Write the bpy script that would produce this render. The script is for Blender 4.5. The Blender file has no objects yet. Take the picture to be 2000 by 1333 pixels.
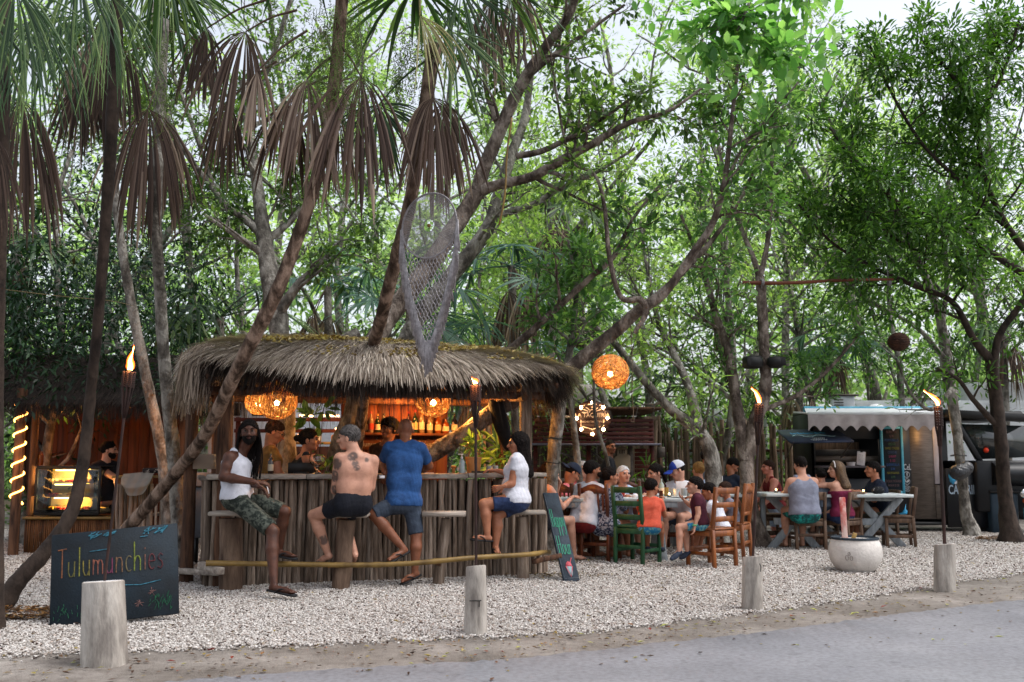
import bpy, math, random
import numpy as np
from math import sin, cos, pi, radians, tan, atan2, sqrt
from mathutils import Vector, Matrix, Quaternion
SC = bpy.context.scene
COL = SC.collection
R = np.random.default_rng(7)
rnd = random.Random(11)

# ------------------------------------------------------------ camera, sky, sun, exposure
F = 1944.4; PITCH = math.atan(233.5 / F); CZ = 1.3
cam_d = bpy.data.cameras.new('camera'); cam = bpy.data.objects.new('camera', cam_d); COL.objects.link(cam)
cam_d.sensor_width = 36; cam_d.lens = 35; cam_d.clip_end = 500
cam.location = (0, 0, CZ); cam.rotation_euler = (pi / 2 + PITCH, 0, 0)
cam_d.dof.use_dof = True; cam_d.dof.focus_distance = 10.0; cam_d.dof.aperture_fstop = 2.8
SC.camera = cam
world = bpy.data.worlds.new('World'); SC.world = world; world.use_nodes = True
wn = world.node_tree.nodes; wl = world.node_tree.links
bg = wn['Background']
sky = wn.new('ShaderNodeTexSky'); sky.sky_type = 'NISHITA'; sky.sun_disc = False
SUN_EL, SUN_ROT = radians(62), radians(105)
sky.sun_elevation = SUN_EL; sky.sun_rotation = SUN_ROT; sky.dust_density = 4.0; sky.air_density = 1.0; sky.ozone_density = 1.5
hs = wn.new('ShaderNodeHueSaturation'); hs.inputs['Saturation'].default_value = 0.35
wl.new(sky.outputs[0], hs.inputs['Color']); wl.new(hs.outputs[0], bg.inputs['Color'])
bg.inputs['Strength'].default_value = 0.15
sun_d = bpy.data.lights.new('sun', 'SUN'); sun = bpy.data.objects.new('sun', sun_d); COL.objects.link(sun)
sun_d.energy = 0.5; sun_d.angle = radians(20); sun_d.color = (1.0, 0.97, 0.93)
_sd = Vector((sin(SUN_ROT) * cos(SUN_EL), cos(SUN_ROT) * cos(SUN_EL), sin(SUN_EL)))
sun.rotation_euler = _sd.to_track_quat('Z', 'Y').to_euler()
SC.view_settings.view_transform = 'Standard'; SC.view_settings.look = 'None'
SC.view_settings.exposure = 1.05; SC.view_settings.gamma = 1.0; SC.view_settings.use_curve_mapping = False
SC.cycles.max_bounces = 7; SC.cycles.transparent_max_bounces = 8; SC.cycles.transmission_bounces = 6
SC.cycles.diffuse_bounces = 4; SC.cycles.glossy_bounces = 3; SC.cycles.caustics_reflective = False; SC.cycles.caustics_refractive = False
SC.cycles.use_denoising = True; SC.cycles.sample_clamp_indirect = 6.0

# ------------------------------------------------------------ measuring helpers: photograph pixel (2000 wide) -> place
def W(px, py, Y):
    u = (px - 1000) / F; v = (666.5 - py) / F
    dy = cos(PITCH) - v * sin(PITCH); dz = sin(PITCH) + v * cos(PITCH)
    t = Y / dy
    return np.array((u * t, Y, CZ + dz * t))
def G(px, py):
    v = (666.5 - py) / F; dz = sin(PITCH) + v * cos(PITCH); dy = cos(PITCH) - v * sin(PITCH)
    t = -CZ / dz
    return np.array(((px - 1000) / F * t, dy * t, 0.0))
def V3(*a): return np.array(a, float)
def unit(v):
    v = np.asarray(v, float); n = np.linalg.norm(v); return v / n if n > 1e-9 else v

# ------------------------------------------------------------ mesh collector
class MB:
    def __init__(s): s.v = []; s.f = []; s.n = 0; s.mi = []; s.tint = []; s.has_t = False
    def add(s, verts, faces, mi=0, tint=None):
        verts = np.asarray(verts, float).reshape(-1, 3)
        faces = np.asarray(faces, int)
        if faces.ndim == 1: faces = faces.reshape(1, -1)
        s.v.append(verts); s.f.append(faces + s.n); s.mi.append(np.full(len(faces), mi)) ; s.n += len(verts)
        if tint is None: s.tint.append(np.full(len(verts), 0.5))
        else: s.tint.append(np.broadcast_to(np.asarray(tint, float), (len(verts),))); s.has_t = True
        return s
    def box(s, c, d, rot=None, mi=0, taper=0.0):
        x, y, z = [q / 2 for q in d]
        v = np.array([(-x, -y, -z), (x, -y, -z), (x, y, -z), (-x, y, -z), (-x, -y, z), (x, -y, z), (x, y, z), (-x, y, z)], float)
        if taper: v[4:, :2] *= 1 - taper
        if rot is not None: v = v @ np.array(rot).T
        return s.add(v + np.asarray(c, float), [(0, 3, 2, 1), (4, 5, 6, 7), (0, 1, 5, 4), (1, 2, 6, 5), (2, 3, 7, 6), (3, 0, 4, 7)], mi)
    def bbox(s, c, d, b=0.006, rot=None, mi=0):      # box with chamfered edges
        x, y, z = [q / 2 for q in d]; b = min(b, x * .9, y * .9, z * .9)
        vs = []; 
        for sx in (-1, 1):
            for sy in (-1, 1):
                for sz in (-1, 1):
                    vs += [(sx * x, sy * (y - b), sz * (z - b)), (sx * (x - b), sy * y, sz * (z - b)), (sx * (x - b), sy * (y - b), sz * z)]
        v = np.array(vs, float)
        if rot is not None: v = v @ np.array(rot).T
        I = lambda a, b_, c_: ((a > 0) * 4 + (b_ > 0) * 2 + (c_ > 0)) * 3
        f4 = []; f3 = []
        for k in (-1, 1):
            f4.append([I(k, -1, -1), I(k, 1, -1), I(k, 1, 1), I(k, -1, 1)])
            f4.append([I(-1, k, -1) + 1, I(1, k, -1) + 1, I(1, k, 1) + 1, I(-1, k, 1) + 1])
            f4.append([I(-1, -1, k) + 2, I(1, -1, k) + 2, I(1, 1, k) + 2, I(-1, 1, k) + 2])
            for m in (-1, 1):
                f4.append([I(k, m, -1), I(k, m, 1), I(k, m, 1) + 1, I(k, m, -1) + 1])
                f4.append([I(k, -1, m), I(k, 1, m), I(k, 1, m) + 2, I(k, -1, m) + 2])
                f4.append([I(-1, k, m) + 1, I(1, k, m) + 1, I(1, k, m) + 2, I(-1, k, m) + 2])
                for n in (-1, 1): f3.append([I(k, m, n), I(k, m, n) + 1, I(k, m, n) + 2])
        f4 = fixn(v, f4); f3 = fixn(v, f3)
        v = v + np.asarray(c, float)
        n0 = s.n; s.add(v, f4, mi); s.n = n0
        s.f.append(np.asarray(f3) + n0); s.mi.append(np.full(len(f3), mi)); s.n = n0 + len(v)
        return s
    def tube(s, pts, rad, k=8, mi=0, cap=True, wob=0.0, flat=1.0, tint=None, side=None):
        pts = np.asarray(pts, float); n = len(pts)
        rad = np.broadcast_to(np.asarray(rad, float), (n,)) if np.ndim(rad) < 2 else np.asarray(rad)
        T = np.gradient(pts, axis=0); T /= np.linalg.norm(T, axis=1)[:, None] + 1e-12
        ref = V3(0, 0, 1) if side is None else np.asarray(side, float)
        if side is None and abs(T[0][2]) > 0.9: ref = V3(0, 1, 0)
        A = np.cross(T[0], ref); A = unit(A); fr = []
        for i in range(n):
            A = A - T[i] * A.dot(T[i]); A = unit(A); fr.append((A, np.cross(T[i], A)))
        a = np.arange(k) * 2 * pi / k
        rings = []
        for i in range(n):
            r = rad[i] * (1 + (R.normal(0, wob, k) if wob else 0))
            rings.append(pts[i] + np.outer(cos_(a) * r, fr[i][0]) + np.outer(sin_(a) * r * flat, fr[i][1]))
        v = np.concatenate(rings)
        i = np.arange(n - 1)[:, None] * k; j = np.arange(k)[None, :]; j2 = (j + 1) % k
        fc = np.stack([i + j, i + j2, i + k + j2, i + k + j], -1).reshape(-1, 4)
        n0 = s.n; s.add(v, fc, mi, tint)
        if cap:
            s.n = n0; cf = [list(range(k))[::-1], list(range((n - 1) * k, n * k))]
            s.f.append(np.asarray(cf) + n0); s.mi.append(np.full(2, mi)); s.n = n0 + len(v)
        return s
    def lathe(s, prof, c=(0, 0, 0), k=20, mi=0, cap=True):
        prof = np.asarray(prof, float); a = np.arange(k) * 2 * pi / k; n = len(prof)
        v = np.stack([np.outer(prof[:, 0], cos_(a)), np.outer(prof[:, 0], sin_(a)), np.repeat(prof[:, 1:2], k, 1)], -1).reshape(-1, 3) + np.asarray(c, float)
        i = np.arange(n - 1)[:, None] * k; j = np.arange(k)[None, :]; j2 = (j + 1) % k
        n0 = s.n; s.add(v, np.stack([i + j, i + j2, i + k + j2, i + k + j], -1).reshape(-1, 4), mi)
        if cap:
            s.f.append(np.asarray([list(range(k))[::-1], list(range((n - 1) * k, n * k))]) + n0); s.mi.append(np.full(2, mi))
        return s
    def poly(s, pts2, O, X, Yv, depth, mi=0):       # extruded outline
        O = np.asarray(O, float); X = np.asarray(X, float); Yv = np.asarray(Yv, float); N = unit(np.cross(X, Yv)) * depth
        a = np.array([O + X * p[0] + Yv * p[1] for p in pts2]); n = len(a)
        v = np.concatenate([a, a - N])
        n0 = s.n
        q = [(i, (i + 1) % n, (i + 1) % n + n, i + n) for i in range(n)]
        s.add(v, [x[::-1] for x in q], mi)
        s.f.append(np.asarray([list(range(n)), list(range(n, 2 * n))[::-1]]) + n0); s.mi.append(np.full(2, mi))
        return s
    def build(s, name, mats, parent=None, smooth=False, origin=None, **kw):
        me = bpy.data.meshes.new(name)
        v = np.concatenate(s.v) if s.v else np.zeros((0, 3))
        if origin is not None: v = v - np.asarray(origin, float)
        tot = np.concatenate([np.full(len(f), f.shape[1]) for f in s.f]); idx = np.concatenate([f.ravel() for f in s.f]); mi = np.concatenate(s.mi)
        me.vertices.add(len(v)); me.vertices.foreach_set('co', v.ravel().astype(np.float32))
        me.loops.add(len(idx)); me.loops.foreach_set('vertex_index', idx.astype(np.int32))
        me.polygons.add(len(tot)); st = np.concatenate([[0], np.cumsum(tot)[:-1]])
        me.polygons.foreach_set('loop_start', st.astype(np.int32)); me.polygons.foreach_set('loop_total', tot.astype(np.int32))
        me.polygons.foreach_set('material_index', mi.astype(np.int32))
        if smooth: me.polygons.foreach_set('use_smooth', np.ones(len(tot), bool))
        if s.has_t:
            at = me.attributes.new('tint', 'FLOAT', 'POINT'); at.data.foreach_set('value', np.concatenate(s.tint).astype(np.float32))
        me.update(); me.validate()
        for m in (mats if isinstance(mats, (list, tuple)) else [mats]): me.materials.append(m)
        if smooth and smooth != 'all': me.set_sharp_from_angle(angle=radians(smooth if smooth is not True else 50))
        return link(name, me, parent, origin, **kw)
def cos_(a): return np.cos(a)
def sin_(a): return np.sin(a)
def fixn(v, fs):
    out = []
    for f in fs:
        p = v[f]; n = np.cross(p[1] - p[0], p[2] - p[0])
        out.append(f if n.dot(p.mean(0)) > 0 or False else f[::-1])
    return out
def link(name, data, parent=None, loc=None, label=None, cat=None, group=None, kind=None, rz=0):
    o = bpy.data.objects.new(name, data); COL.objects.link(o)
    if parent is not None: o.parent = parent
    if loc is not None:
        l = np.asarray(loc, float)
        if parent is not None and parent.get('abs') is not None:
            pl = np.array(parent['abs']); l = l - pl
        o.location = l
    elif parent is not None and parent.get('abs') is not None:
        o.location = -np.array(parent['abs'])
    if rz: o.rotation_euler = (0, 0, rz)
    if label: o['label'] = label
    if cat: o['category'] = cat
    if group: o['group'] = group
    if kind: o['kind'] = kind
    return o
def empty(name, label, cat, loc=(0, 0, 0), group=None, rz=0):
    o = link(name, None, None, loc, label, cat, group, rz=rz); o.empty_display_size = .1
    return o
# an Empty at a real base point whose children are modelled in world coordinates
def thing(name, label, cat, loc, group=None):
    o = empty(name, label, cat, loc, group); o['abs'] = [float(x) for x in loc]; return o
def copy_tree(o, parent=None):
    c = o.copy(); COL.objects.link(c)
    if parent is not None: c.parent = parent
    for ch in list(o.children): copy_tree(ch, c)
    return c
def rotz(a): return np.array([(cos(a), -sin(a), 0), (sin(a), cos(a), 0), (0, 0, 1)])
def frame(z, x=None):                                   # rotation with local Z along z
    z = unit(z); x = V3(1, 0, 0) if x is None else np.asarray(x, float)
    if abs(unit(x).dot(z)) > .98: x = V3(0, 1, 0)
    x = unit(x - z * x.dot(z)); return np.stack([x, np.cross(z, x), z], 1)
def beam(mb, a, b, w, h, up=(0, 0, 1), mi=0, bev=.005):         # squared bar from a to b
    a = np.asarray(a, float); b = np.asarray(b, float); d = b - a; L = np.linalg.norm(d); y = unit(d); u = np.asarray(up, float)
    if abs(unit(u).dot(y)) > .98: u = V3(1, 0, 0)
    x = unit(np.cross(y, u)); z = np.cross(x, y)
    mb.bbox((a + b) / 2, (w, L, h), bev, np.stack([x, y, z], 1), mi)

# ------------------------------------------------------------ materials
def nt(name):
    m = bpy.data.materials.new(name); m.use_nodes = True; n = m.node_tree.nodes; l = m.node_tree.links
    return m, n, l, n['Principled BSDF']
def hexc(h):
    c = [int(h[i:i + 2], 16) / 255 for i in (0, 2, 4)]; return tuple(x / 12.92 if x < .04045 else ((x + .055) / 1.055) ** 2.4 for x in c) + (1,)
_mc = {}
def pm(name, c1, c2=None, scale=6, stretch=(1, 1, 1), rough=.75, bump=.3, bs=None, detail=5, metal=0, c3=None, spec=.3, tint=0.0, lo=.35, hi=.65, dist=.02):
    """two- or three-tone noise surface with bump; stretch squeezes the noise along an axis; every object gets its own offset"""
    if name in _mc: return _mc[name]
    m, n, l, p = nt(name)
    c2 = c2 or c1
    tc = n.new('ShaderNodeTexCoord'); mp = n.new('ShaderNodeMapping'); oi = n.new('ShaderNodeObjectInfo')
    mp.inputs['Scale'].default_value = stretch
    ml = n.new('ShaderNodeVectorMath'); ml.operation = 'SCALE'; ml.inputs[0].default_value = (37, 21, 13); l.new(oi.outputs['Random'], ml.inputs['Scale'])
    l.new(tc.outputs['Object'], mp.inputs['Vector']); l.new(ml.outputs[0], mp.inputs['Location'])
    no = n.new('ShaderNodeTexNoise'); no.inputs['Scale'].default_value = scale; no.inputs['Detail'].default_value = detail; no.inputs['Roughness'].default_value = .65
    no.inputs['Distortion'].default_value = .3
    l.new(mp.outputs[0], no.inputs['Vector'])
    cr = n.new('ShaderNodeValToRGB'); cr.color_ramp.elements[0].position = lo; cr.color_ramp.elements[1].position = hi
    cr.color_ramp.elements[0].color = hexc(c1) if isinstance(c1, str) else c1; cr.color_ramp.elements[1].color = hexc(c2) if isinstance(c2, str) else c2
    if c3:
        e = cr.color_ramp.elements.new((lo + hi) / 2); e.color = hexc(c3)
    l.new(no.outputs['Fac'], cr.inputs['Fac'])
    out = cr.outputs[0]
    if tint:
        mr = n.new('ShaderNodeMapRange'); mr.inputs['To Min'].default_value = 1 - tint; mr.inputs['To Max'].default_value = 1 + tint
        l.new(oi.outputs['Random'], mr.inputs['Value'])
        mx = n.new('ShaderNodeVectorMath'); mx.operation = 'SCALE'; l.new(out, mx.inputs[0]); l.new(mr.outputs[0], mx.inputs['Scale']); out = mx.outputs[0]
    l.new(out, p.inputs['Base Color'])
    p.inputs['Roughness'].default_value = rough; p.inputs['Metallic'].default_value = metal; p.inputs['Specular IOR Level'].default_value = spec
    if bump:
        n2 = n.new('ShaderNodeTexNoise'); n2.inputs['Scale'].default_value = bs or scale * 3; n2.inputs['Detail'].default_value = 4
        l.new(mp.outputs[0], n2.inputs['Vector'])
        b = n.new('ShaderNodeBump'); b.inputs['Strength'].default_value = bump; b.inputs['Distance'].default_value = dist
        l.new(n2.outputs['Fac'], b.inputs['Height']); l.new(b.outputs[0], p.inputs['Normal'])
    _mc[name] = m
    return m
def emit(name, col, s):
    m, n, l, p = nt(name); p.inputs['Base Color'].default_value = (0, 0, 0, 1)
    p.inputs['Emission Color'].default_value = hexc(col); p.inputs['Emission Strength'].default_value = s; return m
def glass(name, col='ffffff', rough=.02, tr=1.0, alpha=None):
    m, n, l, p = nt(name); p.inputs['Base Color'].default_value = hexc(col); p.inputs['Roughness'].default_value = rough
    p.inputs['Transmission Weight'].default_value = tr; p.inputs['IOR'].default_value = 1.45; return m
def pane_mat(name, col='dfe8ea', amount=.85):       # thin glass: mostly see-through, a little mirror
    m = bpy.data.materials.new(name); m.use_nodes = True; n = m.node_tree.nodes; l = m.node_tree.links; n.clear()
    o = n.new('ShaderNodeOutputMaterial'); t = n.new('ShaderNodeBsdfTransparent'); g = n.new('ShaderNodeBsdfGlossy'); g.inputs['Roughness'].default_value = .05
    t.inputs[0].default_value = hexc(col); lw = n.new('ShaderNodeFresnel'); lw.inputs[0].default_value = 1.5
    ad = n.new('ShaderNodeMath'); ad.operation = 'ADD'; ad.inputs[1].default_value = 1 - amount - .04 if amount < .96 else 0; l.new(lw.outputs[0], ad.inputs[0])
    mx = n.new('ShaderNodeMixShader'); l.new(ad.outputs[0], mx.inputs[0]); l.new(t.outputs[0], mx.inputs[1]); l.new(g.outputs[0], mx.inputs[2]); l.new(mx.outputs[0], o.inputs[0])
    return m
def leaf_mat(name, c_dark, c_mid, c_light, trans=.45, rough=.45, patch=1.5, back=None):
    """leaf: each leaf its own tone from the 'tint' attribute, light passes through"""
    m = bpy.data.materials.new(name); m.use_nodes = True; n = m.node_tree.nodes; l = m.node_tree.links; n.clear()
    o = n.new('ShaderNodeOutputMaterial'); at = n.new('ShaderNodeAttribute'); at.attribute_name = 'tint'
    cr = n.new('ShaderNodeValToRGB'); e = cr.color_ramp.elements; e[0].color = hexc(c_dark); e[0].position = .05; e[1].color = hexc(c_light); e[1].position = .95
    x = e.new(.5); x.color = hexc(c_mid)
    l.new(at.outputs['Fac'], cr.inputs['Fac'])
    p = n.new('ShaderNodeBsdfPrincipled'); p.inputs['Roughness'].default_value = rough; p.inputs['Specular IOR Level'].default_value = .35
    l.new(cr.outputs[0], p.inputs['Base Color'])
    tr = n.new('ShaderNodeBsdfTranslucent'); ga = n.new('ShaderNodeMix'); ga.data_type = 'RGBA'; ga.blend_type = 'MULTIPLY'; ga.inputs[0].default_value = 1
    l.new(cr.outputs[0], ga.inputs[6]); ga.inputs[7].default_value = (1.5, 1.6, .7, 1); l.new(ga.outputs[2], tr.inputs[0])
    mx = n.new('ShaderNodeMixShader'); mx.inputs[0].default_value = trans; l.new(p.outputs[0], mx.inputs[1]); l.new(tr.outputs[0], mx.inputs[2]); l.new(mx.outputs[0], o.inputs[0])
    return m
M = dict(
    log=pm('weathered_log', '463a30', '8f8175', 5, (3, 3, .35), .85, .6, 16, c3='68594d', tint=.35),
    log_dark=pm('dark_post', '2a1b14', '6a4a36', 5, (3, 3, .35), .85, .6, 16, tint=.2),
    plank=pm('grey_plank', '6a6058', 'a39a90', 4, (.5, 4, 4), .8, .4, 14, tint=.15),
    bark_palm=pm('palm_bark', '36291f', '8c7768', 8, (1, 1, .45), .9, 1.0, 20, c3='604e42', lo=.4, hi=.6, dist=.05),
    bark_dark=pm('dark_bark', '1d1714', '40352e', 7, (1, 1, .7), .95, .8, 18),
    bark_fig=pm('fig_bark', '3a302a', '8a7f76', 6, (1, 1, .6), .85, 1.0, 26, c3='5e534b', lo=.38, hi=.6, dist=.04),
    bark_grey=pm('grey_bark', '403c37', '8f8b84', 6, (1, 1, .6), .85, 1.0, 24, c3='66615a', lo=.38, hi=.6, dist=.04),
    stump=pm('stool_stump', '46342a', '7e6857', 5, (2, 2, .4), .85, .7, 18, tint=.15),
    bamboo=pm('bamboo_rail', '564220', '866c3a', 3, (1, 1, 1), .45, .1, 10),
    concrete=pm('pale_concrete', '77706a', 'b5aea6', 5, (1.5, 1.5, .45), .9, .5, 30, c3='9c958d'),
    concrete_top=pm('concrete_cut', 'b9b9ba', 'd2d2d4', 9, (1, 1, 1), .9, .3, 40),
    black=pm('black_plastic', '0c0c0d', '161617', 6, rough=.45, bump=.05),
    black_rough=pm('black_cloth', '0d0d10', '17171b', 20, rough=.9, bump=.3),
    iron=pm('dark_torch_bamboo', '1c1210', '3a2520', 8, (2, 2, .5), .7, .4, 25),
    chair_red=pm('red_brown_wood', '43200f', '6a3419', 4, (4, 4, .5), .42, .12, 18, tint=.12, spec=.5),
    chair_orange=pm('orange_wood', '633213', '8c5022', 4, (4, 4, .5), .42, .12, 18, spec=.5),
    chair_green=pm('green_paint', '123a20', '28583a', 6, (3, 3, .5), .5, .15, 20, spec=.4),
    chair_brown=pm('brown_wood', '3e2c22', '66503f', 4, (4, 4, .5), .6, .2, 18, tint=.1),
    table=pm('whitewashed_plank', '8f9696', 'c3c9ca', 4, (.6, 4, 4), .7, .25, 16),
    table_leg=pm('grey_blue_paint', '70757a', '969ca0', 4, (3, 3, .6), .7, .25, 16),
    red_slat=pm('dark_red_slat', '2e0f0b', '5a2219', 4, (.4, 4, 4), .6, .25, 18, tint=.2),
    navy=pm('chalkboard', '070f15', '101e28', 3, rough=.7, bump=.15, bs=60),
    slate=pm('slate_board', '1d2630', '36414c', 5, rough=.75, bump=.15, bs=50),
    truck=pm('dark_blue_paint', '06080d', '0b0f16', 3, rough=.45, bump=.02, spec=.35),
    steel=pm('brushed_steel', '4a433e', '625a54', 4, (1, 1, 9), .42, .05, 40, metal=.5),
    blue=pm('sky_blue_paint', '3b8fae', '55a5c0', 4, rough=.5, bump=.08),
    white=pm('white_paint', 'c9ccd0', 'dfe2e4', 3, rough=.55, bump=.08),
    offwhite=pm('awning_cloth', '9d9494', 'b5acab', 3, (1, 1, 1), .85, .15, 30),
    stick=pm('fence_stick', '3c3028', '84705e', 4, (3, 3, .3), .9, .5, 16, tint=.35),
    brown_board=pm('warm_board', '3c1d0e', '6b381b', 3, (3, 3, .3), .6, .25, 14, tint=.12),
    thatch_dark=pm('old_thatch', '1a1310', '3a2c24', 12, (3, 3, .5), .95, .6, 30),
    rope=pm('grey_cotton_rope', '757275', 'a09da0', 20, rough=.95, bump=.3),
    paper=pm('white_paper', 'c8c5c8', 'dddadc', 5, rough=.8, bump=.03),
    rubber=pm('dark_rubber', '141416', '242325', 9, rough=.8, bump=.15),
    wood_sign=pm('sign_board', '23120f', '3b211b', 3, (.5, 3, 3), .6, .2, 16),
    terracotta=pm('ochre_pot', '9c6a3a', 'b88350', 5, rough=.7, bump=.15),
    glass=glass('clear_glass'), pane=pane_mat('thin_pane', amount=.95),
    chrome=pm('chrome', 'b0b0b0', 'c8c8c8', 3, rough=.15, bump=0, metal=1.0),
)
# chalk / print colours
def chalk(name, col, k=.5): return pm(name, '121e29', col, 42, rough=.9, bump=.1, bs=90, lo=.5 - k * .3, hi=.5 + k * .22)
def flat(name, col, rough=.8):
    if name in _mc: return _mc[name]
    return pm(name, col, col, 30, rough=rough, bump=.15, bs=90)

# ------------------------------------------------------------ handwriting: strokes for lower case letters (x-height 1, ascender 1.9, descender -.8)
def arc(cx, cy, rx, ry, a0, a1, n=9): return [(cx + rx * cos(radians(a0 + (a1 - a0) * i / n)), cy + ry * sin(radians(a0 + (a1 - a0) * i / n))) for i in range(n + 1)]
STROKE = {
 'a': (.8, [arc(.35, .5, .3, .5, 60, 360, 10), [(.65, 1), (.65, 0), (.75, 0)]]),
 'b': (.75, [[(.05, 1.9), (.05, 0)], arc(.32, .48, .28, .48, 150, -150, 10)]),
 'c': (.65, [arc(.35, .5, .3, .5, 50, 310, 10)]),
 'd': (.8, [arc(.35, .5, .3, .5, 60, 360, 10), [(.65, 1.9), (.65, 0)]]),
 'e': (.7, [[(.06, .5), (.6, .55)] + arc(.33, .5, .28, .5, 10, 310, 10)]),
 'g': (.8, [arc(.35, .5, .3, .5, 60, 360, 10), [(.65, 1), (.65, -.6), (.4, -.85), (.1, -.6)]]),
 'h': (.75, [[(.05, 1.9), (.05, 0)], [(.05, .6), (.2, .95), (.45, .95), (.58, .7), (.58, 0)]]),
 'i': (.3, [[(.12, 1), (.12, 0)], [(.12, 1.35), (.12, 1.45)]]),
 'l': (.3, [[(.12, 1.9), (.12, 0)]]),
 'm': (1.05, [[(.05, 1), (.05, 0)], [(.05, .6), (.2, .95), (.38, .9), (.46, .65), (.46, 0)], [(.46, .6), (.6, .95), (.8, .9), (.88, .65), (.88, 0)]]),
 'n': (.75, [[(.05, 1), (.05, 0)], [(.05, .6), (.2, .95), (.45, .95), (.58, .7), (.58, 0)]]),
 'o': (.75, [arc(.35, .5, .3, .5, 90, 450, 12)]),
 'p': (.75, [[(.05, 1), (.05, -.9)], arc(.32, .5, .28, .48, 150, -150, 10)]),
 'q': (.8, [arc(.35, .5, .3, .5, 60, 360, 10), [(.65, 1), (.65, -.9)]]),
 'r': (.5, [[(.05, 1), (.05, 0)], [(.05, .6), (.2, .95), (.42, .95)]]),
 's': (.6, [[(.5, .85), (.3, 1), (.1, .8), (.15, .6), (.4, .45), (.48, .2), (.3, 0), (.05, .12)]]),
 't': (.5, [[(.2, 1.6), (.2, .15), (.35, 0), (.45, .1)], [(0, 1), (.42, 1)]]),
 'u': (.75, [[(.05, 1), (.05, .3), (.2, .02), (.42, .05), (.58, .35)], [(.58, 1), (.58, 0)]]),
 'v': (.65, [[(.05, 1), (.3, 0), (.55, 1)]]),
 'x': (.6, [[(.05, 1), (.5, 0)], [(.5, 1), (.05, 0)]]),
 'y': (.7, [[(.05, 1), (.05, .4), (.25, .05), (.5, .3)], [(.55, 1), (.55, -.55), (.3, -.85), (.02, -.6)]]),
 'z': (.6, [[(.05, 1), (.5, 1), (.05, 0), (.5, 0)]]),
 'H': (.9, [[(.08, 1.9), (.08, 0)], [(.7, 1.9), (.7, 0)], [(-.1, .95), (.85, 1.05)]]),
 'T': (.8, [[(.4, 1.8), (.4, 0)], [(0, 1.8), (.8, 1.85)]]),
 'C': (.9, [arc(.5, .9, .45, .9, 55, 305, 12)]),
 'L': (.8, [[(.1, 1.9), (.1, 0), (.7, 0)]]),
 'D': (.9, [[(.1, 1.9), (.1, 0)], arc(.1, .95, .65, .95, 90, -90, 10)]),
 'B': (.8, [[(.1, 1.9), (.1, 0)], arc(.1, 1.4, .45, .5, 90, -90, 8), arc(.1, .45, .55, .45, 90, -90, 8)]),
 'M': (1.1, [[(.05, 0), (.1, 1.9), (.5, .5), (.9, 1.9), (.95, 0)]]),
 'S': (.8, [[(.7, 1.7), (.4, 1.9), (.1, 1.6), (.2, 1.1), (.6, .8), (.7, .35), (.4, 0), (.05, .2)]]),
 ' ': (.5, []),
}
def ribbon(mb, pts, w, O, X, Yv, lift, mi=0, thick=.002):
    """chalk stroke: a thin flat ridge standing on the board"""
    O = np.asarray(O, float); X = np.asarray(X, float); Yv = np.asarray(Yv, float); N = unit(np.cross(X, Yv))
    p = np.array([O + X * a + Yv * b for a, b in pts]); 
    if len(p) < 2: return
    T = np.gradient(p, axis=0); T /= np.linalg.norm(T, axis=1)[:, None] + 1e-9; S = np.cross(N, T) * w / 2
    a = p + S + N * lift; b = p - S + N * lift; c = p + S * 1.2 + N * (lift - thick); d = p - S * 1.2 + N * (lift - thick)
    n = len(p); v = np.concatenate([a, b, c, d]); f = []
    for i in range(n - 1): f += [(i, i + 1, n + i + 1, n + i), (2 * n + i, 2 * n + i + 1, i + 1, i), (n + i, n + i + 1, 3 * n + i + 1, 3 * n + i)]
    mb.add(v, [q[::-1] for q in f], mi)
def write(text, O, X, Yv, h, w, mats_cycle=(0,), mb=None, slant=0, sx=1.0, lift=.003, jit=.03, gap=.12, align=0):
    """X, Yv unit vectors on the board; h = x-height in metres"""
    mb = mb or MB(); x = 0
    tot = sum((STROKE[c][0] + gap) * h * sx for c in text); x0 = -tot * align
    for k, ch in enumerate(text):
        wd, st = STROKE[ch]
        for s_ in st:
            pts = [((a * sx + slant * b) * h + x + x0 + rnd.uniform(-jit, jit) * h * .3, b * h + rnd.uniform(-jit, jit) * h * .3) for a, b in s_]
            ribbon(mb, pts, w, O, X, Yv, lift, mats_cycle[k % len(mats_cycle)])
        x += (wd + gap) * h * sx
    return mb, tot
def print_text(name, text, O, X, Yv, size, mat, parent, align='CENTER', ext=.002, sx=1.0, shear=0, lift=.003):
    """block lettering as real raised letters"""
    cu = bpy.data.curves.new(name, 'FONT'); cu.body = text; cu.size = size; cu.align_x = align; cu.extrude = ext; cu.shear = shear; cu.resolution_u = 3
    cu.offset = size * .012
    to = bpy.data.objects.new(name, cu); COL.objects.link(to); dg = bpy.context.evaluated_depsgraph_get()
    me = bpy.data.meshes.new_from_object(to.evaluated_get(dg)); bpy.data.objects.remove(to)
    X = unit(X); Yv = unit(Yv); N = np.cross(X, Yv)
    co = np.empty(len(me.vertices) * 3, np.float32); me.vertices.foreach_get('co', co); co = co.reshape(-1, 3)
    w = np.asarray(O, float) + np.outer(co[:, 0] * sx, X) + np.outer(co[:, 1], Yv) + np.outer(co[:, 2] + lift, N)
    me.vertices.foreach_set('co', w.ravel().astype(np.float32)); me.materials.clear(); me.materials.append(mat); me.update()
    return link(name, me, parent)
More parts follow.
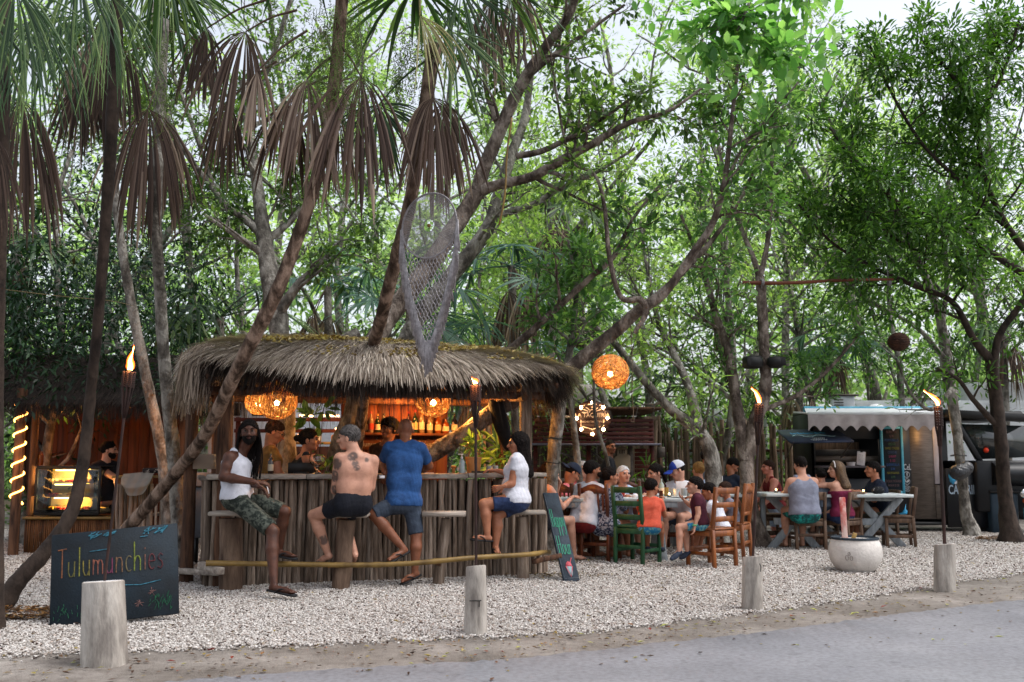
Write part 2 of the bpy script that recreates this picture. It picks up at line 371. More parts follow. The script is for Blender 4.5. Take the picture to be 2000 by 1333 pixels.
# ============================================================ GROUND
def sheet(name, poly, z, mat, cell=None, label=None, edge_noise=.03):
    mb = MB(); p = np.array([(x, y, z) for x, y in poly]); mb.add(p, [list(range(len(p)))])
    return mb.build(name, mat, kind='structure')
def edge_pts(pix, step=.12, amp=.03):
    w = [G(a, b) for a, b in pix]; out = []
    for a, b in zip(w[:-1], w[1:]):
        n = max(1, int(np.linalg.norm(b - a) / step))
        for i in range(n):
            q = a + (b - a) * i / n; out.append((q[0], q[1] + rnd.uniform(-amp, amp)))
    out.append((w[-1][0], w[-1][1])); return out
def ground_mat(name, c1, c2, c3, scale, bump, bs, speck=None, rough=.9, streak=0):
    m, n, l, p = nt(name); tc = n.new('ShaderNodeTexCoord')
    def noise(s, d=6):
        x = n.new('ShaderNodeTexNoise'); x.inputs['Scale'].default_value = s; x.inputs['Detail'].default_value = d; x.inputs['Roughness'].default_value = .6
        l.new(tc.outputs['Object'], x.inputs['Vector']); return x
    a = noise(scale); cr = n.new('ShaderNodeValToRGB'); e = cr.color_ramp.elements; e[0].position = .32; e[1].position = .68; e[0].color = hexc(c1); e[1].color = hexc(c3)
    k = e.new(.5); k.color = hexc(c2); l.new(a.outputs['Fac'], cr.inputs['Fac'])
    b = noise(bs, 3); b2 = noise(bs * .22, 4)
    mx = n.new('ShaderNodeMix'); mx.data_type = 'RGBA'; mx.blend_type = 'MULTIPLY'; mx.inputs[0].default_value = .55
    c = n.new('ShaderNodeValToRGB'); c.color_ramp.elements[0].position = .3; c.color_ramp.elements[0].color = (.5, .47, .45, 1); c.color_ramp.elements[1].position = .6; c.color_ramp.elements[1].color = (1, 1, 1, 1)
    l.new(b2.outputs['Fac'], c.inputs['Fac']); l.new(cr.outputs[0], mx.inputs[6]); l.new(c.outputs[0], mx.inputs[7])
    out = mx.outputs[2]
    if speck:
        v = n.new('ShaderNodeTexVoronoi'); v.inputs['Scale'].default_value = speck; l.new(tc.outputs['Object'], v.inputs['Vector'])
        s = n.new('ShaderNodeValToRGB'); s.color_ramp.elements[0].position = .10; s.color_ramp.elements[0].color = (.35, .3, .27, 1); s.color_ramp.elements[1].position = .2; s.color_ramp.elements[1].color = (1, 1, 1, 1)
        l.new(v.outputs['Distance'], s.inputs['Fac']); m2 = n.new('ShaderNodeMix'); m2.data_type = 'RGBA'; m2.blend_type = 'MULTIPLY'; m2.inputs[0].default_value = .5
        l.new(out, m2.inputs[6]); l.new(s.outputs[0], m2.inputs[7]); out = m2.outputs[2]
    if streak:
        mp = n.new('ShaderNodeMapping'); mp.inputs['Rotation'].default_value = (0, 0, radians(-29)); mp.inputs['Scale'].default_value = (.5, .9, 1); l.new(tc.outputs['Object'], mp.inputs['Vector'])
        for sc_, a_, b_, lo_ in ((1.1, .35, .62, .86), (5, .27, .36, .6)):
            q = n.new('ShaderNodeTexNoise'); q.inputs['Scale'].default_value = sc_; q.inputs['Detail'].default_value = 5; l.new(mp.outputs[0] if sc_ < 3 else tc.outputs['Object'], q.inputs['Vector']); w = n.new('ShaderNodeMapRange'); w.inputs['From Min'].default_value = a_; w.inputs['From Max'].default_value = b_; w.inputs['To Min'].default_value = lo_; w.inputs['To Max'].default_value = 1
            l.new(q.outputs['Fac'], w.inputs['Value']); sv = n.new('ShaderNodeVectorMath'); sv.operation = 'SCALE'; l.new(out, sv.inputs[0]); l.new(w.outputs[0], sv.inputs['Scale']); out = sv.outputs[0]
    l.new(out, p.inputs['Base Color']); p.inputs['Roughness'].default_value = rough; p.inputs['Specular IOR Level'].default_value = .2
    bu = n.new('ShaderNodeBump'); bu.inputs['Strength'].default_value = bump; bu.inputs['Distance'].default_value = .02
    l.new(b.outputs['Fac'], bu.inputs['Height']); l.new(bu.outputs[0], p.inputs['Normal']); return m
GM_soil = ground_mat('leaf_litter_soil', '3a3027', '4e4236', '6a5c4c', 2, .6, 40)
GM_dirt = ground_mat('sandy_dirt', '655f59', '7b756f', '928c86', 1.3, .5, 60, 26)
GM_road = ground_mat('worn_road', '74757a', '808186', '8b8c90', .5, .25, 120, None, .85, 1)
GM_grav = ground_mat('gravel_base', '8c857e', 'a39d96', 'b4aea9', 6, .5, 50, None)
sheet('ground', [(-250, -60), (250, -60), (250, 320), (-250, 320)], -.012, GM_soil)
road_edge = edge_pts([(-1500, 1440), (200, 1345), (520, 1317), (1000, 1289), (1300, 1256), (1500, 1236), (1750, 1201), (2000, 1172), (2600, 1110)], .05, .035)
grav_edge = edge_pts([(-1500, 1290), (0, 1284), (120, 1279), (300, 1271), (520, 1262), (800, 1250), (1000, 1243), (1200, 1228), (1400, 1206), (1500, 1192), (1700, 1166), (1850, 1140), (2000, 1120), (2600, 1070)], .1, .07)
sheet('verge', [(-40, -6), (40, -6), (40, 26), (-40, 26)], 0.0, GM_dirt)
# road slab with a worn, slightly proud edge
mb = MB(); e = np.array([(x, y, .006) for x, y in road_edge]); lo = e - V3(0, -.012, .006)
n = len(e); rows = [lo] + [np.stack([e[:, 0], e[:, 1] - (e[:, 1] + 6) * k / 30, e[:, 2]], 1) for k in range(31)]
mb.add(np.concatenate(rows), [(r_ * n + i + n, r_ * n + i + n + 1, r_ * n + i + 1, r_ * n + i) for r_ in range(31) for i in range(n - 1)])
mb.build('road', GM_road, kind='structure')
mb = MB(); e = np.array([(x, y, .004) for x, y in grav_edge]); fr = np.array([(x * 1.0, 19.0, .004) for x, y in grav_edge])
mb.add(np.concatenate([e, fr]), [(i, i + 1, n2 + i + 1, n2 + i) for n2 in [len(e)] for i in range(len(e) - 1)])
mb.build('gravel_bed', GM_grav, kind='structure')
gx = np.array([p[0] for p in grav_edge]); gy = np.array([p[1] for p in grav_edge])
def on_gravel(x, y, m=0): return y > np.interp(x, gx, gy) + m
def scatter_gn(name, pts, mat, smin, smax, flat=.6, subdiv=1, label=None):
    me = bpy.data.meshes.new(name); me.vertices.add(len(pts)); me.vertices.foreach_set('co', np.asarray(pts, np.float32).ravel()); me.update(); me.materials.append(mat)
    o = link(name, me, kind='stuff', label=label)
    g = bpy.data.node_groups.new(name, 'GeometryNodeTree'); g.interface.new_socket('Geometry', in_out='INPUT', socket_type='NodeSocketGeometry'); g.interface.new_socket('Geometry', in_out='OUTPUT', socket_type='NodeSocketGeometry')
    n = g.nodes; l = g.links; i = n.new('NodeGroupInput'); u = n.new('NodeGroupOutput')
    ico = n.new('GeometryNodeMeshIcoSphere'); ico.inputs['Radius'].default_value = 1; ico.inputs['Subdivisions'].default_value = subdiv
    sm = n.new('GeometryNodeSetMaterial'); sm.inputs['Material'].default_value = mat; l.new(ico.outputs[0], sm.inputs['Geometry'])
    ip = n.new('GeometryNodeInstanceOnPoints'); l.new(i.outputs[0], ip.inputs['Points']); l.new(sm.outputs[0], ip.inputs['Instance'])
    r = n.new('FunctionNodeRandomValue'); r.data_type = 'FLOAT_VECTOR'; r.inputs['Min'].default_value = (-.5, -.5, 0); r.inputs['Max'].default_value = (.5, .5, 6.28); l.new(r.outputs[0], ip.inputs['Rotation'])
    s = n.new('FunctionNodeRandomValue'); s.data_type = 'FLOAT_VECTOR'; s.inputs['Min'].default_value = (smin, smin * .7, smin * flat); s.inputs['Max'].default_value = (smax, smax * .8, smax * flat); s.inputs['Seed'].default_value = 5
    l.new(s.outputs[0], ip.inputs['Scale']); l.new(ip.outputs[0], u.inputs[0])
    md = o.modifiers.new('scatter', 'NODES'); md.node_group = g
    return o
def chip_mat(name, stops):
    m, n, l, p = nt(name); oi = n.new('ShaderNodeObjectInfo'); cr = n.new('ShaderNodeValToRGB'); cr.color_ramp.interpolation = 'CONSTANT'
    e = cr.color_ramp.elements; e[0].position = 0; e[0].color = hexc(stops[0][1]); e[1].position = stops[1][0]; e[1].color = hexc(stops[1][1])
    for a, c in stops[2:]: x = e.new(a); x.color = hexc(c)
    l.new(oi.outputs['Random'], cr.inputs['Fac']); l.new(cr.outputs[0], p.inputs['Base Color']); p.inputs['Roughness'].default_value = .85; p.inputs['Specular IOR Level'].default_value = .2; return m
CH = chip_mat('coral_chip', [(0, '34211a'), (.035, '786f68'), (.12, '9b948e'), (.30, 'aea8a3'), (.55, 'bcb7b2'), (.78, 'c9c5c1'), (.94, '9e9188')])
def pebbles(y0, y1, dens, m=-.04):
    n = int((y1 - y0) * 14 * dens * .5 * (y0 + y1) / 10); y = R.uniform(y0, y1, n); x = R.uniform(-.56, .56, n) * y
    w = np.sin(x * 2.3 + 2 * np.sin(y * 1.7)) * np.sin(y * 2.9 + 1.5 * np.sin(x * 1.9))
    k = on_gravel(x, y, m - R.exponential(.045, n)) & (R.random(n) < np.clip(1.25 + w * .75, .35, 1)); x = x[k]; y = y[k]; return np.stack([x, y, .006 + R.uniform(0, .012, len(x))], 1)
scatter_gn('gravel', np.concatenate([pebbles(6.2, 9, 2900), pebbles(9, 11.5, 2000)]), CH, .005, .0145, label='white coral gravel along the road and round the bar')
scatter_gn('gravel', pebbles(11.5, 19, 800), CH, .008, .018, label='white coral gravel under the tables farther back')
def litter(name, pts, L, cols, label, mat=None, curl=.4):
    mb = MB(); N = len(pts)
    for p in pts:
        a = rnd.uniform(0, 6.28); l_ = L * rnd.uniform(.5, 1.3); d = V3(cos(a), sin(a), rnd.uniform(-.1, .15)); s = V3(-sin(a), cos(a), 0) * l_ * rnd.uniform(.12, .28); z = rnd.uniform(.2, 1) * curl * l_
        v = [p, p + d * l_ * .5 + s + V3(0, 0, z * .4), p + d * l_ + V3(0, 0, z * .3), p + d * l_ * .5 - s + V3(0, 0, z * .5), p + d * l_ * .5]
        mb.add(v, [(0, 4, 1), (4, 2, 1), (0, 3, 4), (4, 3, 2)], 0, rnd.random())
    return mb.build(name, mat, kind='stuff', label=label)
LM_dry = leaf_mat('dry_leaf', '2b1a12', '5a3b24', '8a7a3c', .1)
LM_bright = leaf_mat('fallen_yellow_leaf', '7a1a12', '8f8a3a', 'a3a85a', .1)
def strip_pts(n, f0, f1, ymax=3.0):
    out = []
    while len(out) < n:
        x = rnd.uniform(-4.5, 7); yr = np.interp(x, [p[0] for p in road_edge], [p[1] for p in road_edge]); yg = np.interp(x, gx, gy)
        y = yr + (yg - yr) * rnd.uniform(f0, f1)
        if abs(x) < .56 * y: out.append(V3(x, y, .012))
    return out
litter('leaves', strip_pts(900, 0, 1.2) + strip_pts(70, -1.0, 0), .045, None, 'dry brown leaf litter on the sandy verge and road edge', LM_dry)
litter('leaves', strip_pts(110, .1, 1.0) + strip_pts(12, -1.5, 0), .06, None, 'fallen yellow and red leaves on the verge', LM_bright)
gp = []
while len(gp) < 1100:
    y = rnd.uniform(7, 17); x = rnd.uniform(-.56, .56) * y
    if on_gravel(x, y) and (x > .8 or rnd.random() < .5): gp.append(V3(x, y, .03))
litter('leaves', gp, .05, None, 'dry brown leaves scattered over the white gravel', LM_dry)
# brown mulch at the foot of the leaning trunk and by the far right tree
for c, rr, lb in ((G(40, 1205), .55, 'brown soil and mulch round the leaning palm foot'), (G(2010, 1056), .9, 'brown mulch at the far right tree foot')):
    pts = [c + V3(rr * sqrt(rnd.random()) * cos(a), rr * .6 * sqrt(rnd.random()) * sin(a), rnd.uniform(.015, .05)) for a in [rnd.uniform(0, 6.28) for _ in range(900)]]
    litter('leaves', pts, .06, None, lb, leaf_mat('mulch_%d' % int(rr * 100), '2c1c10', '5c3a1c', '8a6432', .05))
# ============================================================ VEGETATION
LMAT = dict(
    fig=leaf_mat('fig_leaf', '24391d', '44602f', '728c4e', .48, .35),
    near=leaf_mat('broad_leaf', '304c2a', '527a44', '84a868', .5, .4),
    bright=leaf_mat('backlit_leaf', '54703e', '82a05e', 'aec48a', .6, .45),
    spray=leaf_mat('spray_leaf', '3f6a3c', '6a9a5c', 'a2c88a', .6, .35),
    pale=leaf_mat('haze_tinted_leaf', '7a9a6c', 'a0bc8e', 'c6d8b6', .6, .5),  # distance haze is painted into this pale leaf colour
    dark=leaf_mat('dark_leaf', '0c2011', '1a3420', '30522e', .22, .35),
    narrow=leaf_mat('narrow_leaf', '223c1a', '42682a', '749e44', .42, .4),
    palm_green=leaf_mat('green_fan', '1e3420', '3c5a34', '768c56', .3, .4),
    palm_blue=leaf_mat('blue_green_fan', '2c4a40', '456a5c', '6d8f80', .35, .4),
    palm_dead=leaf_mat('dead_fan', '33231b', '5e4a40', 'a59182', .25, .6),
    palm_pale=leaf_mat('fading_fan', '7a6a44', '98905e', 'b5b088', .3, .5),
)
def leaves(mb, P, D, U, L, Wd, tint, near=False):
    P = np.asarray(P); N = len(P); D = D / (np.linalg.norm(D, axis=1)[:, None] + 1e-9); S = np.cross(D, U); S /= np.linalg.norm(S, axis=1)[:, None] + 1e-9; Nn = np.cross(S, D)
    L = np.broadcast_to(L, (N,)); Wd = np.broadcast_to(Wd, (N,))
    if near: T = [(0, 0, 0), (.32, .40, .05), (.68, .42, .06), (1, 0, -.08), (.68, -.42, .06), (.32, -.40, .05), (.5, 0, -.02)]
    else: T = [(0, 0, 0), (.42, .45, .05), (1, 0, -.04), (.42, -.45, .05)]
    k = len(T)
    v = np.stack([P + D * (a * L)[:, None] + S * (b * Wd)[:, None] + Nn * (c * L)[:, None] for a, b, c in T], 1).reshape(-1, 3)
    o = np.arange(N)[:, None] * k
    tt = np.repeat(tint, k)
    if near:
        n0 = mb.n; mb.add(v, np.concatenate([o + np.array([0, 6, 2, 1]), o + np.array([0, 5, 4, 6])]), 0, tt)
        mb.f.append(np.concatenate([o + np.array([6, 3, 2]), o + np.array([6, 4, 3])]) + n0); mb.mi.append(np.zeros(2 * N, int))
    else: mb.add(v, o + np.array([0, 1, 2, 3]), 0, tt)
OPEN = [(1108, 1285, 772, 905, 18.2), (1190, 1440, 860, 1010, 17), (1540, 1850, 812, 1010, 18), (50, 240, 880, 1030, 14), (1850, 1990, 900, 1010, 17)]     # sight lines the photo keeps free of leaves: sign, diners, truck, pastry case
def shut_out(C):
    x, y, z = C[:, 0], C[:, 1], C[:, 2] - CZ; d = y * cos(PITCH) + z * sin(PITCH); v = (z * cos(PITCH) - y * sin(PITCH)) / d; px = 1000 + F * x / d; py = 666.5 - F * v; m = np.zeros(len(C), bool)
    for a, b, c, e, Y in OPEN: m |= (px > a - 8) & (px < b + 8) & (py > c - 8) & (py < e + 8) & (y < Y) & (y > 4)
    return m
def leaf_cloud(mb, centres, dirs, n, spread, L, asp=.5, near=False, droop=.2, base_t=None):
    """rosettes: n leaves round each twig tip"""
    centres = np.asarray(centres); dirs = np.asarray(dirs); kp = ~shut_out(centres); centres = centres[kp]; dirs = dirs[kp]; base_t = None if base_t is None else base_t[kp]
    C = np.repeat(centres, n, 0); Dd = np.repeat(np.asarray(dirs), n, 0); m = len(C)
    rv = R.normal(0, 1, (m, 3)); rv /= np.linalg.norm(rv, axis=1)[:, None]
    P = C + rv * spread * R.random((m, 1)) ** .6
    D = rv * .9 + Dd * .5 + R.normal(0, .25, (m, 3)); D[:, 2] -= droop
    U = np.stack([R.normal(0, .45, m), R.normal(0, .45, m) - .15, np.ones(m)], 1)
    bt = np.repeat(R.random(len(centres)) if base_t is None else base_t, n)
    tint = np.clip(.55 * bt + .45 * R.random(m), 0, 1)
    LL = L * R.uniform(.6, 1.25, m)
    leaves(mb, P, D, U, LL, LL * asp * R.uniform(.8, 1.15, m), tint, near)
def smooth_path(pts, n=6):
    p = np.asarray(pts, float); q = np.concatenate([[2 * p[0] - p[1]], p, [2 * p[-1] - p[-2]]]); out = []
    for i in range(1, len(q) - 2):
        a, b, c, d = q[i - 1], q[i], q[i + 1], q[i + 2]
        for t in np.arange(n) / n: out.append(.5 * ((2 * b) + (c - a) * t + (2 * a - 5 * b + 4 * c - d) * t * t + (3 * b - a - 3 * c + d) * t ** 3))
    out.append(q[-2]); return np.array(out)
def pix_path(pix, n=6):
    """pix: (px,py,Y,width_px) -> world centre line and radii; a py of None puts it on the ground"""
    w = []; r = []
    for px, py, Y, wd in pix:
        w.append(W(px, py, Y)); r.append(wd * .35 * Y / F)
    s = smooth_path(np.concatenate([np.array(w), np.array(r)[:, None]], 1), n); return s[:, :3], np.abs(s[:, 3])
def grow(mb, path, rad, n, length, levels, tips, up=.35, f0=.25, f1=1.0, k=5, spread=1.0, lean=(0, 0, 0)):
    """side branches along a limb; tips collect (point, direction)"""
    for i in range(n):
        t = f0 + (f1 - f0) * (i + rnd.random()) / n; j = min(int(t * (len(path) - 1)), len(path) - 2)
        p = path[j]; ax = unit(path[j + 1] - path[j]); d = unit(np.array([rnd.gauss(0, 1), rnd.gauss(0, .8), rnd.gauss(0, 1)])); d = unit(np.cross(ax, d)) * spread + ax * .5 + V3(0, 0, up) + V3(*lean)
        d = unit(d); Ln = length * rnd.uniform(.55, 1.25) * (1.1 - .5 * t); m = 6; q = [p]; r0 = min(rad[j] * .55, .012 + Ln * .018)
        for s in range(m):
            d = unit(d + np.array([rnd.gauss(0, .16), rnd.gauss(0, .16), rnd.gauss(0, .16) + .05 * up])); q.append(q[-1] + d * Ln / m)
        q = np.array(q); rr = np.linspace(r0, max(.003, r0 * .25), m + 1); mb.tube(q, rr, k, cap=False)
        if levels > 0: grow(mb, q, rr, max(2, int(n * .55)) if levels > 1 else 3, Ln * .55, levels - 1, tips, up * .7, .3, 1, max(3, k - 1), spread, lean)
        tips.append((q[-1], d)); 
        if levels == 0 and rnd.random() < .6: tips.append((q[m // 2], d))
def rooted(p, r):
    """carry a trunk on down into the ground, flaring a little"""
    k = 0
    while k < len(p) - 3 and p[k][2] < -.03: k += 1
    p = p[k:]; r = r[k:]
    if p[0][2] > 0:
        d = unit(p[0] - p[2] + V3(0, 0, -.25)); L = (p[0][2] + .04) / max(-d[2], .2); p = np.concatenate([[p[0] + d * L], p]); r = np.concatenate([[r[0] * 1.12], r])
    r = r * (1 + .35 * np.exp(-np.maximum(p[:, 2], 0) / .16)); return p, r
def hero_tree(label, base, limbs, bark, leaf, twigs, group=None, near=False, leaf_n=9, leaf_L=.11, spread=.16, asp=.5, wob=.05, name='fig_tree', cat='tree', extra=None, keep=1.0):
    """limbs: list of (kind, pix list, (n side branches, length, levels)); the first is the trunk"""
    t = thing(name, label, cat, base, group); tips = []; tw = MB()
    for i, (kd, pix, gr) in enumerate(limbs):
        p, r = pix_path(pix); mb = MB()
        if kd == 't': p, r = rooted(p, r)
        mb.tube(p, r, 12 if r[0] > .06 else 8, wob=wob)
        mb.build('trunk' if kd == 't' else 'branch', bark, t, smooth=60)
        if gr: grow(tw, p, r, gr[0], gr[1], gr[2], tips, *(gr[3:] if len(gr) > 3 else ()))
    if tips and tw.n: tw.build('twigs', bark, t, kind='stuff', smooth='all')
    if tips:
        if keep < 1: tips = [x for x in tips if rnd.random() < keep]
        mb = MB(); C = np.array([a for a, b in tips]); D = np.array([b for a, b in tips])
        if extra is not None: C = np.concatenate([C, extra]); D = np.concatenate([D, np.tile(V3(0, 0, .3), (len(extra), 1))])
        leaf_cloud(mb, C, D, leaf_n, spread, leaf_L, asp, near); mb.build('crown', leaf, t, kind='stuff')
    return t
def clump(cx, cy, Y, rx, ry, rz, n):                  # random points in a blob (pixel centre, metres radius), hollow towards the middle
    c = W(cx, cy, Y); v = R.normal(0, 1, (n, 3)); v /= np.linalg.norm(v, axis=1)[:, None]; return c + v * (R.random((n, 1)) ** .4) * np.array([rx, ry, rz])

# ---- fan palm frond
def frond(mb, B, H, d, nrm, r, seg=34, half=2.0, droop=.25, split=.45, fold=.25, width=1.0, tint=.5, rag=.28, wind=None):
    d = unit(d); nrm = np.asarray(nrm, float); s = unit(np.cross(d, nrm)); nrm = np.cross(s, d)
    mid = (np.asarray(B) + H) / 2 + V3(0, 0, .06 * np.linalg.norm(np.asarray(H) - B))
    mb.tube(smooth_path([B, mid, H], 4), np.linspace(.014, .008, 9), 5, cap=False, tint=.4)
    dphi = 2 * half / seg; S = np.array([0, .2, .4, .6, .8, 1.0]); 
    for i in range(seg):
        if rnd.random() < .07: continue
        phi = -half + dphi * (i + .5); L = r * (.78 + .22 * cos(phi)) * rnd.uniform(1 - rag, 1 + rag * .5); dr = droop * rnd.uniform(.6, 1.5); tw = rnd.gauss(0, .14 + droop * .2)
        a = cos(phi + tw * .4) * d + sin(phi + tw * .4) * s; side = -sin(phi) * d + cos(phi) * s
        wd = np.where(S < split, L * S * dphi * .5, L * split * dphi * .5 * np.maximum(0, 1 - (S - split) / (1 - split)) ** .7 + .0015) * width
        c = H + np.outer(S * L, a); 
        g = V3(0, 0, -1) * L
        c = c + np.outer(np.maximum(S - .15, 0) ** 2 * dr * 1.3, g) + np.outer(S ** 2 * tw * .25 * L, side)
        if dr > .6:   # hanging: pull in towards the vertical
            k = (S[:, None] ** .55) * min(.82, dr * .56); c = c * (1 - k) + (H + np.outer(S * L, V3(a[0] * .35, a[1] * .35, -1))) * k
        fo = nrm * 1.0
        z = np.outer(wd * fold * 2, fo)
        l_ = c + np.outer(wd, side) - z * .5; r_ = c - np.outer(wd, side) - z * .5; m_ = c + z * .5
        n = len(S); v = np.concatenate([l_, m_, r_]); f = [(j, j + 1, n + j + 1, n + j) for j in range(n - 1)] + [(n + j, n + j + 1, 2 * n + j + 1, 2 * n + j) for j in range(n - 1)]
        mb.add(v, f, 0, np.clip(tint + rnd.gauss(0, .24), 0, 1))
def palm(label, base, trunk, crown, fronds, bark, group=None, name='palm_tree', ring=True, cat='palm tree'):
    t = thing(name, label, cat, base, group)
    p, r = pix_path(trunk, 8); p, r = rooted(p, r)
    if ring: r = r * (1 + .04 * np.sin(np.arange(len(r)) * 1.9))
    MB().tube(p, r, 14, wob=.035).build('trunk', bark, t, smooth=70)
    for (B, H, d, nrm, rr, kw, mat) in fronds:
        mb = MB(); frond(mb, B, H, d, nrm, rr, **kw); mb.build('frond', LMAT[mat], t)
    return t
def auto_fronds(c, n, r, mat='palm_green', elev=(-.4, .9), reach=.9, droop=.35, az=None, seg=26, dead=0):
    out = []
    for i in range(n):
        a = (i / n) * 6.283 * 2.4 + rnd.uniform(-.3, .3) if az is None else rnd.uniform(*az); e = rnd.uniform(*elev)
        d = V3(cos(a) * cos(e), sin(a) * cos(e), sin(e)); H = c + d * reach * rnd.uniform(.7, 1.1)
        out.append((c, H, unit(d + V3(0, 0, -.35)), V3(0, 0, 1) - d * d[2], r * rnd.uniform(.8, 1.1), dict(seg=seg, half=rnd.uniform(1.7, 2.3), droop=droop * rnd.uniform(.6, 1.5), tint=rnd.uniform(.3, .7)), mat))
    for i in range(dead):
        a = rnd.uniform(0, 6.28); d = V3(cos(a) * .5, sin(a) * .5, -.8); H = c + d * reach * .7
        out.append((c, H, V3(cos(a) * .25, sin(a) * .25, -1), V3(cos(a), sin(a), .2), r * rnd.uniform(.8, 1.1), dict(seg=22, half=1.1, droop=1.2, tint=rnd.uniform(.3, .7)), 'palm_dead'))
    return out

def hang(px, py, Y, r_, lean=0.0, mat='palm_dead', tint=.45, half=1.05, seg=36, frm=None, toward=0., droop=1.3):
    """a dead fan hanging: hastula at the pixel, blade falling"""
    r = r_ * (.74 if droop > 1 else .68); H = W(px, py, Y); B = W(*(frm or (px + 40, py - 60)), Y + .15) if not isinstance(frm, np.ndarray) else frm
    return (B, H, V3(lean, -toward, -1), V3(.15, -1, .1), r, dict(seg=seg, half=half, droop=droop, tint=tint, split=.62 if droop > 1 else .4, fold=.5, width=1.25 if droop > 1 else 1), mat)

# --- the palms in front
cr5 = W(665, 60, 9.15)
palm('leaning fan palm in front of the thatched bar roof, reddish peeling trunk', G(215, 1090), [(205, 1082, 11.6, 36), (330, 940, 11.1, 34), (400, 850, 10.3, 36), (455, 740, 9.7, 38), (490, 670, 9.45, 40), (545, 560, 9.25, 39), (600, 410, 9.15, 36), (630, 300, 9.15, 34), (655, 150, 9.15, 38), (668, 0, 9.1, 38)], cr5, [
    hang(480, 62, 8.9, 1.25, -.35, tint=.35, frm=(580, 20), half=1.2),
    hang(600, 155, 9.0, 1.15, -.05, tint=.7, frm=(650, 110), half=1.15),
    hang(705, 150, 8.95, 1.35, -.05, tint=.35, frm=(665, 90), half=1.2),
    hang(560, 200, 9.2, .95, -.1, tint=.25, frm=(640, 150)),
    hang(660, 230, 9.1, .75, -.05, tint=.5, frm=(660, 160), half=.8),
    hang(502, 140, 8.8, .7, -.12, mat='palm_dead', tint=.98, frm=(600, 60), half=.6, seg=14),
    hang(405, 55, 9.3, .75, -.1, tint=.1, frm=(520, 0), half=.9),
    hang(445, 200, 9.4, .85, -.15, tint=.25, frm=(540, 120), half=1.0),
] + auto_fronds(W(668, -60, 9.1), 7, .95, 'palm_green', (-.1, 1.0), .9, .4), M['bark_palm'])
cr6 = W(845, 60, 9.9)
palm('short trunked palm rising through the thatch behind the dreamcatcher', V3(*W(700, 900, 12.1)[:2], 0), [(676, 1060, 12.3, 30), (700, 860, 11.9, 30), (722, 705, 11.05, 33), (745, 620, 10.5, 36), (775, 500, 10.1, 38), (800, 400, 9.9, 38), (825, 250, 9.9, 40), (848, 90, 9.9, 44)], cr6, [
    hang(845, 190, 9.55, 1.2, .02, tint=.35, frm=(845, 120), half=1.45, seg=44),
    hang(870, 200, 9.7, 1.05, .15, tint=.55, frm=(850, 120), half=1.2, seg=34),
    hang(740, 205, 9.8, 1.0, .25, mat='palm_green', tint=.3, frm=(830, 120), half=1.6, droop=.3),
    hang(820, 30, 9.3, .85, .75, mat='palm_pale', tint=.8, frm=(820, 0), half=.6, seg=14, droop=.45),
    hang(880, 60, 9.4, 1.15, .9, mat='palm_green', tint=.6, frm=(850, 20), half=.9, seg=26, droop=.4),
    hang(900, -20, 9.6, 1.1, 1.0, mat='palm_green', tint=.45, frm=(850, 0), half=1.1, seg=30, droop=.4),
    hang(960, 0, 10.4, 1.0, .1, tint=.55, frm=(900, -40), half=.8, seg=26),
    hang(1010, -30, 10.6, 1.0, .1, tint=.45, frm=(950, -60), half=.8, seg=26),
] + auto_fronds(W(850, -30, 9.9), 7, 1.0, 'palm_green', (-.1, 1.0), .8, .45), M['bark_palm'])
palm('straight grey palm left of the thatch, dead skirt frond halfway up', G(352, 1075), [(352, 1078, 12.4, 40), (340, 900, 12.2, 38), (322, 720, 11.8, 34), (312, 560, 11.5, 32), (306, 420, 11.3, 30), (312, 200, 11.2, 34), (318, 40, 11.2, 36)], None, [
    hang(290, 212, 10.9, 1.55, -.02, tint=.3, frm=(310, 160), half=1.25, seg=44),
    hang(325, 240, 11.3, 1.25, .08, tint=.5, frm=(315, 180), half=.7, seg=20),
    hang(200, 120, 11.6, .95, -.05, tint=.1, frm=(310, 90), half=.9), hang(385, 80, 11.7, .9, .05, tint=.15, frm=(320, 60), half=.9),
] + auto_fronds(W(318, -70, 11.2), 9, .9, 'palm_green', (-.2, 1.0), 1.0, .5), M['bark_grey'])
palm('slender grey palm with dark bands left of the lit torch', G(328, 1075), [(332, 1080, 13.2, 34), (318, 900, 13.0, 32), (290, 760, 12.8, 30), (256, 590, 12.6, 27), (232, 440, 12.5, 24), (215, 250, 12.5, 24), (210, 60, 12.5, 28)], None,
     auto_fronds(W(208, 20, 12.5), 7, 1.0, 'palm_green', (-.3, .9), .9, .5, dead=3), M['bark_grey'])
palm('curved palm trunk leaning right across the lit pastry case', G(12, 1185), [(0, 1190, 8.95, 47), (40, 1130, 9.0, 44), (95, 1070, 9.1, 41), (140, 1000, 9.2, 38), (163, 900, 9.25, 33), (176, 780, 9.2, 29), (190, 640, 9.0, 29), (200, 520, 8.9, 30), (212, 350, 8.8, 33), (222, 180, 8.7, 38), (230, 0, 8.6, 38)], None,
     [hang(120, 20, 7.6, 1.0, -.2, mat='palm_green', tint=.5, frm=(220, -60), half=1.2, droop=.6), hang(60, 40, 7.4, 1.05, .05, mat='palm_green', tint=.45, frm=(200, -60), half=1.2, droop=.7), hang(215, -10, 7.2, .95, .1, mat='palm_green', tint=.6, frm=(230, -70), half=1.1, droop=.7), hang(200, 100, 9.2, .9, -.05, tint=.15, frm=(225, 70)), hang(160, 160, 9.3, .8, -.1, tint=.1, frm=(220, 90)), hang(240, 100, 8.9, .8, .1, tint=.2, frm=(226, 50))] + auto_fronds(W(232, -170, 8.6), 6, .8, 'palm_green', (-.5, .6), .7, .6), M['bark_dark'])
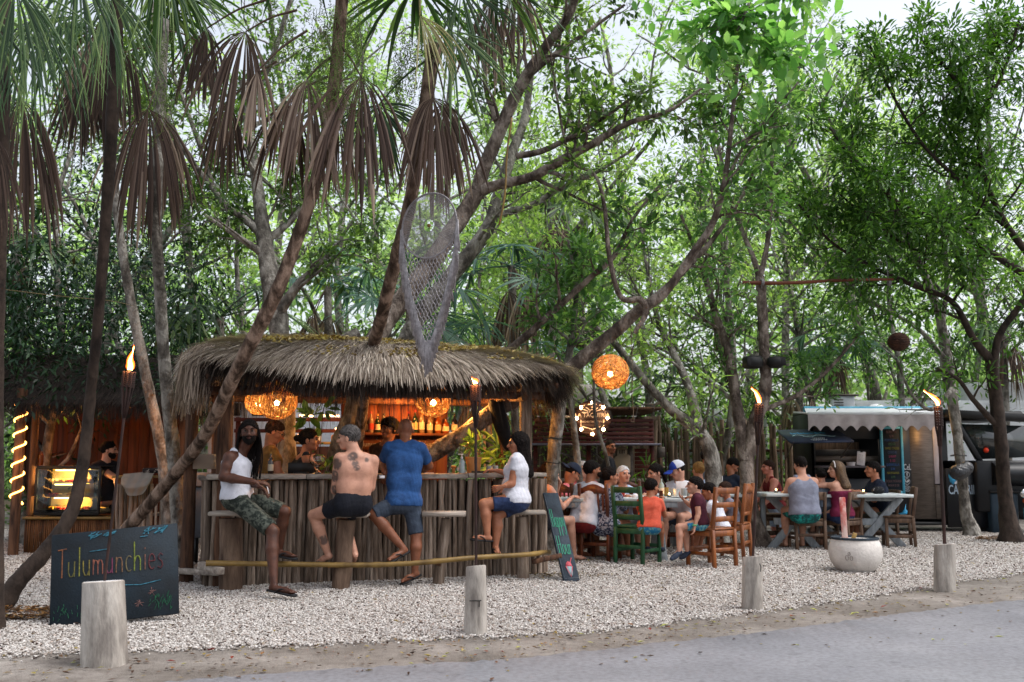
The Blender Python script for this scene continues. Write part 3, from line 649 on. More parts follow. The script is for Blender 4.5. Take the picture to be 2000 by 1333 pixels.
palm('dark trunk standing at the far left edge of the photo', G(2, 1230), [(-12, 1235, 7.9, 46), (-8, 1000, 7.9, 42), (-8, 760, 7.8, 40), (-4, 500, 7.7, 44), (2, 250, 7.6, 46), (4, 0, 7.6, 48)], None,
     [hang(-40, 20, 6.4, .9, .1, mat='palm_green', tint=.5, frm=(0, -70), half=1.3, droop=.6), hang(30, -20, 6.2, .85, .15, mat='palm_green', tint=.4, frm=(0, -80), half=1.2, droop=.6), hang(150, -60, 6.4, .8, .2, mat='palm_green', tint=.5, frm=(40, -90), half=1.2, droop=.6), hang(320, -70, 6.9, .75, .2, mat='palm_green', tint=.6, frm=(200, -110), half=1.2, droop=.5), hang(40, 190, 8.2, 1.3, .0, tint=.05, frm=(5, 120)), hang(-20, 260, 7.4, .9, .0, tint=.05, frm=(5, 180))], M['bark_dark'])
# hanging seed strings of the two middle palms
SEED = pm('green_seed', '3c4f1e', '66783a', 9, rough=.6, bump=0)
for (lb, pts) in (('green seed strings hanging round the leaning palm top', [(560, 60, 9.3), (630, 40, 9.0), (655, 90, 8.95), (690, 60, 9.0), (640, 160, 9.0), (690, 190, 9.0)]), ('small seed strings hanging under the palm by the dreamcatcher', [(790, 130, 10.0), (800, 90, 9.8), (775, 160, 10.0)]), ('seed strings on the grey palm left of the bar', [(300, 90, 11.0), (315, 180, 11.0)])):
    mb = MB()
    for px, py, Y in pts:
        for s in range(26):
            a = W(px + rnd.gauss(0, 22), py + rnd.gauss(0, 26) - 10, Y + rnd.uniform(-.15, .15)); L = rnd.uniform(.15, .42); q = np.array([a + V3(rnd.gauss(0, .01) * k, 0, -L * k / 5) for k in range(6)]); mb.tube(q, .003, 3, cap=False)
            for k in range(14):
                c = a + V3(rnd.gauss(0, .018), rnd.gauss(0, .018), -L * rnd.random()); e_ = .007
                mb.add([c + V3(e_, 0, 0), c + V3(-e_, 0, 0), c + V3(0, e_, 0), c + V3(0, -e_, 0), c + V3(0, 0, e_), c + V3(0, 0, -e_)], [(0, 2, 4), (2, 1, 4), (1, 3, 4), (3, 0, 4), (2, 0, 5), (1, 2, 5), (3, 1, 5), (0, 3, 5)])
    mb.build('seed_strings', SEED, kind='stuff', label=lb)

# --- the big fig trees behind and beside the bar
hero_tree('big grey fig whose forked trunk climbs behind the dreamcatcher', V3(*W(655, 1000, 12.1)[:2], 0), [
    ('t', [(640, 1080, 12.1, 70), (655, 900, 12.0, 52), (690, 800, 11.9, 48), (715, 700, 12.0, 52), (760, 620, 12.3, 56), (830, 530, 12.6, 54), (890, 440, 12.8, 50), (930, 380, 12.9, 46)], None),
    ('b', [(930, 385, 12.9, 44), (945, 330, 12.9, 40), (975, 260, 12.9, 38), (1010, 180, 12.8, 36), (1060, 100, 12.6, 30), (1110, 30, 12.4, 26), (1140, -60, 12.2, 22)], (7, 1.2, 2)),
    ('b', [(935, 375, 12.9, 36), (970, 362, 12.8, 30), (1040, 345, 12.6, 28), (1100, 312, 12.4, 26), (1160, 280, 12.2, 22), (1230, 240, 12.0, 16), (1310, 215, 11.8, 10), (1400, 150, 11.7, 7)], (9, 1.1, 2)),
    ('b', [(1010, 305, 12.8, 20), (1060, 295, 12.6, 18), (1120, 265, 12.4, 15), (1180, 230, 12.2, 11), (1250, 180, 12, 8)], (6, .9, 2)),
    ('b', [(1010, 180, 12.8, 26), (1030, 150, 12.8, 22), (1080, 110, 12.9, 18), (1150, 60, 13, 12), (1220, 10, 13, 8)], (6, 1.0, 2)),
    ('b', [(970, 235, 12.9, 18), (950, 180, 13, 14), (945, 120, 13, 11), (930, 40, 13, 8)], (5, .9, 2)),
    ('b', [(1075, 110, 12.8, 6), (1110, 300, 12.3, 8), (1160, 340, 12.2, 10), (1180, 400, 12.1, 12), (1190, 500, 12.0, 14), (1212, 580, 12.0, 16), (1250, 586, 12.0, 20), (1262, 610, 12.0, 18), (1240, 650, 12.0, 12)], None),
], M['bark_fig'], LMAT['fig'], None, leaf_n=8, leaf_L=.13, spread=.2, keep=.55)
hero_tree('second grey fig trunk rising beside the forked one', V3(*W(760, 900, 13.6)[:2], 0), [
    ('t', [(760, 1060, 13.6, 60), (770, 760, 13.5, 50), (800, 650, 13.5, 48), (850, 580, 13.6, 46), (905, 510, 13.7, 44), (950, 450, 13.8, 40), (975, 380, 13.9, 36), (1000, 300, 14, 30), (1025, 230, 14.1, 24), (1040, 120, 14.1, 18)], (7, 1.3, 2, .4, .5)),
    ('b', [(960, 425, 13.8, 22), (1040, 400, 13.8, 18), (1090, 370, 13.9, 15), (1160, 340, 14, 11), (1240, 290, 14, 8)], (6, 1.0, 2)),
    ('b', [(700, 650, 13.2, 30), (620, 690, 13.0, 40), (640, 660, 13.0, 34)], None),
], M['bark_grey'], LMAT['bright'], None, leaf_n=9, leaf_L=.12, spread=.22, keep=.8)
hero_tree('dark branching fig behind the leaning palm trunk', V3(*W(560, 1000, 13.0)[:2], 0), [
    ('t', [(562, 1060, 12.9, 70), (560, 900, 12.8, 52), (556, 760, 13, 56), (545, 640, 13.2, 56), (530, 560, 13.4, 56), (515, 460, 13.6, 44), (505, 380, 13.7, 36), (490, 280, 13.8, 30), (475, 160, 13.9, 24)], (6, 1.3, 2, .4, .6)),
    ('b', [(512, 460, 13.6, 30), (480, 430, 13.6, 20), (440, 400, 13.6, 18), (410, 360, 13.6, 16), (370, 310, 13.6, 15), (330, 240, 13.6, 14), (290, 170, 13.6, 10), (240, 100, 13.6, 7)], (8, 1.1, 2)),
    ('b', [(420, 375, 13.6, 14), (360, 200, 13.9, 12), (330, 130, 14, 9)], (5, 1., 2)),
    ('b', [(520, 470, 13.6, 26), (570, 430, 13.7, 16), (600, 380, 13.8, 12), (620, 300, 13.9, 8)], (6, .9, 2)),
    ('b', [(540, 620, 13.2, 34), (580, 560, 13.2, 26), (640, 500, 13.3, 14), (690, 430, 13.4, 8)], (6, .9, 2)),
    ('b', [(520, 500, 13.5, 24), (460, 460, 13.4, 16), (400, 420, 13.4, 9)], (5, .9, 2)),
], M['bark_grey'], LMAT['fig'], None, leaf_n=9, leaf_L=.11, spread=.2, keep=.8)
FT = hero_tree('long fig limb lit orange inside the bar, reaching up past the round lamp', V3(*W(800, 960, 12.1)[:2], 0), [
    ('t', [(770, 1010, 12.2, 56), (815, 910, 12.1, 50), (855, 880, 12.1, 48), (910, 845, 12.1, 46), (970, 800, 12.2, 46), (1030, 770, 12.3, 42), (1095, 735, 12.4, 40), (1150, 690, 12.4, 40), (1200, 650, 12.3, 36), (1250, 605, 12.2, 34), (1300, 570, 12.1, 26), (1350, 500, 12, 22), (1390, 440, 11.9, 19), (1412, 370, 11.8, 17), (1425, 280, 11.7, 14), (1435, 180, 11.6, 11), (1450, 60, 11.4, 8)], (8, 1.0, 2, .4, .75)),
    ('b', [(985, 690, 12.9, 22), (1030, 655, 12.8, 22), (1090, 600, 12.7, 20), (1150, 545, 12.6, 17), (1200, 500, 12.5, 15), (1235, 430, 12.4, 10), (1290, 360, 12.3, 7)], (8, .8, 2)),
    ('b', [(1255, 600, 12.2, 20), (1320, 545, 12.3, 18), (1390, 470, 12.4, 14), (1440, 400, 12.4, 10), (1480, 320, 12.4, 7)], (6, .9, 2)),
    ('b', [(1410, 380, 11.8, 10), (1450, 290, 11.7, 9), (1510, 220, 11.6, 7), (1560, 160, 11.5, 5)], (6, .7, 2)),
], M['bark_fig'], LMAT['near'], None, near=True, leaf_n=7, leaf_L=.12, spread=.15, keep=.55)
hero_tree('grey tree limb sweeping down right behind the round sign', V3(*W(1400, 900, 15)[:2], 0), [
    ('t', [(1400, 1010, 15, 50), (1390, 900, 15, 44), (1370, 850, 15, 36), (1300, 790, 14.9, 26), (1240, 720, 14.8, 22), (1190, 660, 14.8, 18), (1130, 620, 14.8, 12)], (7, 1.0, 2)),
    ('b', [(1370, 860, 15, 30), (1350, 770, 15.1, 24), (1320, 700, 15.2, 20), (1290, 640, 15.3, 16), (1270, 560, 15.4, 12), (1250, 430, 15.5, 8)], (8, 1.1, 2)),
], M['bark_grey'], LMAT['bright'], None, leaf_n=8, leaf_L=.12, spread=.22, keep=.4)
hero_tree('tree with the black speakers strapped on, trunk behind the second torch', G(1468, 1062), [
    ('t', [(1490, 1066, 15.3, 46), (1468, 1000, 15.3, 42), (1458, 920, 15.3, 40), (1470, 840, 15.3, 40), (1495, 760, 15.3, 36), (1493, 700, 15.3, 30), (1490, 620, 15.3, 30), (1484, 540, 15.3, 26)], None),
    ('b', [(1484, 545, 15.3, 20), (1470, 500, 15.3, 15), (1445, 440, 15.4, 14), (1420, 370, 15.5, 12), (1405, 290, 15.6, 10), (1385, 180, 15.7, 8), (1370, 60, 15.8, 6)], (8, .9, 2)),
    ('b', [(1484, 545, 15.3, 18), (1498, 480, 15.3, 14), (1505, 400, 15.3, 13), (1508, 300, 15.3, 11), (1520, 180, 15.2, 9), (1515, 60, 15.1, 7)], (9, .9, 2)),
    ('b', [(1458, 900, 15.3, 40), (1440, 800, 15.4, 32), (1425, 700, 15.5, 26), (1400, 620, 15.6, 20), (1370, 520, 15.7, 14), (1330, 420, 15.7, 9)], (8, 1.0, 2)),
    ('b', [(1495, 800, 15.3, 14), (1560, 770, 15.3, 12), (1620, 720, 15.2, 10), (1680, 650, 15.2, 7)], (6, .7, 2)),
], M['bark_fig'], LMAT['near'], None, near=True, leaf_n=8, leaf_L=.105, spread=.16, keep=.8)
hero_tree('trunk with bulging black bag tied round it in front of the truck', G(1885, 1045), [
    ('t', [(1896, 1032, 17.5, 38), (1886, 1000, 17.5, 30), (1878, 920, 17.5, 26), (1866, 820, 17.5, 28), (1850, 720, 17.5, 34), (1840, 640, 17.4, 26), (1815, 560, 17.2, 22), (1780, 480, 17.0, 20), (1740, 400, 16.8, 18), (1690, 330, 16.7, 16), (1640, 270, 16.6, 12), (1600, 200, 16.6, 9)], (10, 1.54, 2, .4, .5)),
    ('b', [(1845, 700, 17.4, 14), (1790, 640, 17.2, 12), (1720, 600, 17.0, 11), (1660, 560, 16.9, 10), (1600, 500, 16.8, 8), (1540, 430, 16.7, 6)], (8, 1.26, 2)),
    ('b', [(1860, 760, 17.4, 16), (1820, 800, 17.2, 12), (1780, 770, 17.2, 9), (1750, 700, 17.2, 6)], (4, 0.84, 1)),
    ('b', [(1840, 640, 17.4, 16), (1850, 540, 17.4, 14), (1840, 430, 17.3, 12), (1860, 300, 17.2, 9), (1840, 180, 17.0, 7)], (9, 1.40, 2)),
], M['bark_grey'], LMAT['narrow'], None, leaf_n=10, leaf_L=.15, spread=.28, asp=.36, keep=.75)
hero_tree('brown many-limbed tree at the right edge, foot in brown mulch', G(1962, 1050), [
    ('t', [(1975, 1052, 16.2, 56), (1962, 960, 16.2, 36), (1955, 860, 16.1, 34), (1945, 780, 16.1, 36), (1935, 700, 16.0, 32)], None),
    ('b', [(1935, 705, 16.0, 26), (1900, 660, 15.9, 20), (1860, 590, 15.8, 16), (1790, 560, 15.7, 14), (1700, 520, 15.6, 11), (1620, 470, 15.5, 8), (1560, 400, 15.4, 6)], (9, 1.12, 2)),
    ('b', [(1940, 740, 16.0, 22), (1950, 660, 15.9, 20), (1990, 600, 15.8, 18), (2030, 540, 15.7, 18)], (3, 0.98, 2)),
    ('b', [(2010, 540, 15.7, 24), (1960, 510, 15.6, 20), (1900, 470, 15.5, 17), (1840, 430, 15.4, 15), (1760, 400, 15.3, 12), (1680, 330, 15.2, 9), (1620, 250, 15.1, 6)], (11, 1.19, 2)),
    ('b', [(2010, 500, 15.7, 22), (1960, 430, 15.6, 18), (1920, 340, 15.5, 16), (1905, 240, 15.4, 14), (1860, 150, 15.3, 10), (1800, 80, 15.2, 7)], (11, 1.19, 2)),
    ('b', [(1960, 440, 15.6, 14), (1880, 360, 15.4, 12), (1800, 280, 15.3, 10), (1740, 180, 15.2, 8), (1700, 90, 15.1, 6)], (10, 1.12, 2)),
    ('b', [(1955, 500, 15.6, 12), (1880, 500, 15.5, 11), (1790, 490, 15.4, 9), (1700, 430, 15.3, 7), (1640, 380, 15.3, 5)], (8, 0.98, 2)),
    ('b', [(1945, 830, 16.1, 18), (1900, 780, 16.0, 14), (1870, 740, 15.9, 11), (1830, 720, 15.8, 7)], (5, 0.70, 1)),
    ('b', [(1905, 240, 15.4, 12), (1960, 140, 15.3, 10), (1990, 40, 15.2, 8)], (9, 1.12, 2)),
], M['bark_dark'], LMAT['narrow'], None, near=True, leaf_n=11, leaf_L=.14, spread=.27, asp=.32, keep=.75)
hero_tree('pale trunk with black bands beside the round sign, bar side', G(1075, 1090), [
    ('t', [(1072, 1085, 13.2, 38), (1075, 980, 13.1, 34), (1082, 880, 13.0, 36), (1092, 800, 13.0, 36), (1105, 730, 13.1, 26), (1120, 640, 13.2, 18), (1125, 560, 13.3, 12), (1110, 470, 13.4, 8)], (9, .9, 2, .3, .5)),
], M['bark_grey'], LMAT['near'], None, near=True, leaf_n=8, leaf_L=.11, spread=.16)
hero_tree('thin mottled stem leaning left in front of the taqueria', G(1138, 1060), [('t', [(1145, 1040, 14.8, 18), (1128, 900, 14.8, 19), (1120, 830, 14.8, 18), (1110, 760, 14.8, 12)], None)], M['bark_grey'], LMAT['near'], None, name='tree_stem')
hero_tree('thin bare stem crossing in front of the round sign', G(1190, 1050), [('t', [(1200, 1000, 16.5, 12), (1186, 900, 16.4, 11), (1165, 830, 16.3, 9), (1160, 760, 16.2, 8), (1168, 640, 16.0, 6)], (4, .5, 1))], M['bark_grey'], LMAT['near'], None, near=True, name='tree_stem', leaf_n=5, leaf_L=.09, spread=.08, keep=.5)
# broad-leaved spray at top, overhanging from a tree behind the camera's right
hero_tree('broad leaved tree whose spray of round leaves hangs at the top', V3(3.4, 7.2, 0) * 1.0 + V3(3.6, 0, 0), [
    ('t', [(2900, 1300, 7.4, 90), (2700, 600, 7.4, 70), (2350, -100, 7.3, 50), (2000, -220, 7.2, 36), (1700, -150, 7.1, 24), (1500, -40, 7.1, 12), (1440, 60, 7.1, 8)], (6, .6, 2, .1, .75)),
], M['bark_grey'], LMAT['spray'], None, near=True, leaf_n=6, leaf_L=.125, spread=.15, asp=.55, extra=np.concatenate([clump(1490, 70, 7.1, .5, .4, .26, 22), clump(1330, 40, 7.3, .5, .4, .22, 16), clump(1590, 100, 7.0, .25, .3, .2, 9), clump(1450, 170, 7.1, .35, .2, .2, 8)]))
# --- the wood behind: every tree its own thing
def auto_tree(label, x, y, h, cr, nt_, leaf, L=.14, r0=.12, lean=0., bark='bark_grey', group='trees of the wood behind the stalls', spread=.42, n=16, low=.25, asp=.5, forks=3, tipkeep=1.0, name='forest_tree'):
    h = h * (1.3 if y > 23.9 else 1.12); cr = cr * (1.12 if y > 23.9 else 1); t = thing(name, label, 'tree', (x, y, 0), group); tips = []; tw = MB()
    p = [V3(x, y, 0)]; d = V3(lean, rnd.gauss(0, .05), 1)
    for i in range(7):
        p.append(p[-1] + unit(d) * h / 7 * .9); d = d + np.array([rnd.gauss(0, .12), rnd.gauss(0, .1), 0])
    p = np.array(p); r = np.linspace(r0, r0 * .35, 8); MB().tube(smooth_path(p, 3), np.interp(np.linspace(0, 7, 22), range(8), r), 9, wob=.06).build('trunk', M[bark], t, smooth=60)
    for i in range(forks):
        j = rnd.randint(2, 5); a = rnd.uniform(0, 6.28); d = unit(V3(cos(a), sin(a) * .6, rnd.uniform(.5, 1.2))); q = [p[j]]
        for k in range(6): q.append(q[-1] + d * cr * .3); d = unit(d + np.array([rnd.gauss(0, .2), rnd.gauss(0, .2), rnd.gauss(.03, .15)]))
        q = np.array(q); rr = np.linspace(r[j] * .6, .02, 7); MB().tube(q, rr, 7, wob=.05).build('branch', M[bark], t, smooth=60); grow(tw, q, rr, 6, cr * .6, 1, tips)
    grow(tw, p, r, nt_, cr, 1, tips, .3, low)
    tw.build('twigs', M[bark], t, kind='stuff')
    C = np.array([a for a, b in tips]); D = np.array([b for a, b in tips]); mb = MB(); leaf_cloud(mb, C, D, n, spread, L, asp); mb.build('crown', LMAT[leaf], t, kind='stuff'); return t
WOOD = [  # x, y, height, crown radius, leaf, adjective
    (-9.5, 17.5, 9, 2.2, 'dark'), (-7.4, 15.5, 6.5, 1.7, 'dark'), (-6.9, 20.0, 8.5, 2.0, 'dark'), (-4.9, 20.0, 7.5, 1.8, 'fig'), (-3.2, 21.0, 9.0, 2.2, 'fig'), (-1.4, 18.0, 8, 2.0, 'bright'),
    (.4, 20.5, 9.5, 2.3, 'bright'), (2.2, 18.6, 7.5, 1.9, 'bright'), (4.0, 20.5, 9, 2.2, 'bright'), (5.6, 22.0, 10, 2.3, 'fig'), (7.6, 23.5, 10, 2.4, 'bright'), (10.2, 23.0, 10, 2.4, 'fig'), (12.4, 21.5, 9, 2.2, 'narrow'),
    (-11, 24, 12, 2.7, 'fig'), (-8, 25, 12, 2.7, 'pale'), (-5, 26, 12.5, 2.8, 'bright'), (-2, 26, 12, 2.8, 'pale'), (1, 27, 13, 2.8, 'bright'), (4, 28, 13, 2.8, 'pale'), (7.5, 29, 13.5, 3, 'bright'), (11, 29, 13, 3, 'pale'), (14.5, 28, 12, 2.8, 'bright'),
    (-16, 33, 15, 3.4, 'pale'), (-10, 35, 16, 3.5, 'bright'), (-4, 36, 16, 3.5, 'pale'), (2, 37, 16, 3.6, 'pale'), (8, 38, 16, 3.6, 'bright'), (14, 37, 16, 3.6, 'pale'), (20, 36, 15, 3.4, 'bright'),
    (8.9, 22.2, 8.0, 1.8, 'narrow'), (14.6, 22.6, 8.5, 2, 'narrow'), (-9.8, 15.6, 7, 1.8, 'dark'),
]
TONE = dict(dark='dark leaved', fig='deep green', bright='light green', pale='haze tinted', narrow='narrow leaved')
for i, (x, y, h, c, lf) in enumerate(WOOD):
    far = y > 30
    px = 1000 + F * x / y; where = next(b for a, b in ((-80, 'beyond the left edge'), (90, 'behind the rope light post'), (200, 'behind the pastry case'), (330, 'behind the plastic bag'), (440, 'left of the bar roof'), (560, 'behind the left of the thatch'), (680, 'behind the middle of the thatch'), (830, 'behind the dreamcatcher'), (960, 'behind the right of the thatch'), (1080, 'left of the round sign'), (1200, 'behind the round sign'), (1330, 'right of the big lamp'), (1450, 'left of the speakers'), (1560, 'right of the speakers'), (1680, 'behind the truck awning'), (1800, 'behind the hanging basket ball'), (1930, 'behind the truck cab'), (9999, 'beyond the right edge')) if px < a)
    where0 = 'behind the pastry stall' if x < -6 * y / 16 else 'behind the thatched bar' if x < .02 * y else 'behind the taqueria and tables' if x < .3 * y else 'behind the food truck'
    auto_tree(f"{TONE[lf]} tree {where}, in the {'farthest' if far else 'middle' if y > 23.9 else 'nearest'} row{', low crown' if i in (1, 30, 31) else ''}", x, y, h, c, 21 if far else 18, LMAT and lf, L=(.24 if far else .18 if y > 23.9 else .125), r0=.2 if far else .14 if y > 23.9 else .09, lean=rnd.uniform(-.25, .25), n=22 if far else 19, spread=.55 if far else .42, low=.12)
PW = {1000: 'above the right of the thatch', 800: 'behind the dreamcatcher', 1130: 'above the round sign', 1270: 'low behind the taqueria', 1620: 'left above the food truck', 1560: 'low beside the truck hatch', 30: 'at the left edge', 640: 'behind the leaning trunk', 430: 'left behind the thatch', 950: 'low over the thatch end', 1960: 'over the truck cab', 1075: 'high beside the fig'}
# understorey palms
for (px, py, Y, h, n, dd, mt) in ((1000, 520, 15.5, 1, 8, 5, 'palm_blue'), (800, 600, 14.8, 1, 8, 1, 'palm_blue'), (1130, 600, 21.5, 1, 8, 6, 'palm_green'), (1270, 770, 21.5, 1, 9, 4, 'palm_green'), (1620, 660, 23, 1, 8, 5, 'palm_blue'), (1560, 740, 22, 1, 7, 5, 'palm_green'), (30, 470, 16, 1, 8, 6, 'palm_green'), (640, 560, 16, 1, 8, 3, 'palm_blue'), (430, 620, 15, 1, 7, 5, 'palm_green'), (950, 700, 14.2, 1, 7, 2, 'palm_blue'), (1960, 640, 22, 1, 8, 3, 'palm_green'), (1075, 400, 17, 1, 8, 5, 'palm_green')):
    c = W(px, py, Y)
    palm(f"{'bluish' if mt == 'palm_blue' else 'green'} fan palm {'with shaggy dead skirt' if dd > 3 else 'with few dead fronds'} {PW[px]}",
         V3(c[0], c[1], 0), [(px + 15, 1020 if Y > 14 else 1050, Y, 26), (px + 4, (py + 1000) / 2, Y, 22), (px, py, Y, 22)], None, auto_fronds(c, n, .85, mt, (-.5, .9), .8, .35, seg=22, dead=dd), M['bark_grey'], group='understorey fan palms', ring=False)
# dense low wood closing the view
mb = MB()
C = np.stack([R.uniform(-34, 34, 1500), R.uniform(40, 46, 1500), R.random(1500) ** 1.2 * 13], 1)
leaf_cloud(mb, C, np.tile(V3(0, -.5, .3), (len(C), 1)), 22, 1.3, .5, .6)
mb.build('woods', LMAT['pale'], kind='stuff', label='far off wood closing the view, haze painted into its pale leaves')
mb = MB()
n = 1700; C = np.stack([R.uniform(-13, 15, n), R.uniform(20.5, 24, n), R.random(n) * 2.6], 1); C = C[(C[:, 0] < 6.2)]
leaf_cloud(mb, C, np.tile(V3(0, -.3, .4), (len(C), 1)), 16, .5, .17, .5)
mb.build('undergrowth', LMAT['fig'], kind='stuff', label='bushy undergrowth between the trunks behind the stalls')
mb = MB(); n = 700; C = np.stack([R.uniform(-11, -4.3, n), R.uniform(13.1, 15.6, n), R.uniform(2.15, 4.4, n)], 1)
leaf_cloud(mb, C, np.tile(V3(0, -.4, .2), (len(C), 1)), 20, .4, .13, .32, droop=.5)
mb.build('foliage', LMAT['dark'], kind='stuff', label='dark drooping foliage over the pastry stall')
# ============================================================ PEOPLE: bodies grown as one smooth surface round a posed skeleton
def rc(P, a, b, ra, rb):                     # round cone
    a = np.asarray(a, np.float32); d = np.asarray(b, np.float32) - a; L2 = max(float(d.dot(d)), 1e-8)
    t = np.clip((P - a) @ d / L2, 0, 1); q = P - a - t[..., None] * d
    return np.sqrt((q * q).sum(-1)) - (ra + (rb - ra) * t)
def ell(P, c, ax, r):                        # ellipsoid, ax = 3 unit rows
    q = (P - np.asarray(c, np.float32)) @ np.asarray(ax, np.float32).T / np.asarray(r, np.float32)
    k = np.sqrt((q * q).sum(-1)) + 1e-6; k2 = np.sqrt(((q / np.asarray(r, np.float32)) ** 2).sum(-1)) + 1e-6
    return k * (k - 1) / k2
def smin(a, b, k): h = np.clip(.5 + .5 * (b - a) / k, 0, 1); return b * (1 - h) + a * h - k * h * (1 - h)
def surface_nets(fn, lo, hi, h):
    lo = np.asarray(lo, float) - 2 * h; n = np.ceil((np.asarray(hi) - lo) / h).astype(int) + 3
    B = 4; n = ((n + B - 1) // B) * B; nb = n // B                    # coarse pass first, then only the blocks near the surface
    gc = np.stack(np.meshgrid(*[lo[i] + h * (B * np.arange(nb[i]) + (B - 1) / 2) for i in range(3)], indexing='ij'), -1).astype(np.float32)
    Dc = fn(gc); hot = np.abs(Dc) < h * B * 1.35 + .012; D = np.repeat(np.repeat(np.repeat(Dc, B, 0), B, 1), B, 2).astype(np.float32)
    hm = np.repeat(np.repeat(np.repeat(hot, B, 0), B, 1), B, 2); pi_ = np.argwhere(hm)
    if len(pi_): D[hm] = fn((lo + h * pi_).astype(np.float32)).astype(np.float32)
    D[0] = D[-1] = 1; D[:, 0] = D[:, -1] = 1; D[:, :, 0] = D[:, :, -1] = 1
    S = D < 0; c = np.zeros(tuple(n - 1), np.uint8)
    for i in (0, 1):
        for j in (0, 1):
            for k in (0, 1): c += S[i:n[0] - 1 + i, j:n[1] - 1 + j, k:n[2] - 1 + k]
    act = (c > 0) & (c < 8); idx = np.full(act.shape, -1, np.int64); ii = np.argwhere(act); idx[act] = np.arange(len(ii))
    acc = np.zeros((len(ii), 3)); cnt = np.zeros(len(ii)); cr = [(i, j, k) for i in (0, 1) for j in (0, 1) for k in (0, 1)]
    for a in range(8):
        for b in range(a + 1, 8):
            if sum(abs(cr[a][q] - cr[b][q]) for q in range(3)) != 1: continue
            pa = ii + cr[a]; pb = ii + cr[b]; da = D[pa[:, 0], pa[:, 1], pa[:, 2]]; db = D[pb[:, 0], pb[:, 1], pb[:, 2]]; m = (da < 0) != (db < 0)
            t = np.where(m, da / np.where(m, da - db, 1), 0); acc[m] += (np.array(cr[a]) + t[:, None] * (np.array(cr[b]) - np.array(cr[a])))[m]; cnt[m] += 1
    V = lo + h * (ii + acc / np.maximum(cnt, 1)[:, None]); Fq = []
    for ax in range(3):
        u, v = (ax + 1) % 3, (ax + 2) % 3; sl0 = [slice(1, -1)] * 3; sl0[ax] = slice(0, -1); sl1 = list(sl0); sl1[ax] = slice(1, None)
        a = S[tuple(sl0)]; b = S[tuple(sl1)]; 
        for flip in (0, 1):
            p = np.argwhere((a & ~b) if not flip else (~a & b)); 
            if not len(p): continue
            off = np.ones(3, int); off[ax] = 0; p = p + off; e = np.eye(3, dtype=int)
            q = [p - e[u] - e[v], p - e[v], p, p - e[u]]; q = [idx[x[:, 0], x[:, 1], x[:, 2]] for x in q]; qq = np.stack(q, 1)
            if flip: qq = qq[:, ::-1]
            Fq.append(qq[(qq >= 0).all(1)])
    return V, (np.concatenate(Fq) if Fq else np.zeros((0, 4), int))
def wr(P, amp, f=1.0, seed=0.0):              # cloth folds
    x, y, z = P[..., 0] * f, P[..., 1] * f, P[..., 2] * f
    return .7 * amp * (np.sin(31 * x + 9 * np.sin(13 * z + seed) + seed) * np.sin(23 * z + 7 * np.sin(17 * y) + 2 * seed) + .6 * np.sin(53 * y + 40 * z + 11 * np.sin(19 * x + seed)))
SKIN = {}
def skin(name, c1, c2):
    if name not in SKIN:
        m = pm('skin_' + name, c1, c2, 14, rough=.52, bump=.08, bs=60, spec=.35); p = m.node_tree.nodes['Principled BSDF']
        at = m.node_tree.nodes.new('ShaderNodeAttribute'); at.attribute_name = 'tint'; mx = m.node_tree.nodes.new('ShaderNodeMix'); mx.data_type = 'RGBA'
        src = p.inputs['Base Color'].links[0].from_socket; m.node_tree.links.new(at.outputs['Fac'], mx.inputs[0]); m.node_tree.links.new(src, mx.inputs[6]); mx.inputs[7].default_value = hexc('23292c')
        m.node_tree.links.new(mx.outputs[2], p.inputs['Base Color']); SKIN[name] = m
    return SKIN[name]
skin('dark', '3a2016', '543122'); skin('brown', '6b402b', '80503a'); skin('tan', '8e5a42', 'a36c50'); skin('light', 'a87a66', 'bd8e78'); skin('pink', 'a86a58', 'bd8070')
EYE = pm('eye_white', '4c443e', rough=.3, bump=0); IRIS = pm('eye_dark', '120b08', rough=.2, bump=0); LIP = pm('lips', '7a3c34', '8a483e', 9, rough=.5, bump=0); LIPD = pm('lips_dark', '3c1a16', rough=.5, bump=0)
HAIR = dict(black=pm('black_hair', '070506', '17110f', 40, (1, 1, .3), .8, .6, 80, spec=.12), brown=pm('brown_hair', '1c100b', '33211a', 40, (1, 1, .3), .8, .6, 80, spec=.12), grey=pm('grey_hair', '262321', '565150', 40, (1, 1, .5), .6, .6, 90), white=pm('white_hair', '9a9a9c', 'c2c2c4', 40, (1, 1, .3), .6, .5, 90), blond=pm('blond_hair', '6a5030', '9a7c4e', 40, (1, 1, .3), .8, .6, 80, spec=.12), ombre=pm('ombre_hair', '2a1b14', '6a5238', 12, (1, 1, .2), .5, .6, 80))
def cloth(name, c1, c2=None, scale=12, **k): return pm('cloth_' + name, c1, c2 or c1, scale, rough=.9, bump=k.pop('bump', .25), bs=k.pop('bs', 90), **k)
def dirv(yaw, pitch=0): a = radians(yaw); p = radians(pitch); return V3(-sin(a) * cos(p), cos(a) * cos(p), sin(p))
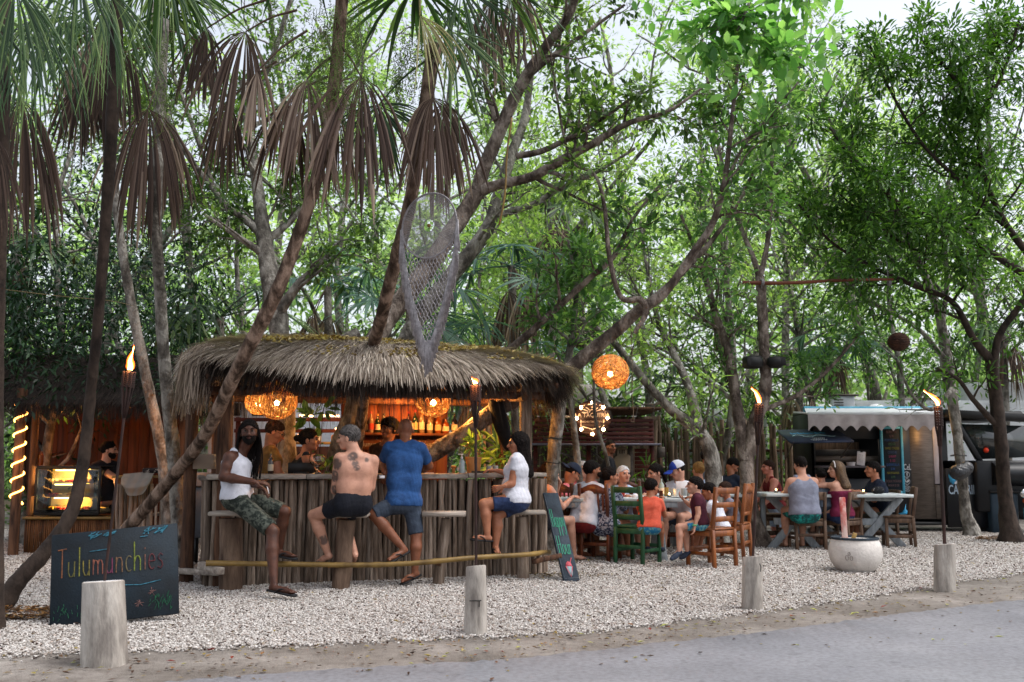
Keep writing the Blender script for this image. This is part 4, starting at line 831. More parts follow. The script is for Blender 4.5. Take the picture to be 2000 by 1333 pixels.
def hand(mb, wrist, d, pn, s, left, h=.0045, curl=.5, mi=0):
    """d = direction of the fingers, pn = palm normal; four fingers of unequal length, thumb from the side of the palm"""
    d = unit(d); pn = unit(pn - d * pn.dot(d)); sd = np.cross(d, pn) * (1 if left else -1); L = .19 * s; prs = []
    A = wrist; K = wrist + d * L * .5
    prs.append((A - d * .02 * s, K - d * .012 * s + sd * .012 * s, .022 * s, .02 * s)); prs.append((A, K - sd * .022 * s, .02 * s, .016 * s)); prs.append((A, K + sd * .026 * s, .02 * s, .015 * s))
    for i, (o, l) in enumerate(((.033, .40), (.011, .45), (-.011, .42), (-.032, .33))):
        b = K + sd * o * s; dd = d; p = b
        for j, (f, r) in enumerate(((.45, .0095), (.3, .0085), (.25, .0075))):
            dd = unit(dd * cos(curl * (.5 + .35 * j)) + pn * sin(curl * (.5 + .35 * j))); q = p + dd * l * L * f; prs.append((p, q, r * s, r * .9 * s)); p = q
    t0 = A + d * .022 * s + sd * .022 * s; t1 = t0 + unit(d * .75 + sd * .75 + pn * .3) * .05 * s; t2 = t1 + unit(d + sd * .2 + pn * .45) * .035 * s
    prs += [(t0, t1, .014 * s, .011 * s), (t1, t2, .011 * s, .0085 * s)]
    pts = np.array([x for p in prs for x in p[:2]]); 
    def fn(P):
        o = None
        for a, b, ra, rb in prs: q = rc(P, a, b, ra, rb); o = q if o is None else smin(o, q, .005 * s)
        return o
    v, f = surface_nets(fn, pts.min(0) - .025 * s, pts.max(0) + .025 * s, h); mb.add(v, f, mi, 0)
def person(label, pel, neck, head, yaw, arms, legs, sk='tan', hyaw=None, hpitch=0, s=1.0, yawp=None, fem=0, hair='short', hc='black', beard=None, top=None, topm=None, bot=None, botm=None, q=.011, hq=.0055, cap=None, glasses=False, feet='bare', belly=0., sleeve=.5, leg_cut=.9, group='people', extra=None, tattoo=None, dress=False, heavy=1.0, curl=.6, roll=0, fing=True, smile=0):
    """pel pelvis centre, neck = base of the neck, head = head centre; arms = ((elbow, wrist, finger dir, palm normal) left, right); legs = ((knee, ankle, toe) left, right); None hides below the table"""
    pel, neck, head = map(lambda z: np.asarray(z, float), (pel, neck, head)); hyaw = yaw if hyaw is None else hyaw; yawp = yaw if yawp is None else yawp
    fw = dirv(yaw); up = unit(neck - pel); fw = unit(fw - up * fw.dot(up)); sd = np.cross(fw, up)       # sd = person's right
    fp = dirv(yawp); sp = np.cross(fp, V3(0, 0, 1)); t = thing('person', label, 'person', (pel[0], pel[1], 0), group)
    sw = (.165 - .02 * fem) * s; hw = .085 * s; Lt = np.linalg.norm(neck - pel); hv = heavy
    sh = [neck - sd * sw - up * .045 * s, neck + sd * sw - up * .045 * s]; hp = [pel - sp * hw, pel + sp * hw]
    ch = pel + up * Lt * .70; wa = pel + up * Lt * .36 + fw * .0 * s
    T = [(pel - sp * .075 * s, pel + sp * .075 * s, .112 * s * hv, .112 * s * hv), (wa - sd * (.072 - .024 * fem) * s + fw * belly * s, wa + sd * (.072 - .024 * fem) * s + fw * belly * s, (.104 - .018 * fem) * s * hv, (.104 - .018 * fem) * s * hv), (ch - sd * .075 * s, ch + sd * .075 * s, (.105 - .008 * fem) * s * hv, (.105 - .008 * fem) * s * hv), (sh[0] + sd * .05 * s, sh[1] - sd * .05 * s, .062 * s, .062 * s), (neck - up * .01 * s - sd * .07 * s, neck - up * .01 * s + sd * .07 * s, .04 * s, .04 * s)]
    sw_ = (.066 - .016 * fem) * s; T = [T[0]] + [(pel + g_ * sp * sw_ + up * .05 * s, ch + g_ * sd * sw_ * 1.15, (.094 - .010 * fem) * s * hv, (.101 - .010 * fem) * s * hv) for g_ in (-1, 1)] + T[1:]
    hu0 = dirv(hyaw, hpitch + 90); hf = dirv(hyaw, hpitch); hs_ = np.cross(hf, hu0); ro = radians(roll); hu = hu0 * cos(ro) + hs_ * sin(ro); hs_ = np.cross(hf, hu); k = 1.09 * (s ** .45 if s < 1 else s); head = head - hu * .012
    NK = (neck - up * .02 * s, head - hu * .055 * k - hf * .02 * k, (.064 - .012 * fem) * s, (.056 - .011 * fem) * k)
    A = []; lm = 1.17 if (not fem and s > .9) else 1.05; ll = 1.1 if (not fem and s > .9) else 1.06
    for i, a in enumerate(arms):
        if a is None: continue
        el, wrist = np.asarray(a[0], float), np.asarray(a[1], float); A.append((sh[i], sh[i] + (el - sh[i]) * .45, .056 * s * lm * (1 - .12 * fem), .048 * s * lm * (1 - .12 * fem))); A.append((sh[i] + (el - sh[i]) * .45, el, .048 * s * lm * (1 - .12 * fem), .038 * s * lm)); m = el + (wrist - el) * .3; A.append((el, m, .037 * s * lm, .040 * s * lm * (1 - .1 * fem))); A.append((m, wrist, .040 * s * lm * (1 - .1 * fem), .024 * s * lm))
    Lg = []
    for i, g in enumerate(legs):
        if g is None: continue
        kn, an = np.asarray(g[0], float), np.asarray(g[1], float); Lg.append((hp[i], kn, .088 * s * hv, .056 * s * ll)); m = kn + (an - kn) * .33; bk = unit(np.cross(np.cross(an - kn, fp), an - kn)) * -.012 * s
        Lg.append((kn, m + bk, .052 * s * ll, .057 * s * ll)); Lg.append((m + bk, an, .056 * s * ll, .031 * s * ll))
        toe = np.asarray(g[2], float) if len(g) > 2 and g[2] is not None else an + unit(fp) * .17 * s - V3(0, 0, .05 * s)
        he = an - unit(toe - an) * .025 * s - V3(0, 0, .03 * s); Lg.append((he, toe - (toe - he) * .35, .032 * s, .027 * s)); Lg.append((he + (toe - he) * .6, toe, .032 * s, .018 * s))
    def limbs(P, o, sets, kk):
        for a, b, ra, rb in sets: o = smin(o, rc(P, a, b, ra, rb), kk)
        return o
    def fold(P, prs, kk):
        o = None
        for a, b, ra, rb in prs: x = rc(P, a, b, ra, rb); o = x if o is None else smin(o, x, kk)
        return o
    def torso(P):
        o = fold(P, T, .06 * s)
        # flatten front to back
        if fem:
            for q_ in (-1, 1): o = smin(o, ell(P, ch + sd * .07 * s * q_ + fw * .095 * s - up * .02 * s, (sd, fw, up), (.062 * s, .05 * s, .06 * s)), .03 * s)
        if belly > .02: o = smin(o, ell(P, pel + up * Lt * .3 + fw * .07 * s, (sd, fw, up), (.12 * s, .1 * s, .12 * s)), .05 * s)
        return o
    ax = (hs_, hf, hu); H = head
    def headf(P):
        o = ell(P, H + hu * .022 * k - hf * .012 * k, ax, (.074 * k, .094 * k, .088 * k)); jaw = .92 - .12 * fem
        o = smin(o, ell(P, H - hu * .035 * k + hf * .022 * k, ax, (.056 * k, .066 * k, .072 * k)), .03 * k)
        o = smin(o, rc(P, H - hu * .085 * k + hf * .06 * k - hs_ * .012 * k, H - hu * .085 * k + hf * .06 * k + hs_ * .012 * k, .022 * k * jaw, .022 * k * jaw), .03 * k)
        for q_ in (-1, 1):
            o = smin(o, ell(P, H + hs_ * .042 * k * q_ - hu * .025 * k + hf * .055 * k, ax, (.022 * k, .02 * k, .02 * k)), .02 * k)     # cheek
            o = np.maximum(o, -(ell(P, H + hs_ * .031 * k * q_ + hu * .006 * k + hf * .099 * k, ax, (.019 * k, .017 * k, .012 * k))))   # eye socket
            o = smin(o, ell(P, H + hs_ * .076 * k * q_ - hu * .012 * k - hf * .008 * k, ax, (.010 * k, .018 * k, .03 * k)), .006 * k)   # ear
        o = smin(o, rc(P, H + hu * .024 * k + hf * .083 * k - hs_ * .03 * k, H + hu * .024 * k + hf * .083 * k + hs_ * .03 * k, .010 * k, .010 * k), .012 * k)
        o = smin(o, rc(P, H + hu * .008 * k + hf * .086 * k, H - hu * .028 * k + hf * .108 * k, .008 * k, .0135 * k), .010 * k)
        for q_ in (-1, 1): o = smin(o, ell(P, H - hu * .03 * k + hf * .1 * k + hs_ * .011 * k * q_, ax, (.009 * k, .01 * k, .008 * k)), .005 * k)
        o = smin(o, ell(P, H - hu * .056 * k + hf * .083 * k, ax, (.024 * k, .014 * k, .011 * k)), .008 * k)
        return smin(o, rc(P, *NK), .02 * k)
    body = MB(); allp = T + A + Lg + [NK]; pts = np.array([x for p in allp for x in p[:2]]); mx_ = .13 * s
    zcut = H - hu * .085 * k
    def bodyf(P):
        o = smin(torso(P), rc(P, *NK), .035 * s)
        ar = None
        if A: ar = fold(P, A, .018 * s); o = smin(o, ar, .022 * s)
        if Lg: o = smin(o, fold(P, Lg, .016 * s), .035 * s)
        return o
    v, f = surface_nets(bodyf, pts.min(0) - mx_, pts.max(0) + mx_, q * (s ** .5))
    tn = np.zeros(len(v))
    if tattoo is not None:
        for c, rad, sd0 in tattoo:
            dd = np.linalg.norm(v - c, axis=1) / rad; nz = .5 + .5 * np.sin(v[:, 0] * 90 + sd0) * np.sin(v[:, 2] * 70 + 2 * sd0 + 3 * np.sin(v[:, 1] * 50)); tn = np.maximum(tn, np.clip((1.15 - dd) * 4, 0, 1) * (.4 + .4 * (nz > .22)))
    body.add(v, f, 0, tn)
    v, f = surface_nets(headf, H - .16 * k, H + .15 * k, hq * k); body.add(v, f, 0, 0)
    for i, a in enumerate(arms):
        if a is None or not fing: continue
        fd = np.asarray(a[2], float) if len(a) > 2 and a[2] is not None else unit(np.asarray(a[1]) - np.asarray(a[0])); pn = np.asarray(a[3], float) if len(a) > 3 and a[3] is not None else V3(0, 0, -1)
        hand(body, np.asarray(a[1], float), fd, pn, s * .95, i == 0, h=max(.0045, q * .45), curl=curl)
    for i, g in enumerate(legs):           # toes
        if g is None or feet == 'shoe': continue
        an = np.asarray(g[1], float); toe = np.asarray(g[2], float) if len(g) > 2 and g[2] is not None else an + unit(fp) * .17 * s - V3(0, 0, .05 * s); fd = unit(toe - an); ts = unit(np.cross(fd, V3(0, 0, 1)))
        for j in range(5): 
            o = (-.026 + .013 * j) * s; c = toe + ts * o * (1 if i else -1) + fd * (.012 - .004 * (4 - j if not i else j)) * s; body.tube([c - fd * .015 * s, c + fd * .012 * s], [.0085 * s, .007 * s], 6, tint=0)
    LM = LIPD if sk == 'dark' else LIP
    for q_ in (-1, 1):
        e = H + hs_ * .031 * k * q_ + hu * .006 * k + hf * .079 * k; sv, sf = ico(e, .0115 * k); body.add(sv, sf, 1, 0); sv, sf = ico(e + hf * .0065 * k, .0062 * k); body.add(sv, sf, 2, 0)
        body.tube([H + hs_ * (.016) * k * q_ + hu * .024 * k + hf * .0925 * k, H + hs_ * .034 * k * q_ + hu * .029 * k + hf * .0895 * k, H + hs_ * .05 * k * q_ + hu * .023 * k + hf * .078 * k], [.0035 * k, .0042 * k, .002 * k], 5, 4, tint=0)
        body.tube([H + hs_ * (.02) * k * q_ + hu * .0115 * k + hf * .0905 * k, H + hs_ * .032 * k * q_ + hu * .0145 * k + hf * .0905 * k, H + hs_ * .043 * k * q_ + hu * .010 * k + hf * .083 * k], .0022 * k, 4, 4, tint=0)
    body.tube([H - hu * .052 * k + hf * .089 * k - hs_ * .022 * k, H - hu * .0505 * k + hf * .0985 * k, H - hu * .052 * k + hf * .089 * k + hs_ * .022 * k], [.002 * k, .0055 * k, .002 * k], 6, 3, tint=0)
    body.tube([H - hu * .061 * k + hf * .088 * k - hs_ * .018 * k, H - hu * .0625 * k + hf * .0965 * k, H - hu * .061 * k + hf * .088 * k + hs_ * .018 * k], [.002 * k, .006 * k, .002 * k], 6, 3, tint=0)
    body.has_t = True
    body.build('body', [SKIN[sk], EYE, IRIS, LM, HAIR[hc]], t, smooth='all')
    def shell(name, fn, lo, hi, mat, h=None):
        v, f = surface_nets(fn, lo, hi, (h or q) * (s ** .5))
        if len(v): return MB().add(v, f).build(name, mat, t, smooth='all')
    # ---- clothes
    tp = np.array([x for p in T + A for x in p[:2]]); lo, hi = tp.min(0) - .16 * s, tp.max(0) + .16 * s; sdn = rnd.uniform(0, 6)
    if top:
        def topf(P):
            o = fold(P, T[:5] if top in ('tank', 'strap', 'tube') else T, .06 * s)
            if fem:
                for q_ in (-1, 1): o = smin(o, ell(P, ch + sd * .07 * s * q_ + fw * .095 * s - up * .02 * s, (sd, fw, up), (.062 * s, .05 * s, .06 * s)), .04 * s)
            if belly > .02: o = smin(o, ell(P, pel + up * Lt * .3 + fw * .07 * s, (sd, fw, up), (.12 * s, .1 * s, .12 * s)), .05 * s)
            o = smin(o, rc(P, *T[0][:2], .117 * s * hv, .117 * s * hv), .05) - .012 * s
            hgt = ((P - pel.astype(np.float32)) @ up.astype(np.float32)) / Lt
            if top in ('tank', 'strap'):
                wd = .05 if top == 'tank' else .022
                for q_ in (-1, 1):
                    b = neck + sd * (.085 if top == 'tank' else .1) * s * q_; f_ = b + fw * .07 * s - up * .10 * s; bk = b - fw * .07 * s - up * .10 * s; tpp = b + up * .02 * s
                    o = smin(o, smin(rc(P, f_, tpp, wd * s, wd * .8 * s), rc(P, tpp, bk, wd * .8 * s, wd * s), .01), .03 * s)
                o = np.where(hgt > (.84 if top == 'tank' else .74), np.maximum(o, np.where(np.abs((P - neck.astype(np.float32)) @ sd.astype(np.float32)) < (.12 if top == 'tank' else .118) * s, -1, 1) * .01 * s), o) if False else o
                o = np.maximum(o, -(rc(P, neck + up * .03 * s + fw * .05 * s, neck + up * .08 * s + fw * .12 * s, .06 * s, .08 * s)))
            elif top == 'tube': o = np.maximum(o, (hgt - .74) * Lt)
            else:
                for i, a in enumerate(arms):
                    if a is None: continue
                    el = np.asarray(a[0], float); wt = np.asarray(a[1], float); c = sh[i] + (el - sh[i]) * min(sleeve, 1); dn = unit(el - sh[i]).astype(np.float32)
                    x = np.maximum(rc(P, sh[i], el, .061 * s * lm, .054 * s * lm + .006 * (sleeve > .9)), (P - c.astype(np.float32)) @ dn) if sleeve < 1 else smin(rc(P, sh[i], el, .06 * s, .05 * s), rc(P, el, wt + (el - wt) * .06, .048 * s, .036 * s), .02)
                    o = smin(o, x, .022 * s)
                o = np.maximum(o, -(rc(P, neck + up * .03 * s + fw * .01 * s, neck + up * .10 * s + fw * .05 * s, .062 * s, .075 * s)))
            hem = -.14 if dress else (-.055 if top != 'crop' else .05)
            o = np.maximum(o, (hem - hgt) * Lt * .9)
            return o + wr(P, .0028 * s, 1, sdn)
        shell('shirt' if top not in ('tank', 'strap', 'tube') else 'tank_top', topf, lo, hi, topm)
    if bot:
        lp = np.array([hp[0], hp[1], pel] + [np.asarray(g[0]) for g in legs if g is not None] + ([np.asarray(g[1]) for g in legs if g is not None] if leg_cut > 1 else []))
        def botf(P):
            o = rc(P, pel - sp * .08 * s, pel + sp * .08 * s, .125 * s * hv, .125 * s * hv) - .004
            o = smin(o, rc(P, pel - sp * .07 * s + up * .07 * s, pel + sp * .07 * s + up * .07 * s, .108 * s * hv, .108 * s * hv), .05)
            for i, g in enumerate(legs):
                if g is None: continue
                kn = np.asarray(g[0], float); d = unit(kn - hp[i]).astype(np.float32)
                if leg_cut <= 1.05:
                    c = (hp[i] + (kn - hp[i]) * leg_cut).astype(np.float32); x = np.maximum(rc(P, hp[i], kn + (kn - hp[i]) * .15, .102 * s * hv, .078 * s), (P - c) @ d)
                else: an = np.asarray(g[1], float); x = smin(rc(P, hp[i], kn, .1 * s * hv, .066 * s), rc(P, kn, an, .064 * s, .048 * s), .02)
                o = smin(o, x, .03 * s)
            o = np.maximum(o, ((P - pel.astype(np.float32)) @ up.astype(np.float32)) - (.03 if top else .11) * s)
            return o + wr(P, .0028 * s, 1.1, sdn + 2)
        shell('shorts' if leg_cut <= 1.05 else 'trousers', botf, lp.min(0) - .17 * s, lp.max(0) + .17 * s, botm)
    # ---- hair
    ha = HAIR[hc]
    def hairf(P):
        o = ell(P, H + hu * .028 * k - hf * .014 * k, ax, (.083 * k, .103 * k, .095 * k)); st = .0030 * k * np.sin(90 * P[..., 0] + 5 * np.sin(130 * P[..., 2])) * np.sin(110 * P[..., 2] + 4 * np.sin(95 * P[..., 1])) + .0026 * k * np.sin(((P - H.astype(np.float32)) @ hs_.astype(np.float32)) * 420 + 3 * np.sin(P[..., 2] * 60))
        fy = (P - H.astype(np.float32)) @ hf.astype(np.float32); uz = (P - H.astype(np.float32)) @ hu.astype(np.float32)
        line = np.minimum((fy - .075 * k) * .9 - (uz - .055 * k) * .55, 9)                       # hairline plane
        o = np.maximum(o, line); o = np.maximum(o, np.where(fy > .012 * k, .02 * k - uz + (fy - .012 * k) * .3, -.055 * k - uz) if hair not in ('long', 'pony', 'bun', 'dreads') else np.where(fy > .02 * k, .012 * k - uz, -.09 * k - uz))
        if hair == 'buzz': o = o + .006 * k
        if hair in ('long',):
            b = H - hf * .035 * k; e_ = extra if extra is not None else neck - fw * .10 * s - up * .26 * s
            o = smin(o, rc(P, b + hs_ * .03 * k, e_ + sd * .04 * s, .075 * k, .05 * s), .04); o = smin(o, rc(P, b - hs_ * .03 * k, e_ - sd * .04 * s, .075 * k, .045 * s), .04)
            for q_ in (-1, 1): o = smin(o, rc(P, H + hs_ * .066 * k * q_ + hf * .01 * k, H + hs_ * .075 * k * q_ - hu * .15 * k - hf * .03 * k, .024 * k, .026 * k), .02)
        if hair == 'pony': o = smin(o, rc(P, H - hf * .105 * k + hu * .02 * k, H - hf * .14 * k - hu * .16 * k, .028 * k, .02 * k), .015)
        if hair == 'bun': o = smin(o, ell(P, H - hf * .125 * k + hu * .02 * k, ax, (.035 * k,) * 3), .012)
        if hair == 'curly': o = o - .012 * k + .006 * k * np.sin(P[..., 0] * 130) * np.sin(P[..., 2] * 140) * np.sin(P[..., 1] * 135)
        return o + st
    if hair not in (None, 'bald', 'capped'):
        e_ = extra if (hair == 'long' and extra is not None) else (neck - fw * .1 * s - up * .3 * s)
        l_, h_ = H - .2 * k, H + .16 * k
        if hair == 'long': l_ = np.minimum(l_, e_ - .1); h_ = np.maximum(h_, e_ + .1)
        if hair == 'pony': l_ = l_ - .1
        shell('hair', hairf, l_, h_, ha, hq * 1.15)
    if hair == 'capped' or cap:
        def cf(P):
            o = ell(P, H + hu * .034 * k - hf * .012 * k, ax, (.088 * k, .108 * k, .098 * k)); uz = (P - H.astype(np.float32)) @ hu.astype(np.float32)
            return np.maximum(o, .03 * k - uz)
        back = cap.get('back', False); hd = -hf if back else hf; m1 = cap['m']; m2 = cap.get('m2', m1)
        v, f = surface_nets(cf, H - .15 * k, H + .17 * k, hq * k); cen = v[f].mean(1); front = ((cen - H) @ hf) * (-1 if back else 1) > .02 * k
        c = MB(); c.add(v, f[~front], 1); c.add(v, f[front], 0); co = c.build('cap', [m1, m2], t, smooth='all')
        def bf(P):
            q_ = (P - (H + hd * .12 * k + hu * .036 * k).astype(np.float32)); a = q_ @ hs_.astype(np.float32); b = q_ @ hd.astype(np.float32); z = q_ @ hu.astype(np.float32)
            return np.maximum(np.sqrt((a / 1.0) ** 2 + (b / .95) ** 2) - .075 * k, np.abs(z + a * a * 6 + b * .15) - .006 * k)
        MB().add(*surface_nets(bf, H - .25 * k, H + .25 * k, hq * k)).build('cap_brim', m1, co, smooth='all')
        def hr(P):
            o = ell(P, H + hu * .028 * k - hf * .014 * k, ax, (.080 * k, .100 * k, .09 * k)); fy = (P - H.astype(np.float32)) @ hf.astype(np.float32); uz = (P - H.astype(np.float32)) @ hu.astype(np.float32)
            return np.maximum(np.maximum(o, fy - .02 * k), -.055 * k - uz)
        if hair == 'capped': shell('hair', hr, H - .15 * k, H + .15 * k, ha, hq)
    if beard:
        def be(P):
            o = ell(P, H - hu * .045 * k + hf * .03 * k, ax, (.064 * k, .072 * k, .068 * k)); uz = (P - H.astype(np.float32)) @ hu.astype(np.float32); fy = (P - H.astype(np.float32)) @ hf.astype(np.float32); sx = np.abs((P - H.astype(np.float32)) @ hs_.astype(np.float32))
            o = smin(o, rc(P, H - hu * .09 * k + hf * .062 * k, H - hu * .092 * k + hf * .06 * k, .028 * k * beard, .028 * k), .02); o = np.maximum(o, np.where(sx < .03 * k, uz + .040 * k, uz + .045 * k - (sx - .03 * k) * .7)); o = np.maximum(o, .0 * k - fy)
            return np.maximum(o, -(ell(P, H - hu * .056 * k + hf * .1 * k, ax, (.024 * k, .03 * k, .0105 * k)))) + .001 * np.sin(P[..., 2] * 500) 
        shell('beard', be, H - .15 * k, H + .12 * k, ha, hq * .9)
    if glasses:
        g = MB()
        for q_ in (-1, 1):
            c = H + hs_ * .033 * k * q_ + hu * .006 * k + hf * .103 * k; g.tube([c + (hs_ * cos(a) * .024 + hu * sin(a) * .019) * k for a in np.linspace(0, 2 * pi, 13)], .0022 * k, 4, cap=False)
            g.tube([c + hs_ * .024 * k * q_, H + hs_ * .078 * k * q_ + hf * .0 * k + hu * .01 * k], .0018 * k, 4)
        g.tube([H - hs_ * .009 * k + hu * .006 * k + hf * .104 * k, H + hs_ * .009 * k + hu * .006 * k + hf * .104 * k], .0022 * k, 4); g.build('glasses', M['black'], t)
    # ---- footwear
    if feet in ('flip', 'shoe'):
        for i, g in enumerate(legs):
            if g is None: continue
            an = np.asarray(g[1], float); toe = np.asarray(g[2], float) if len(g) > 2 and g[2] is not None else an + unit(fp) * .17 * s - V3(0, 0, .05 * s); fd = unit(toe - an + V3(0, 0, .03 * s)); he = an - unit(toe - an) * .025 * s - V3(0, 0, .03 * s)
            u_ = unit(toe - he); sdv = unit(np.cross(u_, V3(0, 0, 1))); nn = np.cross(sdv, u_); a0 = he - u_ * .04 * s - nn * .036 * s; L = np.linalg.norm(toe - he) + .085 * s; mb = MB()
            if feet == 'flip':
                pr = [(.0, .03), (.05, .036), (.3, .034), (.55, .042), (.8, .048), (.95, .036), (1.0, .014)]
                out = [(L * a, b * s) for a, b in pr] + [(L * a, -b * s) for a, b in pr[::-1]]; mb.poly(out, a0, u_, sdv, .017 * s)
                tp_ = a0 + u_ * L * .72 + nn * .018 * s
                for q_ in (-1, 1): mb.tube(smooth_path([a0 + u_ * L * .32 + sdv * .036 * s * q_, a0 + u_ * L * .5 + sdv * .04 * s * q_ + nn * .045 * s, tp_ + nn * .028 * s, tp_], 4), .0075 * s, 5)
                mb.build('flip_flop', M['rubber'], t)
            else:
                def sf(P): return smin(rc(P, he, toe - (toe - he) * .3, .042 * s, .038 * s), rc(P, he + (toe - he) * .6, toe, .04 * s, .03 * s), .02) - .002
                mb.add(*surface_nets(sf, np.minimum(he, toe) - .07, np.maximum(he, toe) + .07, .007)); mb.build('shoe', SHOE, t, smooth='all')
    return t, dict(fw=fw, up=up, sd=sd, sh=sh, H=H, hf=hf, hu=hu, hs=hs_, neck=neck, k=k, pel=pel)
SHOE = pm('navy_clog', '1c2434', '2a3446', 9, rough=.7, bump=.1)
def ico(c, r, n=1):
    t = (1 + 5 ** .5) / 2; v = np.array([(-1, t, 0), (1, t, 0), (-1, -t, 0), (1, -t, 0), (0, -1, t), (0, 1, t), (0, -1, -t), (0, 1, -t), (t, 0, -1), (t, 0, 1), (-t, 0, -1), (-t, 0, 1)], float); v /= np.linalg.norm(v[0])
    f = np.array([(0, 11, 5), (0, 5, 1), (0, 1, 7), (0, 7, 10), (0, 10, 11), (1, 5, 9), (5, 11, 4), (11, 10, 2), (10, 7, 6), (7, 1, 8), (3, 9, 4), (3, 4, 2), (3, 2, 6), (3, 6, 8), (3, 8, 9), (4, 9, 5), (2, 4, 11), (6, 2, 10), (8, 6, 7), (9, 8, 1)])
    for _ in range(n):
        nv = list(v); cache = {}; nf = []
        def mid(a, b):
            key = (min(a, b), max(a, b))
            if key not in cache: m = (v[a] + v[b]) / 2; nv.append(m / np.linalg.norm(m)); cache[key] = len(nv) - 1
            return cache[key]
        for a, b, c_ in f: x, y, z = mid(a, b), mid(b, c_), mid(c_, a); nf += [(a, x, z), (b, y, x), (c_, z, y), (x, y, z)]
        v = np.array(nv); f = np.array(nf)
    return v * r + np.asarray(c, float), f
# ============================================================ LAMPS AND TORCHES
def lamp(name, loc, watts, col, r=.04, typ='POINT'):
    d = bpy.data.lights.new(name, typ); d.energy = watts; d.color = col; d.shadow_soft_size = r; o = link(name, d, None, loc); return o
WARM = (1.0, .42, .12); E_BULB = emit('lit_bulb', 'ffd9a0', 26); E_CORE = emit('flame_core', 'ffc070', 14)
STRAND = leaf_mat('lamp_cane', 'a87040', 'd0a060', 'eccb90', .5, .7)
def flame_mat():
    m = bpy.data.materials.new('flame'); m.use_nodes = True; n = m.node_tree.nodes; l = m.node_tree.links; n.clear(); o = n.new('ShaderNodeOutputMaterial'); e = n.new('ShaderNodeEmission'); e.inputs[0].default_value = hexc('ff5a18'); e.inputs[1].default_value = 5
    t = n.new('ShaderNodeBsdfTransparent'); lw = n.new('ShaderNodeLayerWeight'); lw.inputs[0].default_value = .35; cr = n.new('ShaderNodeMapRange'); cr.inputs['From Max'].default_value = .9; cr.inputs['To Min'].default_value = .75; cr.inputs['To Max'].default_value = 0
    l.new(lw.outputs['Facing'], cr.inputs['Value']); mx = n.new('ShaderNodeMixShader'); l.new(cr.outputs[0], mx.inputs[0]); l.new(t.outputs[0], mx.inputs[1]); l.new(e.outputs[0], mx.inputs[2]); l.new(mx.outputs[0], o.inputs[0]); return m
FLAME = flame_mat()
def torch(label, base, top_w, pole_r, flame_pts, fl_r, bh=.27, br=.036):
    t = thing('torch', label, 'torch', base, 'bamboo garden torches on concrete posts'); ax = unit(top_w - base); pr = np.linspace(0, 1, 15)
    p = np.array([base + (top_w - base) * a for a in pr]); rr = np.array([pole_r * (1.18 if i % 3 == 0 else 1) for i in range(15)])
    MB().tube(p, rr, 8).build('pole', M['iron'], t, smooth=60)
    a0 = top_w - ax * .12; mb = MB(); A = frame(ax)
    for i in range(9):                                   # splayed splints
        a = i * 2 * pi / 9; v = A[:, 0] * cos(a) + A[:, 1] * sin(a); mb.tube([a0 - ax * .1 + v * pole_r, a0 + v * br * .6, a0 + ax * .1 + v * br, a0 + ax * bh + v * br * 1.05], [.005, .006, .006, .005], 4)
    mb.build('splints', M['iron'], t); mb = MB()
    for j in range(15):                                  # woven band
        z = .105 + j * (bh - .10) / 15; mb.tube([a0 + ax * (z + .006 * (1 if (i + j) % 2 else -1)) + (A[:, 0] * cos(i * pi / 9) + A[:, 1] * sin(i * pi / 9)) * (br * (1.06 if (i + j) % 2 else .98)) for i in range(19)], .006, 4, cap=False)
    mb.build('basket', M['iron'], t)
    MB().tube([a0 + ax * (bh - .03), a0 + ax * (bh + .02)], [br * .7, br * .45], 10).build('burner', M['black'], t)
    f0 = a0 + ax * (bh + .015); pts = [f0] + [f0 + V3(*q) for q in flame_pts]; sp = smooth_path(pts, 5); n = len(sp); s_ = np.linspace(0, 1, n); prof = np.sin(np.clip(s_ * 1.15 + .12, 0, 1) ** .6 * pi) ** .8
    MB().tube(sp, np.maximum(.002, fl_r * prof * .62), 10).build('flame_core', E_CORE, t, smooth='all'); MB().tube(sp + V3(0, 0, .012), np.maximum(.002, fl_r * prof), 12).build('flame', FLAME, t, smooth='all')
    lamp('torch_light', sp[n // 2] + V3(0, -.05, 0), 3.5, (1, .36, .1), .04); return t
def bollard(label, px, py, wtop, wbot, topy, marks=None, lean=0):
    b = G(px, py); Y = b[1]; top = W(px + lean, topy, Y); t = thing('concrete_post', label, 'post', b, 'concrete posts holding torches'); h = top[2]; n = 9
    z = np.linspace(-.04, 1, n); pts = np.array([b + (top - b) * max(q, 0) + V3(0, 0, min(q, 0)) for q in z]); r = np.linspace(wbot, wtop, n) / 2 * Y / F; pts[-1] = top
    mb = MB(); k = 28; a = np.arange(k) * 2 * pi / k; lump = 1 + .03 * np.sin(a * 3 + px) + .02 * np.sin(a * 7) + .008 * np.sin(a * 19); rings = [np.stack([p[0] + np.cos(a) * r[i] * lump, p[1] + np.sin(a) * r[i] * lump, np.full(k, p[2]) + (.012 * np.cos(a + 1) if i == n - 1 else 0)], 1) for i, p in enumerate(pts)]
    rings.append(rings[-1] * 1.0 + (pts[-1] - rings[-1]) * .06 + V3(0, 0, .006)); v = np.concatenate(rings); i = np.arange(len(rings) - 1)[:, None] * k; j = np.arange(k)[None, :]; j2 = (j + 1) % k
    mb.add(v, np.stack([i + j, i + j2, i + k + j2, i + k + j], -1).reshape(-1, 4)); mb.build('shaft', M['concrete'], t, smooth=40)
    mb = MB(); mb.add(rings[-1] + V3(0, 0, .0), [list(range(k))]); mb.build('top_face', M['concrete_top'], t)
    for q in (marks or []):
        mb = MB(); [ribbon(mb, st, .006, b + V3(0, -r[3] * 1.03 - .002, 0), V3(1, 0, 0), V3(0, 0, 1), .003) for st in q]; mb.build('mark', M['black'], t)
    return t, top
_, tp = bollard('nearest tapered concrete post, in front of the coloured chalkboard', 205, 1297, 76, 86, 1137, lean=-2)
